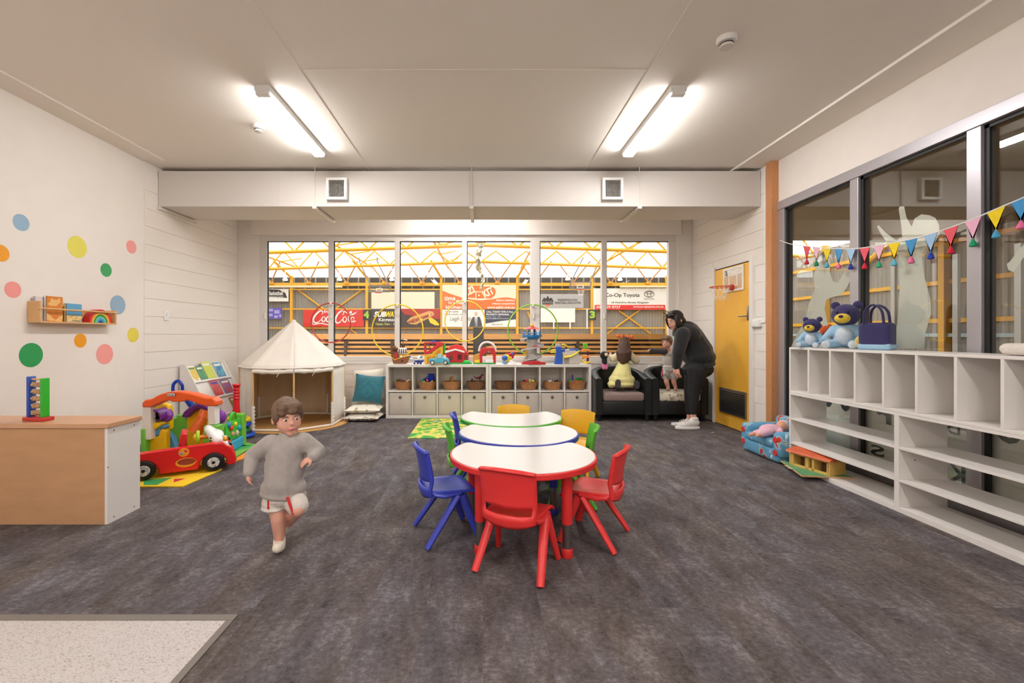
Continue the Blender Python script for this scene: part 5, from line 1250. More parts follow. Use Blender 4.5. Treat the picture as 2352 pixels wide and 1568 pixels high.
for x in (0, -.49):
    for y in ((-.03, .30) if x == 0 else (-.03,)):
        w = MB().lathe([(.0, -.02), (.05, -.022), (.078, -.018), (.086, -.005), (.086, .045), (.078, .055), (0, .055)], 28, M=Matrix.Translation((x, y, .0875)) @ Matrix.Rotation(R(-90), 4, 'X')).build('wheel', plast(20, 20, 22, .35), t)
        MB().lathe([(.0, -.024), (.046, -.023), (.05, -.019), (0, -.018)], 24, M=Matrix.Translation((x, y, .0875)) @ Matrix.Rotation(R(-90), 4, 'X')).build('hubcap', ramp_mat('hub_print', [(.0, (226, 222, 216)), (.5, (200, 196, 190)), (.58, (120, 150, 190)), (.66, (216, 90, 70))], 60, rough=.4), w)
        MB().lathe([(.0, -.03), (.014, -.029), (.014, -.02), (0, -.02)], 14, M=Matrix.Translation((x, y, .0875)) @ Matrix.Rotation(R(-90), 4, 'X')).build('hub_cap_centre', BLACK, w)
MB().lathe([(0, 0), (.04, 0), (.038, .006), (0, .008)], 24, M=Matrix.Translation((-.215, -.019, .205)) @ Matrix.Rotation(R(90), 4, 'X')).build('side_dial', plast(244, 150, 40), t)
for dx, dz, c_ in ((.014, .012, (206, 40, 40)), (-.018, -.006, (110, 150, 190))): MB().lathe([(0, 0), (.012, 0), (0, .006)], 14, M=Matrix.Translation((-.215 + dx, -.026, .205 + dz)) @ Matrix.Rotation(R(90), 4, 'X')).build('dial_bead', plast(*c_), t)
MB().prism(circ(-.20, .112, .075, 28, ry=.042), -.023, -.0195, plane='XZ').build('window_rim', plast(246, 170, 40), t, ang=30); MB().prism(circ(-.195, .118, .066, 28, ry=.030), -.0245, -.0225, plane='XZ').build('window_opening', plast(150, 60, 40), t, ang=30)
for y in (.03, .28):
    e = MB().ball((.105, y, .225), (.03, .03, .042), 14, rot=(0, R(-40), 0)).build('eye', WHITEP, t); MB().ball((.124, y - .008, .232), (.016, .018, .026), 12, rot=(0, R(-40), 0)).build('pupil', plast(40, 30, 26), e)
MB().ball((.09, -.01, .29), (.02, .02, .025), 10).build('headlamp', plast(246, 170, 40), t)

GA = (X(350, 4.45), 4.45)
t = thing('activity_garden', 'plastic activity playset with an orange arch, white posts and green walls', 'toy', (GA[0], GA[1], .013))
gs = FPX / 4.45
def ga(px, py): return ((px - 350) / gs, (1064 - py) / gs - .031)
def gad(px, py, d): return (X(px, 4.45 + d) - GA[0], Z(py, 4.45 + d) - .013)
def gslab(name, pts, d0, d1, rgb, bevel=.008, m_=None): return MB().prism([(lambda q: (q[0], max(q[1], .0)))(gad(*p, d0)) for p in pts], d0, d1, plane='XZ').build(name, m_ or plast(*rgb), t, ang=30, bevel=bevel)
LG = (116, 196, 70)
ar = gslab('arch', [(325, 935), (326, 924), (333, 918), (345, 917), (365, 906), (385, 900), (410, 899), (440, 904), (470, 913), (488, 914), (496, 922), (497, 932), (468, 932), (450, 926), (430, 919), (420, 922), (412, 923), (394, 923), (388, 920), (372, 923), (352, 932), (346, 935)], -.06, .06, (240, 96, 36), .012)
MB().prism([(ga(404, 914)[0] + a, ga(404, 914)[1] + b) for a, b in rrect(-.042, .042, -.017, .017, .016)], -.068, -.06, plane='XZ').build('badge_rim', plast(120, 30, 20), ar, smooth=False); MB().prism([(ga(404, 914)[0] + a, ga(404, 914)[1] + b) for a, b in rrect(-.038, .038, -.013, .013, .012)], -.071, -.066, plane='XZ').build('badge', WHITEP, ar, smooth=False)
q = ga(404, 914); lettering('little tikes', K_, ar, q[0] - .032, q[1] - .007, q[0] + .032, q[1] + .007, -.0725, bold=.03)
gslab('white_post', [(327, 1010), (345, 1010), (345, 934), (327, 934)], -.04, .04, (236, 232, 230), .008); gslab('white_post', [(477, 976), (495, 976), (494, 932), (476, 932)], -.04, .04, (236, 232, 230), .008)
gslab('green_pillar', [(466, 1064), (499, 1064), (499, 977), (466, 978)], -.06, .05, LG, .012); gslab('green_pillar', [(322, 1066), (333, 1066), (333, 985), (322, 985)], -.05, .05, LG, .01)
gslab('green_wall', [(388, 1066), (428, 1066), (430, 962), (415, 953), (404, 952), (404, 960), (388, 961)], .28, .36, LG, .012)
gslab('yellow_wall', [(428, 1066), (480, 1066), (478, 950), (466, 940), (454, 940), (440, 948), (428, 962)], .27, .35, (240, 184, 20), .012)
gslab('purple_gable', [(415, 958), (421, 946), (430, 938), (443, 930), (456, 927), (476, 934), (476, 944), (462, 939), (448, 941), (438, 950), (428, 960)], .20, .30, (104, 34, 130), .012)
gslab('yellow_gate', [(331, 1066), (382, 1066), (381, 990), (370, 984), (366, 990), (364, 1000), (356, 1004), (348, 1002), (345, 992), (337, 993), (332, 1000)], .02, .09, (240, 190, 20), .012)
gslab('yellow_scoop', [(328, 985), (340, 988), (356, 986), (366, 978), (367, 971), (345, 971), (333, 974)], .0, .14, (240, 200, 30), .01)
gslab('blue_latch', [(346, 1000), (356, 1003), (366, 999), (368, 984), (380, 984), (380, 977), (366, 978), (350, 986)], .03, .10, (80, 150, 200), .01)
gslab('yellow_back', [(347, 942), (352, 932), (372, 926), (384, 930), (388, 945), (388, 988), (372, 990), (372, 965), (350, 960)], .14, .22, (240, 200, 20), .012)
tun = MB(); tun.ring([ga(336 + 17 * (1 - math.cos(a * math.pi / 11)) / 1.0, 972 - (22 * math.sin(a * math.pi / 11))) for a in range(12)], [ga(339 + 14 * (1 - math.cos(a * math.pi / 11)), 972 - (18 * math.sin(a * math.pi / 11))) for a in range(12)], .0, .18, plane='XZ').build('purple_tunnel', plast(120, 40, 150), t, ang=30)
gslab('tunnel_back', [(336, 972), (337, 958), (346, 950), (362, 950), (370, 960), (370, 972)], .17, .19, (84, 10, 106), .003)
gslab('purple_wheel', [(368, 965), (372, 950), (382, 944), (388, 955), (387, 966), (376, 972)], .08, .15, (130, 50, 160), .012)
MB().ball((*ga(410, 0)[:1], .34, ga(0, 948)[1]), (.055, .04, .035), 12).build('green_tree', plast(20, 120, 60), t)
gslab('blue_door', [(380, 1066), (408, 1066), (404, 1025), (396, 1003), (384, 992), (380, 994)], .10, .16, (80, 160, 214), .012)
for a, b, r0, r1 in (((455, 955), (452, 972), .035, .045), ((452, 972), (445, 988), .047, .056), ((445, 988), (437, 1006), .056, .066)):
    p, q = ga(*a), ga(*b); MB().cyl((p[0], .10, p[1]), (q[0], .08, q[1]), r0, r1, n=18).build('orange_nozzle', plast(240, 110, 30), t)
# wing going back on the right with the activity panel
wing = Matrix.Translation((ga(499, 0)[0], 0, 0)) @ Matrix.Rotation(R(96), 4, 'Z')
MB().bx(0, .46, -.04, .04, 0, .27, M=wing).build('wing_wall', plast(*LG), t, smooth=False, bevel=.012)
MB().bx(.42, .52, -.07, .07, 0, .335, M=wing).build('wing_end', plast(*LG), t, smooth=False, bevel=.012)
MB().bx(.02, .43, -.075, -.04, .0, .10, M=wing).build('blue_ledge', plast(60, 176, 220), t, smooth=False, bevel=.01)
MB().bx(.06, .40, -.055, -.04, .11, .30, M=wing).build('activity_panel', plast(60, 200, 60), t, smooth=False, bevel=.01)
for k, (a, z, r, c_) in enumerate(((.16, .24, .03, (226, 70, 40)), (.26, .26, .025, (240, 214, 40)), (.36, .2, .035, (50, 160, 190)), (.2, .17, .025, (210, 160, 120)), (.12, .28, .03, (60, 140, 200)), (.30, .16, .03, (200, 190, 160)))):
    MB().ball((a, -.06, z), (r, .02, r), 10, M=wing).build('activity_knob', plast(*c_), t)
MB().torus((.23, -.05, .30), .08, .012, 'Y', 24, 6, M=wing).build('panel_hood', plast(70, 200, 50), t)
MB().ball((.12, .02, .36), (.05, .05, .07), 12, M=wing).build('purple_knob', plast(130, 50, 160), t)

# giant ring stacker
gx, gy = G(543, 1004)
t = thing('ring_stacker', 'tall red ribbed post with big coloured rings beside the book display', 'toy', (gx, gy, 0))
MB().lathe([(.15, 0), (.15, .02), (.12, .035), (.04, .045), (.036, .06), (.042, .30), (.036, .34), (.034, .44), (.030, .44)] + [p for k in range(4) for p in ((.030, .445 + .035 * k), (.04, .457 + .035 * k), (.03, .47 + .035 * k))] + [(.035, .585), (.046, .615), (.04, .625), (0, .625)], 24).build('post', plast(216, 24, 40), t)
for k, (z, r, c_, dx) in enumerate(((.03, .17, (30, 90, 200), .03), (.065, .145, (44, 44, 60), .02), (.105, .135, (20, 130, 80), .015), (.15, .14, (26, 70, 190), .02), (.215, .125, (240, 200, 40), .03))):
    MB().torus((dx, 0, z), r - .02, .024, 'Z', 36, 10, M=Matrix.Translation((dx, 0, z)) @ Matrix.Rotation(R(6 * (k % 3)), 4, 'Y') @ Matrix.Translation((-dx, 0, -z))).build('ring', plast(*c_), t)
lx, ly = X(408, 5.25), 5.25
t = thing('blue_scoop', 'blue plastic toy paddle with a loop handle standing behind the arch', 'toy', (lx, ly, 0), R(10))
MB().tube(catmull([(.30, .1, .052), (.22, .08, .2), (.12, .05, .38), (.05, .02, .52), (.045, 0, .62), (0, 0, .665), (-.045, 0, .62), (-.04, 0, .52), (.02, .02, .46)], 6), [.05] * 10 + [.035] * 10 + [.018] * 29, 10).build('handle', plast(24, 60, 170), t)

# ------------------------------------------------------------------ canvas play tent
TX, TYc, TR, ZE, ZA = -2.57, 6.19, .655, .785, 1.40
t = thing('play_tent', 'white canvas play tent with a pointed roof and rolled-up front flaps', 'tent', (TX, TYc, 0), R(22.5))
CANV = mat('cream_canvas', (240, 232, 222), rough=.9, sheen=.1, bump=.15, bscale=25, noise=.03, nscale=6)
CANT = mat('canvas_painted_shade', (222, 196, 160), rough=.95, bump=.15, bscale=20)  # browner copy of the canvas: the tent's inner shade is put into its colour
vert = [(TR * math.sin(R(45 * k)), -TR * math.cos(R(45 * k))) for k in range(8)]      # k=0 points at the camera
mb = MB()
def roof(u, v):
    a = u * 8; k = int(a) % 8; f_ = a - int(a); p, q = vert[k], vert[(k + 1) % 8]
    x, y = p[0] + (q[0] - p[0]) * f_, p[1] + (q[1] - p[1]) * f_
    s = 1 - v; sag = 1 + .0 * s
    z = ZE + (ZA - ZE) * (v ** .97) - .012 * math.sin(math.pi * f_) * math.sin(math.pi * v)
    return (x * s * 1.03, y * s * 1.03, z if v < .97 else ZA - .012)
MB().grid(roof, 64, 14).build('roof', CANV, t, solid=.004, ang=60)
MB().ball((0, 0, ZA - .02), (.03, .03, .022), 12).build('roof_cap', CANV, t)
hem = []
for k in range(8):
    p, q = vert[k], vert[(k + 1) % 8]
    for j in range(4): hem.append(((p[0] + (q[0] - p[0]) * j / 4) * 1.03, (p[1] + (q[1] - p[1]) * j / 4) * 1.03, ZE + .004 * math.sin(j * 2 + k)))
MB().tube(hem, .012, 8, True).build('eave_hem', CANV, t)
for k in range(8):
    p, q = vert[k], vert[(k + 1) % 8]
    MB().cyl((p[0], p[1], .02), (p[0], p[1], ZE), .012, n=10).build('pole', mat('bamboo_pole', (226, 184, 126), rough=.5), t)
    sock = [(p[0] + .004 * (i % 2), p[1], .012 + .022 * i) for i in range(15)]
    MB().tube(sock, [.016 + .008 * (i % 2) for i in range(15)], 9).build('gathered_sleeve', CANV, t)
    if k not in (0, 7):                                              # closed wall panels; the two front ones are rolled up
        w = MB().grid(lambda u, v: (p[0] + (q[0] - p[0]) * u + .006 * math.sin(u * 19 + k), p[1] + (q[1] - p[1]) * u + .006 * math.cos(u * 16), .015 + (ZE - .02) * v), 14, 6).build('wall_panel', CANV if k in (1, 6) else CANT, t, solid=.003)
    if k in (1, 6):
        pass
    if k in (0, 7):
        rp = [(p[0] + (q[0] - p[0]) * j / 8 * 1.0, p[1] + (q[1] - p[1]) * j / 8 - .01, ZE - .035 - .012 * math.sin(math.pi * j / 8) + .004 * (j % 2)) for j in range(9)]
        MB().tube(rp, [.024 + .004 * (j % 3) for j in range(9)], 10).build('rolled_flap', CANV, t)
        mid = rp[4 if k == 0 else 5]
        MB().tube(catmull([(mid[0], mid[1] - .03, mid[2] + .05), (mid[0] + .01, mid[1] - .035, mid[2]), (mid[0] - .02, mid[1] - .035, mid[2] - .06)], 4), .004, 5).build('tie', CANV, t)
base = [(vert[k][0] + (vert[(k + 1) % 8][0] - vert[k][0]) * j / 5, vert[k][1] + (vert[(k + 1) % 8][1] - vert[k][1]) * j / 5, .0255) for k in range(8) for j in range(5)]
MB().tube(base, .014, 7, True).build('base_rail', CANV, t)
o = MB().lathe([(0, .001), (.70, .001), (.70, .006), (.68, .009), (0, .009)], 64, c=(0, 0, 0)).build('round_mat', mat('tan_mat', (206, 156, 92), rough=.85, bump=.2, bscale=80), None)
o.location = (TX + .02, TYc, 0); tag(o, 'round tan floor mat under the canvas tent', 'mat')

# cushions
def cushion(name, label, loc, w, h, th, m_, rot, extra=None):
    t = thing(name, label, 'cushion', loc); t.rotation_euler = rot
    def top(sg):
        def f_(u, v):
            a, b = 2 * u - 1, 2 * v - 1
            e = (1 - abs(a) ** 3.0) * (1 - abs(b) ** 3.0)
            pin = 1 - .07 * (1 - abs(b) ** 2) * abs(a) ** 4; pin2 = 1 - .07 * (1 - abs(a) ** 2) * abs(b) ** 4
            return (a * w / 2 * pin, sg * th / 2 * max(e, 0) ** .6, b * h / 2 * pin2)
        return f_
    MB().grid(top(-1), 14, 14).grid(top(1), 14, 14).build('cover', m_, t)
    if extra: extra(t)
    return t
TEAL = mat('teal_velvet', (14, 104, 120), rough=.6, sheen=.5, noise=.15, nscale=8)
def chev(t):
    mb = MB()
    for z, n_ in ((.09, 3), (.03, 5), (-.03, 3), (-.10, 5)):
        pts = [((j - (n_ - 1) / 2) * .06, z + (.05 if j % 2 else -.02)) for j in range(n_)]
        mb.tube([(a, -.070 + .9 * a * a + .9 * b * b, b) for a, b in pts], .003, 5)
    mb.build('stitched_pattern', plast(60, 176, 180, .7), t)
cushion('cushion', 'teal velvet cushion with a stitched zigzag leaning on the floor cushions', (X(847, 6.50), 6.50, .425), .42, .40, .13, TEAL, (R(-12), R(6), R(4)), chev)
cushion('cushion', 'plain white cushion propped behind the teal cushion', (X(845, 6.70), 6.72, .46), .46, .46, .12, cloth(236, 226, 212), (R(-10), R(-4), 0))
PAT1 = ramp_mat('leaf_print', [(.0, (240, 232, 216)), (.52, (238, 230, 214)), (.57, (90, 120, 70)), (.60, (236, 228, 210)), (.64, (206, 130, 70)), (.67, (240, 232, 216))], 9, rough=.9, detail=1)
PAT2 = ramp_mat('animal_print', [(.0, (238, 232, 220)), (.54, (236, 230, 220)), (.58, (70, 70, 72)), (.61, (232, 226, 216)), (.65, (190, 180, 70)), (.68, (226, 140, 130)), (.72, (240, 234, 222))], 11, rough=.9, detail=1)
cushion('floor_cushion', 'leaf patterned floor cushion on top of the stack beside the tent', (-1.665, 6.45, .158), .49, .48, .10, PAT1, (R(90), 0, R(2)))
cushion('floor_cushion', 'animal patterned floor cushion at the bottom of the stack beside the tent', (-1.665, 6.43, .052), .49, .48, .10, PAT2, (R(90), 0, R(-2)))

# play rug in front of the shelves
t = thing('play_rug', 'green and yellow road-print play rug between the shelves and the tables', 'rug', (0, 0, 0))
MB().bx(-.868, .12, 5.25, 6.46, .0005, .008).build('mat', ramp_mat('road_print', [(.0, (40, 150, 60)), (.38, (90, 180, 60)), (.45, (170, 200, 60)), (.49, (240, 206, 110)), (.555, (236, 196, 96)), (.57, (150, 190, 60)), (.63, (60, 150, 60)), (.68, (110, 160, 210)), (.71, (240, 240, 230)), (.74, (226, 110, 70))], 5.5, rough=.6, detail=2.5), t, smooth=False)
# ------------------------------------------------------------------ right side: low shelf and what stands on it
RX0, RX1 = 2.81, 3.14
YL = 4.175
t = thing('low_shelf', 'long white low shelf with a row of cubbies over open shelves under the side window', 'shelf', (RX0, YL, 0))
Dp = RX1 - RX0; END = -3.3
def wb_(name, y0, y1, z0, z1, x0=0, x1=Dp): return MB().bx(x0, x1, y0, y1, z0, z1).build(name, WHITE, t, smooth=False, bevel=.0012)
wb_('top_board', END, 0, 1.066, 1.084); wb_('cubby_floor', END, 0, .672, .690); wb_('base_top_board', END, 0, .652, .671)
wb_('end_panel', -.018, 0, 0, .652); wb_('end_panel', -.018, 0, .690, 1.066)
k = 1
while YL - .2447 * k > YL + END:
    y = -.2447 * k; wb_('cubby_divider', y - .009, y + .009, .690, 1.066); k += 1
for y0, y1 in ((-1.10, -1.065), (-2.19, -2.155), (END, END + .018)): wb_('base_divider', y0, y1, 0, .652)
MB().bx(Dp - .006, Dp, END, 0, .690, 1.066).build('cubby_back', WHITE, t, smooth=False)
for a, b in ((-1.065, -.018), (-2.155, -1.10), (END + .018, -2.19)):
    for z in (.205, .425): wb_('open_shelf', a, b, z, z + .017, .002)
    wb_('bottom_board', a, b, .0, .035)
for y, z in ((-.024, 1.03), (-.03, .63), (-1.13, .36)): MB().ball((.08, y, z), .004, 8).build('peg_hole', BLACK, t)

ST = 1.0845
NAVY = cloth(52, 46, 96, .5, 500); SKYB = cloth(160, 200, 226, .5, 500); PALE = cloth(206, 216, 226, .5, 500); SNOUT = cloth(232, 196, 60, .4, 500)
def plush(label, loc, rz, s, head, bodyc, belly, snout, ear):
    t = thing('soft_toy', label, 'soft toy', loc, rz, group='soft toys on the low shelf')
    blob('body', bodyc, t, [('e', (0, .02, .30 * s), (.26 * s, .22 * s, .30 * s)), ('c', (-.14 * s, -.08 * s, .10 * s), .10 * s, (-.24 * s, -.42 * s, .09 * s), .09 * s), ('c', (.14 * s, -.08 * s, .10 * s), .10 * s, (.24 * s, -.42 * s, .09 * s), .09 * s), ('c', (-.22 * s, 0, .45 * s), .08 * s, (-.34 * s, -.18 * s, .22 * s), .07 * s), ('c', (.22 * s, 0, .45 * s), .08 * s, (.34 * s, -.18 * s, .22 * s), .07 * s)], .035 * s, 3)
    MB().ball((0, -.12 * s, .28 * s), (.17 * s, .13 * s, .2 * s), 14).build('belly', belly, t)
    blob('head', head, t, [('e', (0, 0, .74 * s), (.27 * s, .25 * s, .25 * s)), ('e', (0, -.1 * s, .70 * s), (.2 * s, .18 * s, .16 * s))], .035 * s, 3)
    for q in (-1, 1):
        MB().ball((q * .2 * s, .02, .96 * s), (.09 * s, .05 * s, .09 * s), 12).build('ear', ear, t)
        MB().ball((q * .1 * s, -.235 * s, .80 * s), (.028 * s, .02 * s, .03 * s), 10).build('eye', BLACK, t)
        MB().ball((q * .24 * s, -.50 * s, .09 * s), (.085 * s, .03 * s, .085 * s), 12).build('paw_pad', belly, t)
    m_ = MB().ball((0, -.25 * s, .66 * s), (.15 * s, .12 * s, .11 * s), 14).build('snout', snout, t); MB().ball((0, -.36 * s, .70 * s), (.045 * s, .03 * s, .035 * s), 10).build('nose', plast(40, 34, 60, .5), m_)
    return t
plush('smaller navy and sky blue soft toy sitting at the far end of the low shelf', (2.92, 4.04, ST), R(-52), .26, NAVY, SKYB, PALE, SNOUT, NAVY)
plush('larger navy and sky blue soft toy leaning beside the plush bag', (3.03, 3.80, ST), R(-52), .375, NAVY, SKYB, PALE, SNOUT, NAVY)
plush('orange soft toy peeping out between the two blue soft toys', (3.10, 4.105, ST), R(-5), .20, cloth(224, 96, 44, .5, 500), cloth(236, 140, 80, .5, 500), cloth(244, 222, 190, .5, 500), cloth(244, 222, 190, .5, 500), cloth(224, 96, 44, .5, 500))
t = thing('plush_bag', 'dark purple plush tote bag with pale blue base and two handles', 'bag', (2.98, 3.44, ST), R(-62))
MB().rbox((0, 0, .11), (.20, .13, .19), .03, n=4).build('body', NAVY, t); MB().rbox((0, 0, .025), (.207, .136, .05), .02, n=4).build('base_band', SKYB, t)
for q in (-1, 1):
    MB().tube(catmull([(-.06, q * .05, .19), (-.055, q * .05, .29), (-.02, q * .045, .335), (.02, q * .045, .325), (.05, q * .05, .28), (.06, q * .05, .19)], 5), .016, 8, flat=.5).build('handle', NAVY, t)
MB().ball((-.105, -.02, .06), (.02, .05, .045), 12).build('side_patch', cloth(240, 214, 120, .4, 500), t)
t = thing('folded_blanket', 'cream fluffy blanket folded on the near end of the low shelf', 'blanket', (2.975, 2.42, ST))
blob('layers', cloth(226, 216, 206, .8, 120), t, [('c', (0, .16, .035), .035, (.02, -.25, .035), .035), ('c', (.08, .12, .04), .04, (.08, -.25, .04), .04), ('c', (-.07, .10, .032), .032, (-.07, -.25, .032), .032), ('c', (.02, .02, .085), .035, (.02, -.25, .085), .035), ('c', (-.05, .0, .08), .028, (-.05, -.25, .08), .028)], .012, 4)

# bunting
BUN = [(1853, (226, 84, 96), (196, 40, 60)), (1875, (238, 186, 202), (20, 140, 90)), (1899, (240, 210, 50), (80, 170, 206)), (1926, (72, 150, 206), (240, 110, 160)), (1954, (166, 200, 230), (40, 50, 150)), (1986, (236, 90, 106), (214, 30, 60)), (2019, (238, 184, 204), (40, 160, 110)), (2054, (244, 212, 20), (90, 180, 206)), (2093, (66, 148, 204), (240, 110, 160)), (2138, (160, 196, 230), (30, 60, 170)), (2184, (236, 92, 106), (206, 30, 56)), (2235, (240, 180, 204), (20, 150, 100)), (2288, (244, 212, 20), (70, 160, 200)), (2345, (66, 150, 206), (236, 110, 160)), (2412, (160, 196, 230), (30, 60, 170))]
PXS = [(1792, 552), (1815, 560), (1852, 565), (1900, 570), (1955, 571), (1990, 568), (2054, 557), (2093, 549), (2138, 537), (2184, 522), (2235, 503), (2288, 480), (2352, 453), (2450, 408)]
BXp = XR - .035
def bun(px, py): y = FPX * BXp / (px - VX); return Vector((BXp, y, CH + (VY - py) / (px - VX) * BXp))
cord = [bun(*p) for p in PXS]
t = thing('bunting', 'string of felt pennants with tassels hung across the side window', 'bunting', tuple(cord[0]))
rel = [p - cord[0] for p in cord]
MB().tube(catmull(rel, 5), .0045, 6).build('cord', cloth(240, 236, 232), t)
def cz(y):
    for a, b in zip(cord, cord[1:]):
        if b.y <= y <= a.y: f_ = (a.y - y) / max(a.y - b.y, 1e-6); return a.z + (b.z - a.z) * f_
    return cord[-1].z
ordB = ['first', 'second', 'third', 'fourth', 'fifth']
for px, c_, c2_ in BUN:
    y = FPX * BXp / (px - VX); w = .052
    za, zb, zm = cz(y + w), cz(y - w), cz(y)
    o = cord[0]
    pn = MB().prism([(y + w - o.y, za - o.z), (y - w - o.y, zb - o.z), (y - o.y + .006, zm - .135 - o.z), (y - o.y - .006, zm - .135 - o.z)], -.0012, .0012, plane='YZ').build('pennant', cloth(*c_), t, smooth=False)
    MB().lathe([(0, 0), (.007, 0), (.008, -.008), (.016, -.022), (.021, -.045), (.012, -.05), (0, -.05)], 10, c=(0, y - o.y, zm - .132 - o.z)).build('tassel', cloth(*c2_), pn)

# foam sofa, doll and toy house at the foot of the shelf
SPACE = ramp_mat('space_print', [(.0, (96, 156, 190)), (.56, (104, 162, 194)), (.585, (220, 226, 220)), (.605, (96, 156, 190)), (.655, (236, 214, 120)), (.675, (98, 158, 192)), (.70, (206, 50, 46))], 12, rough=.7, detail=1)
SPACE2 = ramp_mat('space_piping', [(.0, (110, 170, 200)), (1, (120, 176, 204))], 5)
sx, sy = 2.93, 4.485
t = thing('foam_sofa', 'small blue space-print foam sofa on the carpet at the shelf end', 'sofa', (sx, sy, 0), R(-88))
MB().rbox((0, -.02, .075), (.56, .40, .14), .04, n=4).build('base', SPACE, t); MB().rbox((0, -.06, .17), (.40, .34, .08), .03, n=4).build('seat', SPACE, t)
MB().rbox((0, .17, .215), (.52, .12, .31), .05, n=4).build('backrest', SPACE, t)
for q in (-1, 1): MB().rbox((q * .245, -.02, .17), (.12, .40, .24), .045, n=4).build('armrest', SPACE, t)
for q in (-.245, .245):
    for k in range(2): MB().lathe([(0, 0), (.03, 0), (.028, .003), (0, .004)], 18, M=Matrix.Translation((q, -.222, .10 + .12 * k)) @ Matrix.Rotation(R(90), 4, 'X')).build('planet_print', plast(206, 48, 44, .7), t)
dl = Vector((sx, sy, 0))
t = thing('doll', 'baby doll in pink clothes lying on the blue foam sofa', 'doll', (2.765, 4.46, .2125), R(10))
SKIN_D = plast(226, 160, 130, .45)
PINK = cloth(232, 180, 196)
blob('body', SKIN_D, t, [('e', (.21, .02, .075), (.055, .055, .06)), ('c', (.15, .0, .06), .03, (.10, 0, .055), .03), ('c', (.10, 0, .055), .03, (-.13, -.02, .03), .02), ('c', (.05, -.02, .05), .03, (-.11, -.07, .03), .02), ('c', (.12, -.01, .06), .025, (.12, -.07, .06), .018), ('c', (-.13, -.02, .03), .02, (-.19, -.03, .02), .016), ('c', (-.11, -.07, .03), .02, (-.17, -.09, .02), .016), ('c', (.12, -.07, .06), .018, (.05, -.10, .04), .014)], .007)
blob('romper', PINK, t, [('e', (.06, 0, .055), (.12, .07, .055)), ('c', (0, -.02, .045), .04, (-.12, -.02, .03), .03), ('c', (0, -.05, .045), .04, (-.11, -.07, .03), .03), ('c', (.12, -.05, .06), .03, (.09, -.09, .05), .025)], .008)
MB().ball((.225, .025, .08), (.05, .056, .06), 14).build('bonnet', cloth(236, 206, 210), t)
hx, hy = G(1850, 1100)
t = thing('toy_house', 'wooden toy house with an orange roof on a painted green board', 'toy house', (0, 0, 0))
quad = [G(1793, 1069), G(1842, 1105), G(1968, 1110), (2.86, 3.98)]
cen = Vector((sum(p[0] for p in quad) / 4, sum(p[1] for p in quad) / 4, 0.036)); t.location = cen
lq = [(p[0] - cen.x, p[1] - cen.y) for p in quad]
MB().prism(lq, 0, .012).build('board_edge', BEECH, t, smooth=False); MB().prism([(a * .98, b * .98) for a, b in lq], .012, .0135).build('painted_lawn', mat('green_board', (96, 156, 110), rough=.6, noise=.12, nscale=9), t, smooth=False)
hm = Matrix.Translation((.05, .0, .0135)) @ Matrix.Rotation(R(-74), 4, 'Z')
WOODY = mat('yellow_timber', (226, 182, 96), rough=.5, noise=.08, nscale=12, stretch=(2, 8, 8))
MB().bx(-.17, -.145, -.085, .0, 0, .12, M=hm).bx(-.04, -.01, -.085, .0, 0, .12, M=hm).bx(.02, .04, -.085, .0, 0, .12, M=hm).bx(.145, .16, -.085, .0, 0, .12, M=hm).bx(-.17, .16, -.085, -.075, .1, .125, M=hm).bx(-.17, .16, -.085, -.078, 0, .02, M=hm).bx(.155, .17, -.085, .09, 0, .125, M=hm).bx(-.18, -.165, -.085, .09, 0, .125, M=hm).bx(-.17, .16, .08, .09, 0, .125, M=hm).build('walls', WOODY, t, smooth=False)
MB().bx(-.17, .16, .0, .01, 0, .12, M=hm).build('inner_wall', plast(120, 80, 50, .7), t, smooth=False)
ROOF = mat('orange_roof', (206, 96, 56), rough=.55, noise=.08, nscale=10)
MB().prism([(-.115, .118), (-.10, .132), (.0, .155), (.11, .13), (.11, .118)], -.20, .19, M=hm @ Matrix(((0, 0, 1, 0), (1, 0, 0, 0), (0, 1, 0, 0), (0, 0, 0, 1)))).build('roof', ROOF, t, smooth=False)
for q in ((-.14, -.16), (-.09, -.19)): MB().bx(q[0] - .02, q[0] + .02, q[1] - .012, q[1] + .012, .0, .001, M=hm).build('stepping_stone', plast(226, 214, 170, .7), t, smooth=False)

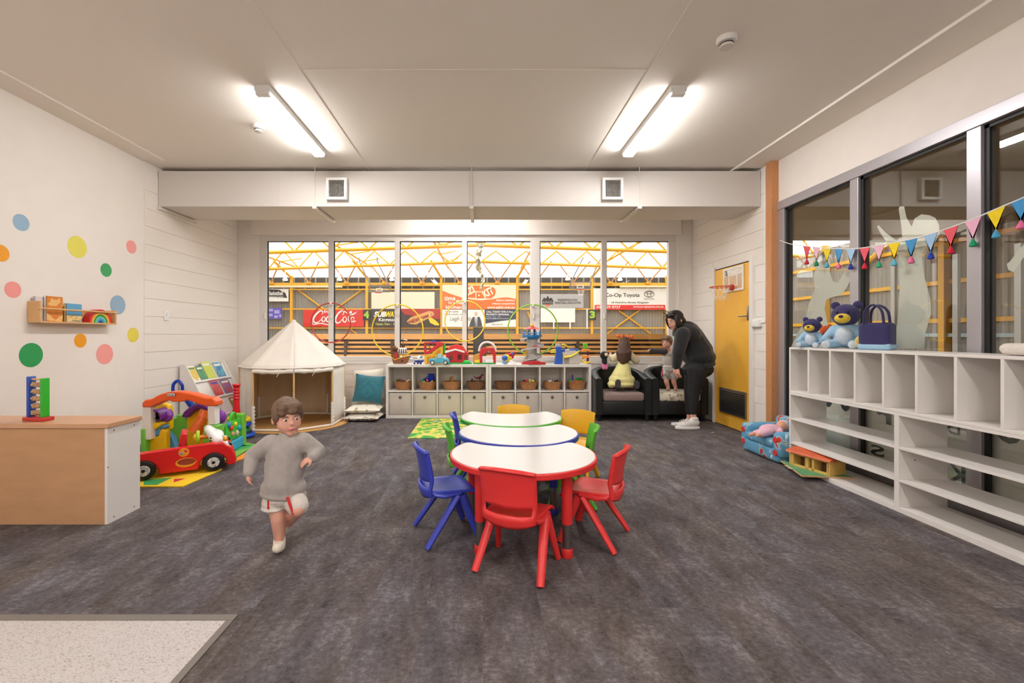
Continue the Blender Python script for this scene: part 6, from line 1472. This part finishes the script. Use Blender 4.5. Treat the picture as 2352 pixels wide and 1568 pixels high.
# ------------------------------------------------------------------ black tub armchairs
LEATH = mat('black_leather', (26, 27, 26), rough=.38, bump=.15, bscale=180)
def armchair(x, y, label, cush):
    t = thing('tub_armchair', label, 'armchair', (x, y, 0), group='black tub armchairs')
    def path(s, off):
        """plan of the wrap-around back, s 0..1 from left front to right front"""
        hw, dp, r = .385 - off, .60 - off, .30 - off * .7
        L1 = dp - r; L2 = math.pi / 2 * r; L3 = 2 * (hw - r); T = 2 * L1 + 2 * L2 + L3; d = s * T
        if d < L1: return (-hw, d)
        d -= L1
        if d < L2: a = d / r; return (-hw + r - r * math.cos(a), L1 + r * math.sin(a))
        d -= L2
        if d < L3: return (-hw + r + d, dp)
        d -= L3
        if d < L2: a = d / r; return (hw - r + r * math.sin(a), L1 + r * math.cos(a))
        return (hw, L1 - (d - L2))
    N = 44; vs = []; K = 8
    for i in range(N + 1):
        s = i / N; h = .595 + .14 * math.sin(math.pi * s) ** 1.6
        po, pi_ = path(s, 0), path(s, .095)
        pm = ((po[0] + pi_[0]) / 2, (po[1] + pi_[1]) / 2)
        vs += [(po[0], po[1], .09), (po[0], po[1], h - .035), (po[0] * .97 + pm[0] * .03, po[1] * .97 + pm[1] * .03, h - .012), (pm[0] * .5 + po[0] * .5, pm[1] * .5 + po[1] * .5, h), (pm[0] * .5 + pi_[0] * .5, pm[1] * .5 + pi_[1] * .5, h), (pi_[0], pi_[1], h - .015), (pi_[0], pi_[1], h - .04), (pi_[0], pi_[1], .09)]
    fs = [(i * K + k, i * K + (k + 1) % K, (i + 1) * K + (k + 1) % K, (i + 1) * K + k) for i in range(N) for k in range(K)]
    fs += [tuple(range(K)), tuple(N * K + k for k in reversed(range(K)))]
    MB().add(vs, fs).build('wrap_back', LEATH, t, ang=50)
    MB().rbox((0, .25, .185), (.60, .50, .19), .02).build('seat_base', LEATH, t)
    MB().rbox((0, .245, .335), (.575, .51, .125), .04, n=4).build('seat_cushion', cush, t)
    for q in (-1, 1):
        for yy in (.04, .45): MB().cyl((q * .33, yy, 0), (q * .33, yy, .1), .025, .032, n=10).build('foot', BLACK, t)
    for q in (-1, 1):
        MB().tube([(q * .338 - .045, -.004, .1), (q * .338 - .045, -.004, .56), (q * .338 - .03, -.004, .59), (q * .338 + .03, -.004, .59), (q * .338 + .045, -.004, .56), (q * .338 + .045, -.004, .1)], .004, 5).build('piping', LEATH, t)
    return t
AY = 6.28
armchair(X(1433, AY), AY, 'black tub armchair with a mauve seat where the girl kneels', cloth(150, 128, 122))
armchair(X(1566, AY) - .02, AY, 'black tub armchair with a printed seat where the boy stands', ramp_mat('mountain_print', [(.0, (226, 216, 196)), (.55, (224, 214, 194)), (.58, (60, 62, 60)), (.61, (226, 216, 196)), (.66, (84, 88, 84)), (.70, (226, 216, 196))], 13, rough=.85, detail=1))
t = thing('paper_scrap', 'small white paper scrap on the carpet near the yellow door', 'paper', (*G(1637, 993), .001))
MB().prism([(-.03, -.01), (.03, .012), (.02, .022), (-.02, .0)], 0, .001).build('sheet', WHITEP, t, smooth=False)
# ------------------------------------------------------------------ people
def frame(px0, Y0, z0=0.0):
    x0 = X(px0, Y0)
    def P(px, py, dy=0.0): return Vector((X(px, Y0 + dy) - x0, dy, Z(py, Y0 + dy) - z0))
    return (x0, Y0, z0), P
def hM(c, yaw, pitch=0.0, roll=0.0):
    return Matrix.Translation(c) @ Matrix.Rotation(yaw, 4, 'Z') @ Matrix.Rotation(pitch, 4, 'X') @ Matrix.Rotation(roll, 4, 'Y')
def head_prims(M, h, child=True):
    e = tuple(M.to_euler()); ck = 1.12 if child else .96
    def E(c, r): return ('e', M @ (Vector(c) * h), tuple(q * h for q in r), e)
    return [E((0, .05, .09), (.37, .43, .40)), E((0, -.10, -.14), (.29 * ck, .29, .33)), E((.13, -.19, -.17), (.15 * ck, .14, .15)), E((-.13, -.19, -.17), (.15 * ck, .14, .15)),
            E((0, -.25, -.39), (.13, .11, .10)), E((0, -.385, -.10), (.055, .075, .06)), E((0, -.36, -.02), (.04, .06, .10)), E((0, -.36, -.27), (.10, .05, .05)),
            E((.385, .06, -.06), (.04, .09, .12)), E((-.385, .06, -.06), (.04, .09, .12))]
LIP = plast(196, 104, 98, .5); IRIS = plast(44, 36, 34, .15); EYEW = plast(236, 232, 228, .25)
def face(body, M, h, brow):
    """eyes, brows and mouth: sub-parts of the body"""
    e = tuple(M.to_euler())
    for s in (-1, 1):
        w = MB().ball(M @ (Vector((s * .145, -.335, .0)) * h), (.056 * h, .048 * h, .030 * h), 12, rot=e).build('eye', EYEW, body)
        MB().ball(M @ (Vector((s * .145, -.368, .0)) * h), (.032 * h, .02 * h, .029 * h), 10, rot=e).build('iris', IRIS, body)
        MB().tube([M @ (Vector(p) * h) for p in ((s * .08, -.372, .085), (s * .15, -.372, .105), (s * .23, -.325, .08))], .014 * h, 6).build('eyebrow', brow, body)
    MB().tube([M @ (Vector(p) * h) for p in ((-.10, -.375, -.265), (-.04, -.415, -.255), (0, -.418, -.262), (.04, -.415, -.255), (.10, -.375, -.265))], [.012 * h, .022 * h, .024 * h, .022 * h, .012 * h], 6).build('mouth', LIP, body)
def hand(w, d, up, s, curl=.5, side=1):
    """palm, four fingers of unequal length with a bend, thumb off the side of the palm"""
    w, d, up = Vector(w), Vector(d).normalized(), Vector(up).normalized(); lat = d.cross(up).normalized() * side
    pr = [('c', w, .20 * s, w + d * .42 * s, .19 * s), ('c', w + lat * .16 * s + d * .15 * s, .12 * s, w + lat * .16 * s + d * .42 * s, .11 * s), ('c', w - lat * .16 * s + d * .15 * s, .12 * s, w - lat * .16 * s + d * .42 * s, .11 * s)]
    for k, L in enumerate((.42, .48, .45, .36)):
        b = w + d * .46 * s + lat * (.20 - .133 * k) * s
        m = b + (d * (1 - curl * .4) - up * curl * .5).normalized() * L * .5 * s; t_ = m + (d * (1 - curl) - up * curl).normalized() * L * .55 * s
        pr += [('c', b, .072 * s, m, .066 * s), ('c', m, .066 * s, t_, .052 * s)]
    b = w + lat * .20 * s + d * .12 * s; m = b + (lat * .8 + d * .5 - up * .2).normalized() * .26 * s; t_ = m + (lat * .2 + d * .9 - up * curl * .6).normalized() * .22 * s
    return pr + [('c', b, .09 * s, m, .075 * s), ('c', m, .075 * s, t_, .058 * s)]
def hair_cap(M, h, extra=()):
    e = tuple(M.to_euler())
    def E(c, r): return ('e', M @ (Vector(c) * h), tuple(q * h for q in r), e)
    return [E(c, r) for c, r in ([((0, .08, .17), (.415, .45, .385)), ((0, .22, -.02), (.36, .30, .34)), ((.12, -.26, .34), (.22, .13, .13)), ((-.14, -.25, .33), (.22, .13, .13)), ((.33, .0, .08), (.09, .22, .2)), ((-.33, .0, .08), (.09, .22, .2))] + list(extra))]
def skin(r, g, b): return mat('skin_%d' % r, (r, g, b), rough=.5, noise=.03, nscale=20)

# ---- running toddler
loc, P = frame(640, 2.5)
t = thing('person', 'toddler in a grey sweatshirt and white shorts running across the carpet', 'person', loc)
SK = skin(222, 164, 142)
HM = hM(P(661, 960, .0), R(38), R(4), R(-3)); h = .195
LB = [('c', P(660, 1012), .035, P(658, 990, .01), .036), ('e', P(656, 1060), (.075, .06, .12)), ('e', P(652, 1135), (.08, .065, .06)),
      ('c', P(633, 1148, .0), .052, P(639, 1192, -.02), .040), ('c', P(639, 1192, -.02), .040, P(641, 1215, -.01), .036), ('c', P(641, 1215, -.01), .036, P(642, 1247, .01), .026), ('c', P(642, 1250, .01), .024, P(637, 1264, -.06), .02),
      ('c', P(672, 1145, .0), .052, P(684, 1172, -.07), .041), ('c', P(684, 1172, -.07), .040, P(662, 1204, .15), .027), ('c', P(662, 1205, .15), .023, P(660, 1214, .20), .018),
      ('c', P(618, 1022), .034, P(580, 1050, .03), .028), ('c', P(580, 1050, .03), .028, P(572, 1088, -.03), .02), ('c', P(698, 1016), .034, P(730, 1040, .03), .028), ('c', P(730, 1040, .03), .028, P(716, 1054, -.05), .02)]
LB += hand(P(572, 1090, -.03), (P(571, 1110, -.05) - P(572, 1090, -.03)), (-1, -.2, 0), .075, .55, 1) + hand(P(717, 1054, -.05), (-.8, -.45, -.35), (.1, -.5, 1), .08, .6, -1)
bd = blob('body', SK, t, head_prims(HM, h) + LB, .0055, 3)
HAIRB = mat('brown_hair', (112, 86, 66), rough=.6, noise=.25, nscale=60, bump=.5, bscale=90, stretch=(1, 1, .3))
face(bd, HM, h, HAIRB)
blob('hair', HAIRB, t, hair_cap(HM, h, [((.05, -.33, .22), (.16, .08, .10)), ((-.2, -.27, .2), (.14, .09, .12)), ((.25, -.2, .2), (.12, .12, .14)), ((0, .2, .5), (.12, .14, .06))]), .0055, 2)
GREYS = cloth(168, 160, 154, .3, 60)
blob('sweatshirt', GREYS, t, [('e', P(657, 1030), (.105, .075, .075)), ('e', P(655, 1075), (.112, .085, .13)), ('e', P(651, 1120), (.125, .092, .07)), ('e', P(651, 1136, 0), (.130, .095, .03), (0, R(4), 0)), ('c', P(660, 1008), .05, P(658, 1020), .07),
     ('c', P(622, 1022), .054, P(581, 1049, .03), .044), ('c', P(581, 1049, .03), .045, P(573, 1086, -.03), .034), ('c', P(696, 1017), .054, P(729, 1038, .03), .044), ('c', P(729, 1038, .03), .044, P(719, 1052, -.04), .034), ('c', P(656, 1035), .09, P(652, 1110), .105)], .007, 9)
blob('collar', GREYS, t, [('e', P(660, 1006), (.058, .05, .014))], .005, 2)
t.location.z += .007
SHORT = cloth(226, 216, 206)
blob('shorts', SHORT, t, [('e', P(652, 1143), (.105, .08, .05)), ('c', P(631, 1150), .066, P(631, 1156), .068), ('e', P(631, 1168, -.005), (.072, .07, .014)), ('c', P(674, 1148), .062, P(684, 1163, -.05), .058)], .007, 2)
REDT = cloth(206, 44, 42)
MB().tube([P(611, 1144, -.045), P(609, 1158, -.05), P(609, 1171, -.05)], .005, 6).build('shorts_stripe', REDT, t); MB().tube([P(617, 1146, -.065), P(616, 1160, -.068), P(616, 1172, -.068)], .005, 6).build('shorts_stripe', REDT, t)
MB().tube([P(660, 1145, -.085), P(667, 1165, -.105), P(675, 1184, -.10)], .008, 6).build('shorts_stripe', REDT, t)
SOCK = cloth(236, 226, 206)
blob('sock', SOCK, t, [('c', P(642, 1241, .01), .032, P(641, 1256, .01), .033), ('c', P(641, 1257, .01), .033, P(637, 1261, -.065), .027)], .005, 3)
blob('sock', SOCK, t, [('c', P(664, 1200, .14), .032, P(661, 1207, .16), .031), ('c', P(661, 1207, .16), .031, P(658, 1219, .20), .025)], .005, 3)

# ---- woman bending towards the boy
loc, P = frame(1590, 5.9)
t = thing('person', 'woman in a black hoodie, black leggings and white sneakers bending by the armchairs', 'person', loc)
SK = skin(218, 160, 138)
HM = hM(P(1550, 738, -.02), R(-74), R(14), 0); h = .235
pr = head_prims(HM, h, False) + [('c', P(1558, 752, 0), .06, P(1570, 766, 0), .075), ('c', P(1575, 772), .11, P(1606, 838), .12)]
for dy, dx in ((-.10, 0), (.10, -9)):
    pr += [('c', P(1603 + dx, 852, dy), .085, P(1594 + dx, 897, dy), .05), ('c', P(1594 + dx, 897, dy), .05, P(1592 + dx, 948, dy), .035), ('c', P(1592 + dx, 945, dy), .035, P(1593 + dx, 970, dy), .037), ('c', P(1593 + dx, 974, dy), .03, P(1566 + dx, 981, dy), .025)]
pr += [('c', P(1568, 772, -.17), .06, P(1558, 815, -.22), .048), ('c', P(1558, 815, -.22), .046, P(1554, 846, -.2), .032), ('c', P(1566, 772, .17), .06, P(1556, 815, .22), .048), ('c', P(1556, 815, .22), .046, P(1552, 846, .2), .032)]
pr += hand(P(1554, 848, -.2), (.12, -.15, -1), (-1, -.2, -.1), .145, .5, 1) + hand(P(1552, 846, .2), (-.1, -.1, -1), (-1, .2, 0), .165, .4, -1)
bd = blob('body', SK, t, pr, .008, 3)
HAIRK = mat('black_hair', (26, 22, 22), rough=.42, noise=.3, nscale=40, bump=.4, bscale=80, stretch=(1, 1, .3))
face(bd, HM, h, HAIRK)
blob('hair', HAIRK, t, hair_cap(HM, h, [((0, .35, -.2), (.34, .26, .40)), ((-.34, -.05, -.15), (.09, .24, .36)), ((.34, -.05, -.15), (.09, .24, .36)), ((0, .45, -.5), (.28, .22, .3)), ((-.34, -.22, .0), (.05, .12, .3))]), .009, 3)
for q in (-.16, .16): MB().torus((0, 0, 0), .052 * 1, .005, 'Y', 18, 6, M=HM @ Matrix.Translation((q * h * 1.2, -.24 * h, .47 * h)) @ Matrix.Rotation(R(55), 4, 'X')).build('sunglass_rim', plast(60, 56, 54, .2), t)
KH = mat('black_fleece', (24, 24, 25), rough=.9, sheen=.25, bump=.5, bscale=35)
blob('hoodie', KH, t, [('e', P(1577, 770), (.165, .24, .15), (0, R(20), 0)), ('c', P(1580, 772), .175, P(1600, 812), .205), ('e', P(1604, 822), (.205, .235, .13)), ('e', P(1605, 842), (.20, .232, .055), (0, R(-12), 0)), ('e', P(1571, 755, 0), (.10, .13, .055), (0, R(20), 0)), ('e', P(1583, 750), (.09, .13, .05), (0, R(28), 0)),
     ('c', P(1568, 770, -.18), .092, P(1558, 814, -.225), .075), ('c', P(1558, 814, -.225), .074, P(1554, 843, -.205), .052), ('c', P(1568, 770, .18), .092, P(1556, 814, .225), .075), ('c', P(1556, 814, .225), .074, P(1552, 843, .205), .052)], .011, 7)
MB().rbox(P(1546.5, 779, -.10), (.012, .04, .045), .004).build('chest_print', plast(190, 200, 190), t)
KL = mat('black_leggings', (20, 20, 22), rough=.75, bump=.2, bscale=60)
lg = [('e', P(1604, 850), (.18, .205, .12))]
for dy, dx in ((-.10, 0), (.10, -9)): lg += [('c', P(1603 + dx, 852, dy), .13, P(1594 + dx, 897, dy), .078), ('c', P(1594 + dx, 897, dy), .078, P(1592 + dx, 948, dy), .05)]
t.location.z += .016
blob('leggings', KL, t, lg, .01, 6)
SNK = cloth(226, 220, 214, .4, 120)
for dy, dx in ((-.11, 0), (.11, -10)):
    sh = blob('sneaker', SNK, t, [('c', P(1598 + dx, 973, dy), .046, P(1585 + dx, 974, dy), .05), ('c', P(1585 + dx, 975, dy), .05, P(1562 + dx, 980, dy), .034), ('e', P(1595 + dx, 964, dy), (.05, .045, .03)), ('e', P(1570 + dx, 979, dy), (.075, .046, .03))], .007, 3)
    sol = MB().prism([(a, b) for a, b in circ(P(1579 + dx, 980, dy).x, dy, .158, 28, ry=.05)], -.0155, .02).build('sole', WHITEP, sh, bevel=.006)
    for k in range(3): MB().tube([P(1579 - 4 * k + dx, 967 + 2 * k, dy - .035), P(1579 - 4 * k + dx, 964.5 + 2 * k, dy), P(1579 - 4 * k + dx, 967 + 2 * k, dy + .035)], .005, 5).build('lace', WHITEP, sh)

# ---- boy standing on the armchair
SEAT = .398
loc, P = frame(1536, 6.5, SEAT)
t = thing('person', 'small boy in a pale grey top standing on the armchair and pointing', 'person', loc)
SK = skin(224, 168, 148)
HM = hM(P(1532, 788, .0), R(-48), R(6), 0); h = .178
pr = head_prims(HM, h) + [('c', P(1534, 800), .032, P(1535, 808), .036), ('e', P(1536, 828), (.07, .06, .11)), ('e', P(1537, 855), (.075, .06, .06))]
pr += [('c', P(1529, 860, 0), .045, P(1531, 880, -.02), .034), ('c', P(1531, 880, -.02), .034, P(1535, 893, .0), .024), ('c', P(1545, 860, 0), .045, P(1548, 880, -.02), .034), ('c', P(1548, 880, -.02), .034, P(1552, 893, .0), .024), ('c', P(1535, 895, .0), .022, P(1533, 895.5, -.05), .018), ('c', P(1552, 895, 0), .022, P(1551, 895.5, -.05), .018)]
pr += [('c', P(1527, 810, -.02), .032, P(1510, 808, -.06), .027), ('c', P(1510, 808, -.06), .026, P(1497, 806, -.10), .02), ('c', P(1545, 812, .0), .032, P(1552, 836, -.02), .022)]
pr += hand(P(1496, 806, -.10), (-1, -.25, 0), (0, 0, 1), .07, .4, 1) + hand(P(1552, 838, -.02), (.1, -.2, -1), (1, 0, 0), .07, .5, 1)
bd = blob('body', SK, t, pr, .006, 3)
HAIR2 = mat('light_brown_hair', (120, 92, 66), rough=.6, noise=.25, nscale=60, bump=.4, bscale=90)
face(bd, HM, h, HAIR2); blob('hair', HAIR2, t, hair_cap(HM, h), .006, 3)
LGREY = cloth(206, 198, 192, .3, 60)
blob('top', LGREY, t, [('e', P(1536, 815), (.085, .065, .05)), ('e', P(1536, 830), (.09, .072, .10)), ('e', P(1537, 845), (.098, .078, .03)), ('c', P(1544, 812, 0), .045, P(1551, 832, -.02), .034)], .007, 3)
blob('dark_sleeve', cloth(74, 70, 70, .3, 60), t, [('c', P(1527, 810, -.02), .048, P(1510, 808.5, -.06), .04), ('c', P(1510, 808.5, -.06), .04, P(1496, 806, -.10), .034)], .006, 2)
t.location.z += .014
blob('shorts', ramp_mat('grey_short_print', [(.3, (120, 118, 114)), (.5, (176, 172, 168)), (.62, (206, 202, 198))], 22, rough=.9, const=False), t, [('e', P(1537, 851), (.10, .082, .05)), ('c', P(1529, 860), .066, P(1530, 865), .066), ('c', P(1546, 860), .066, P(1547, 866), .066)], .008, 2)
MB().tube([P(1521, 850, -.07), P(1521, 858, -.075), P(1521, 866, -.065)], .008, 6).build('shorts_stripe', REDT, t)

# ---- girl kneeling on the other armchair
loc, P = frame(1430, 6.5, SEAT)
t = thing('person', 'long-haired girl in a pale yellow dress kneeling on the armchair, looking out of the window', 'person', loc)
SK = skin(222, 166, 146)
HM = hM(P(1434, 792, .10), R(176), R(5), 0); h = .19
pr = head_prims(HM, h) + [('c', P(1434, 806, .1), .034, P(1434, 815, .09), .04), ('e', P(1433, 832, .07), (.075, .06, .11)), ('e', P(1431, 865, .03), (.09, .08, .08))]
for a, b in ((1421, 1417), (1444, 1459)):
    pr += [('c', P(a, 878, .05), .05, P(a, 889, .13), .045), ('c', P(a, 889, .13), .045, P(b, 889, -.06), .03), ('c', P(b, 889, -.08), .024, P(b, 889, -.12), .022)]
pr += [('c', P(1420, 818, .08), .03, P(1406, 827, .12), .025), ('c', P(1406, 827, .12), .025, P(1402, 818, .17), .02), ('c', P(1448, 818, .08), .03, P(1461, 832, .12), .025), ('c', P(1461, 832, .12), .025, P(1452, 827, .20), .02)]
pr += hand(P(1402, 817, .18), (.2, .5, .5), (0, -1, .3), .07, .6, 1) + hand(P(1451, 826, .21), (-.6, .6, .1), (0, 0, 1), .07, .6, 1)
bd = blob('body', SK, t, pr, .0065, 3)
HAIR3 = mat('long_brown_hair', (84, 58, 42), rough=.5, noise=.35, nscale=30, bump=.8, bscale=45, stretch=(3, 3, .6))
face(bd, HM, h, HAIR3)
hp_ = [('c', P(1434, 795, .05), .085, P(1433, 815, .02), .085), ('c', P(1430, 815, .0), .075, P(1431, 832, -.02), .05), ('c', P(1440, 812, .0), .07, P(1444, 826, .0), .035), ('c', P(1424, 812, .02), .06, P(1423, 828, .0), .03), ('c', P(1433, 828, -.02), .045, P(1434, 838, -.02), .02), ('c', P(1439, 822, -.01), .04, P(1440, 835, -.01), .018), ('c', P(1427, 822, -.01), .04, P(1426, 834, -.01), .018)]
blob('hair', HAIR3, t, hair_cap(HM, h) + hp_, .007, 2)
hb = MB().tube([HM @ (Vector((.42 * math.cos(R(a)), .02, .16 + .42 * math.sin(R(a)))) * h) for a in range(0, 181, 15)], .006, 6).build('headband', plast(226, 110, 60, .6), t)
t.location.z += .016
BOW = ramp_mat('orange_bow_print', [(.3, (222, 96, 44)), (.52, (236, 150, 90)), (.62, (250, 226, 200))], 60, rough=.8)
for px, py, s in ((1424, 774.5, -1), (1446, 776, 1)):
    c_ = P(px, py, .07); MB().ball(c_ + Vector((-.028, 0, .004)), (.032, .02, .03), 12, rot=(0, R(20 * s), 0)).ball(c_ + Vector((.028, 0, -.004)), (.032, .02, .03), 12, rot=(0, R(20 * s), 0)).ball(c_, (.012, .022, .014), 8).build('bow', BOW, hb)
CREAMC = cloth(226, 212, 176, .35, 50)
blob('blouse', CREAMC, t, [('e', P(1433, 820, .08), (.095, .07, .06)), ('c', P(1420, 818, .08), .052, P(1408, 826, .11), .052), ('c', P(1408, 826, .11), .047, P(1403, 820, .16), .03), ('c', P(1448, 818, .08), .052, P(1460, 830, .11), .056), ('c', P(1460, 830, .11), .05, P(1454, 828, .18), .03)], .008, 3)
YD = cloth(232, 222, 150, .35, 40)
blob('dress', YD, t, [('e', P(1433, 833, .07), (.088, .07, .09)), ('c', P(1432, 842, .05), .085, P(1430, 862, .02), .125), ('e', P(1428, 874, .0), (.185, .17, .10)), ('e', P(1427, 884, -.01), (.20, .18, .055)), ('c', P(1410, 880, -.04), .06, P(1404, 886, -.05), .05), ('c', P(1450, 880, -.03), .06, P(1454, 886, -.04), .05), ('c', P(1431, 850, .03), .11, P(1428, 868, .0), .15)], .009, 8)
MB().tube([P(1437, 836, -.02), P(1440, 846, -.055), P(1438, 858, -.10)], [.012, .014, .006], 6).build('dress_bow_tail', YD, t)
for px, py, dy, c_ in ((1418, 887, -.16, (52, 48, 48)), (1461, 889, -.12, (52, 48, 48))):
    s_ = blob('shoe', cloth(*c_), t, [('c', P(px, py - 7, dy), .032, P(px, py + 4 if py + 4 < 893 else 892, dy), .034)], .006, 2)
    MB().prism([(P(px, py, dy).x + a, P(px, py, dy).z + b) for a, b in rrect(-.035, .035, -.03, .085, .034)], dy - .045, dy - .03, plane='XZ').build('sole', plast(70, 66, 66, .7), s_)
# dark soft toy tucked in the girl's arm
t = thing('soft_toy', 'small black soft toy with pink trousers tucked under the arm of the girl', 'soft toy', (X(1389, 6.60), 6.60, SEAT - .052))
z = lambda py: Z(py, 6.58) - SEAT
blob('body', cloth(28, 26, 28, .5, 300), t, [('e', (-.005, .02, z(808)), (.06, .055, .06)), ('c', (0, .02, z(816)), .04, (.0, .02, z(826)), .042)], .007, 3)
blob('trousers', cloth(222, 120, 168, .5, 300), t, [('c', (-.015, .02, z(829)), .036, (-.015, .0, z(836)), .03), ('c', (.02, .02, z(829)), .034, (.02, .0, z(836)), .028)], .007, 3)
MB().ball((.015, -.025, z(806)), (.03, .02, .026), 10).build('muzzle', cloth(236, 206, 176), t)
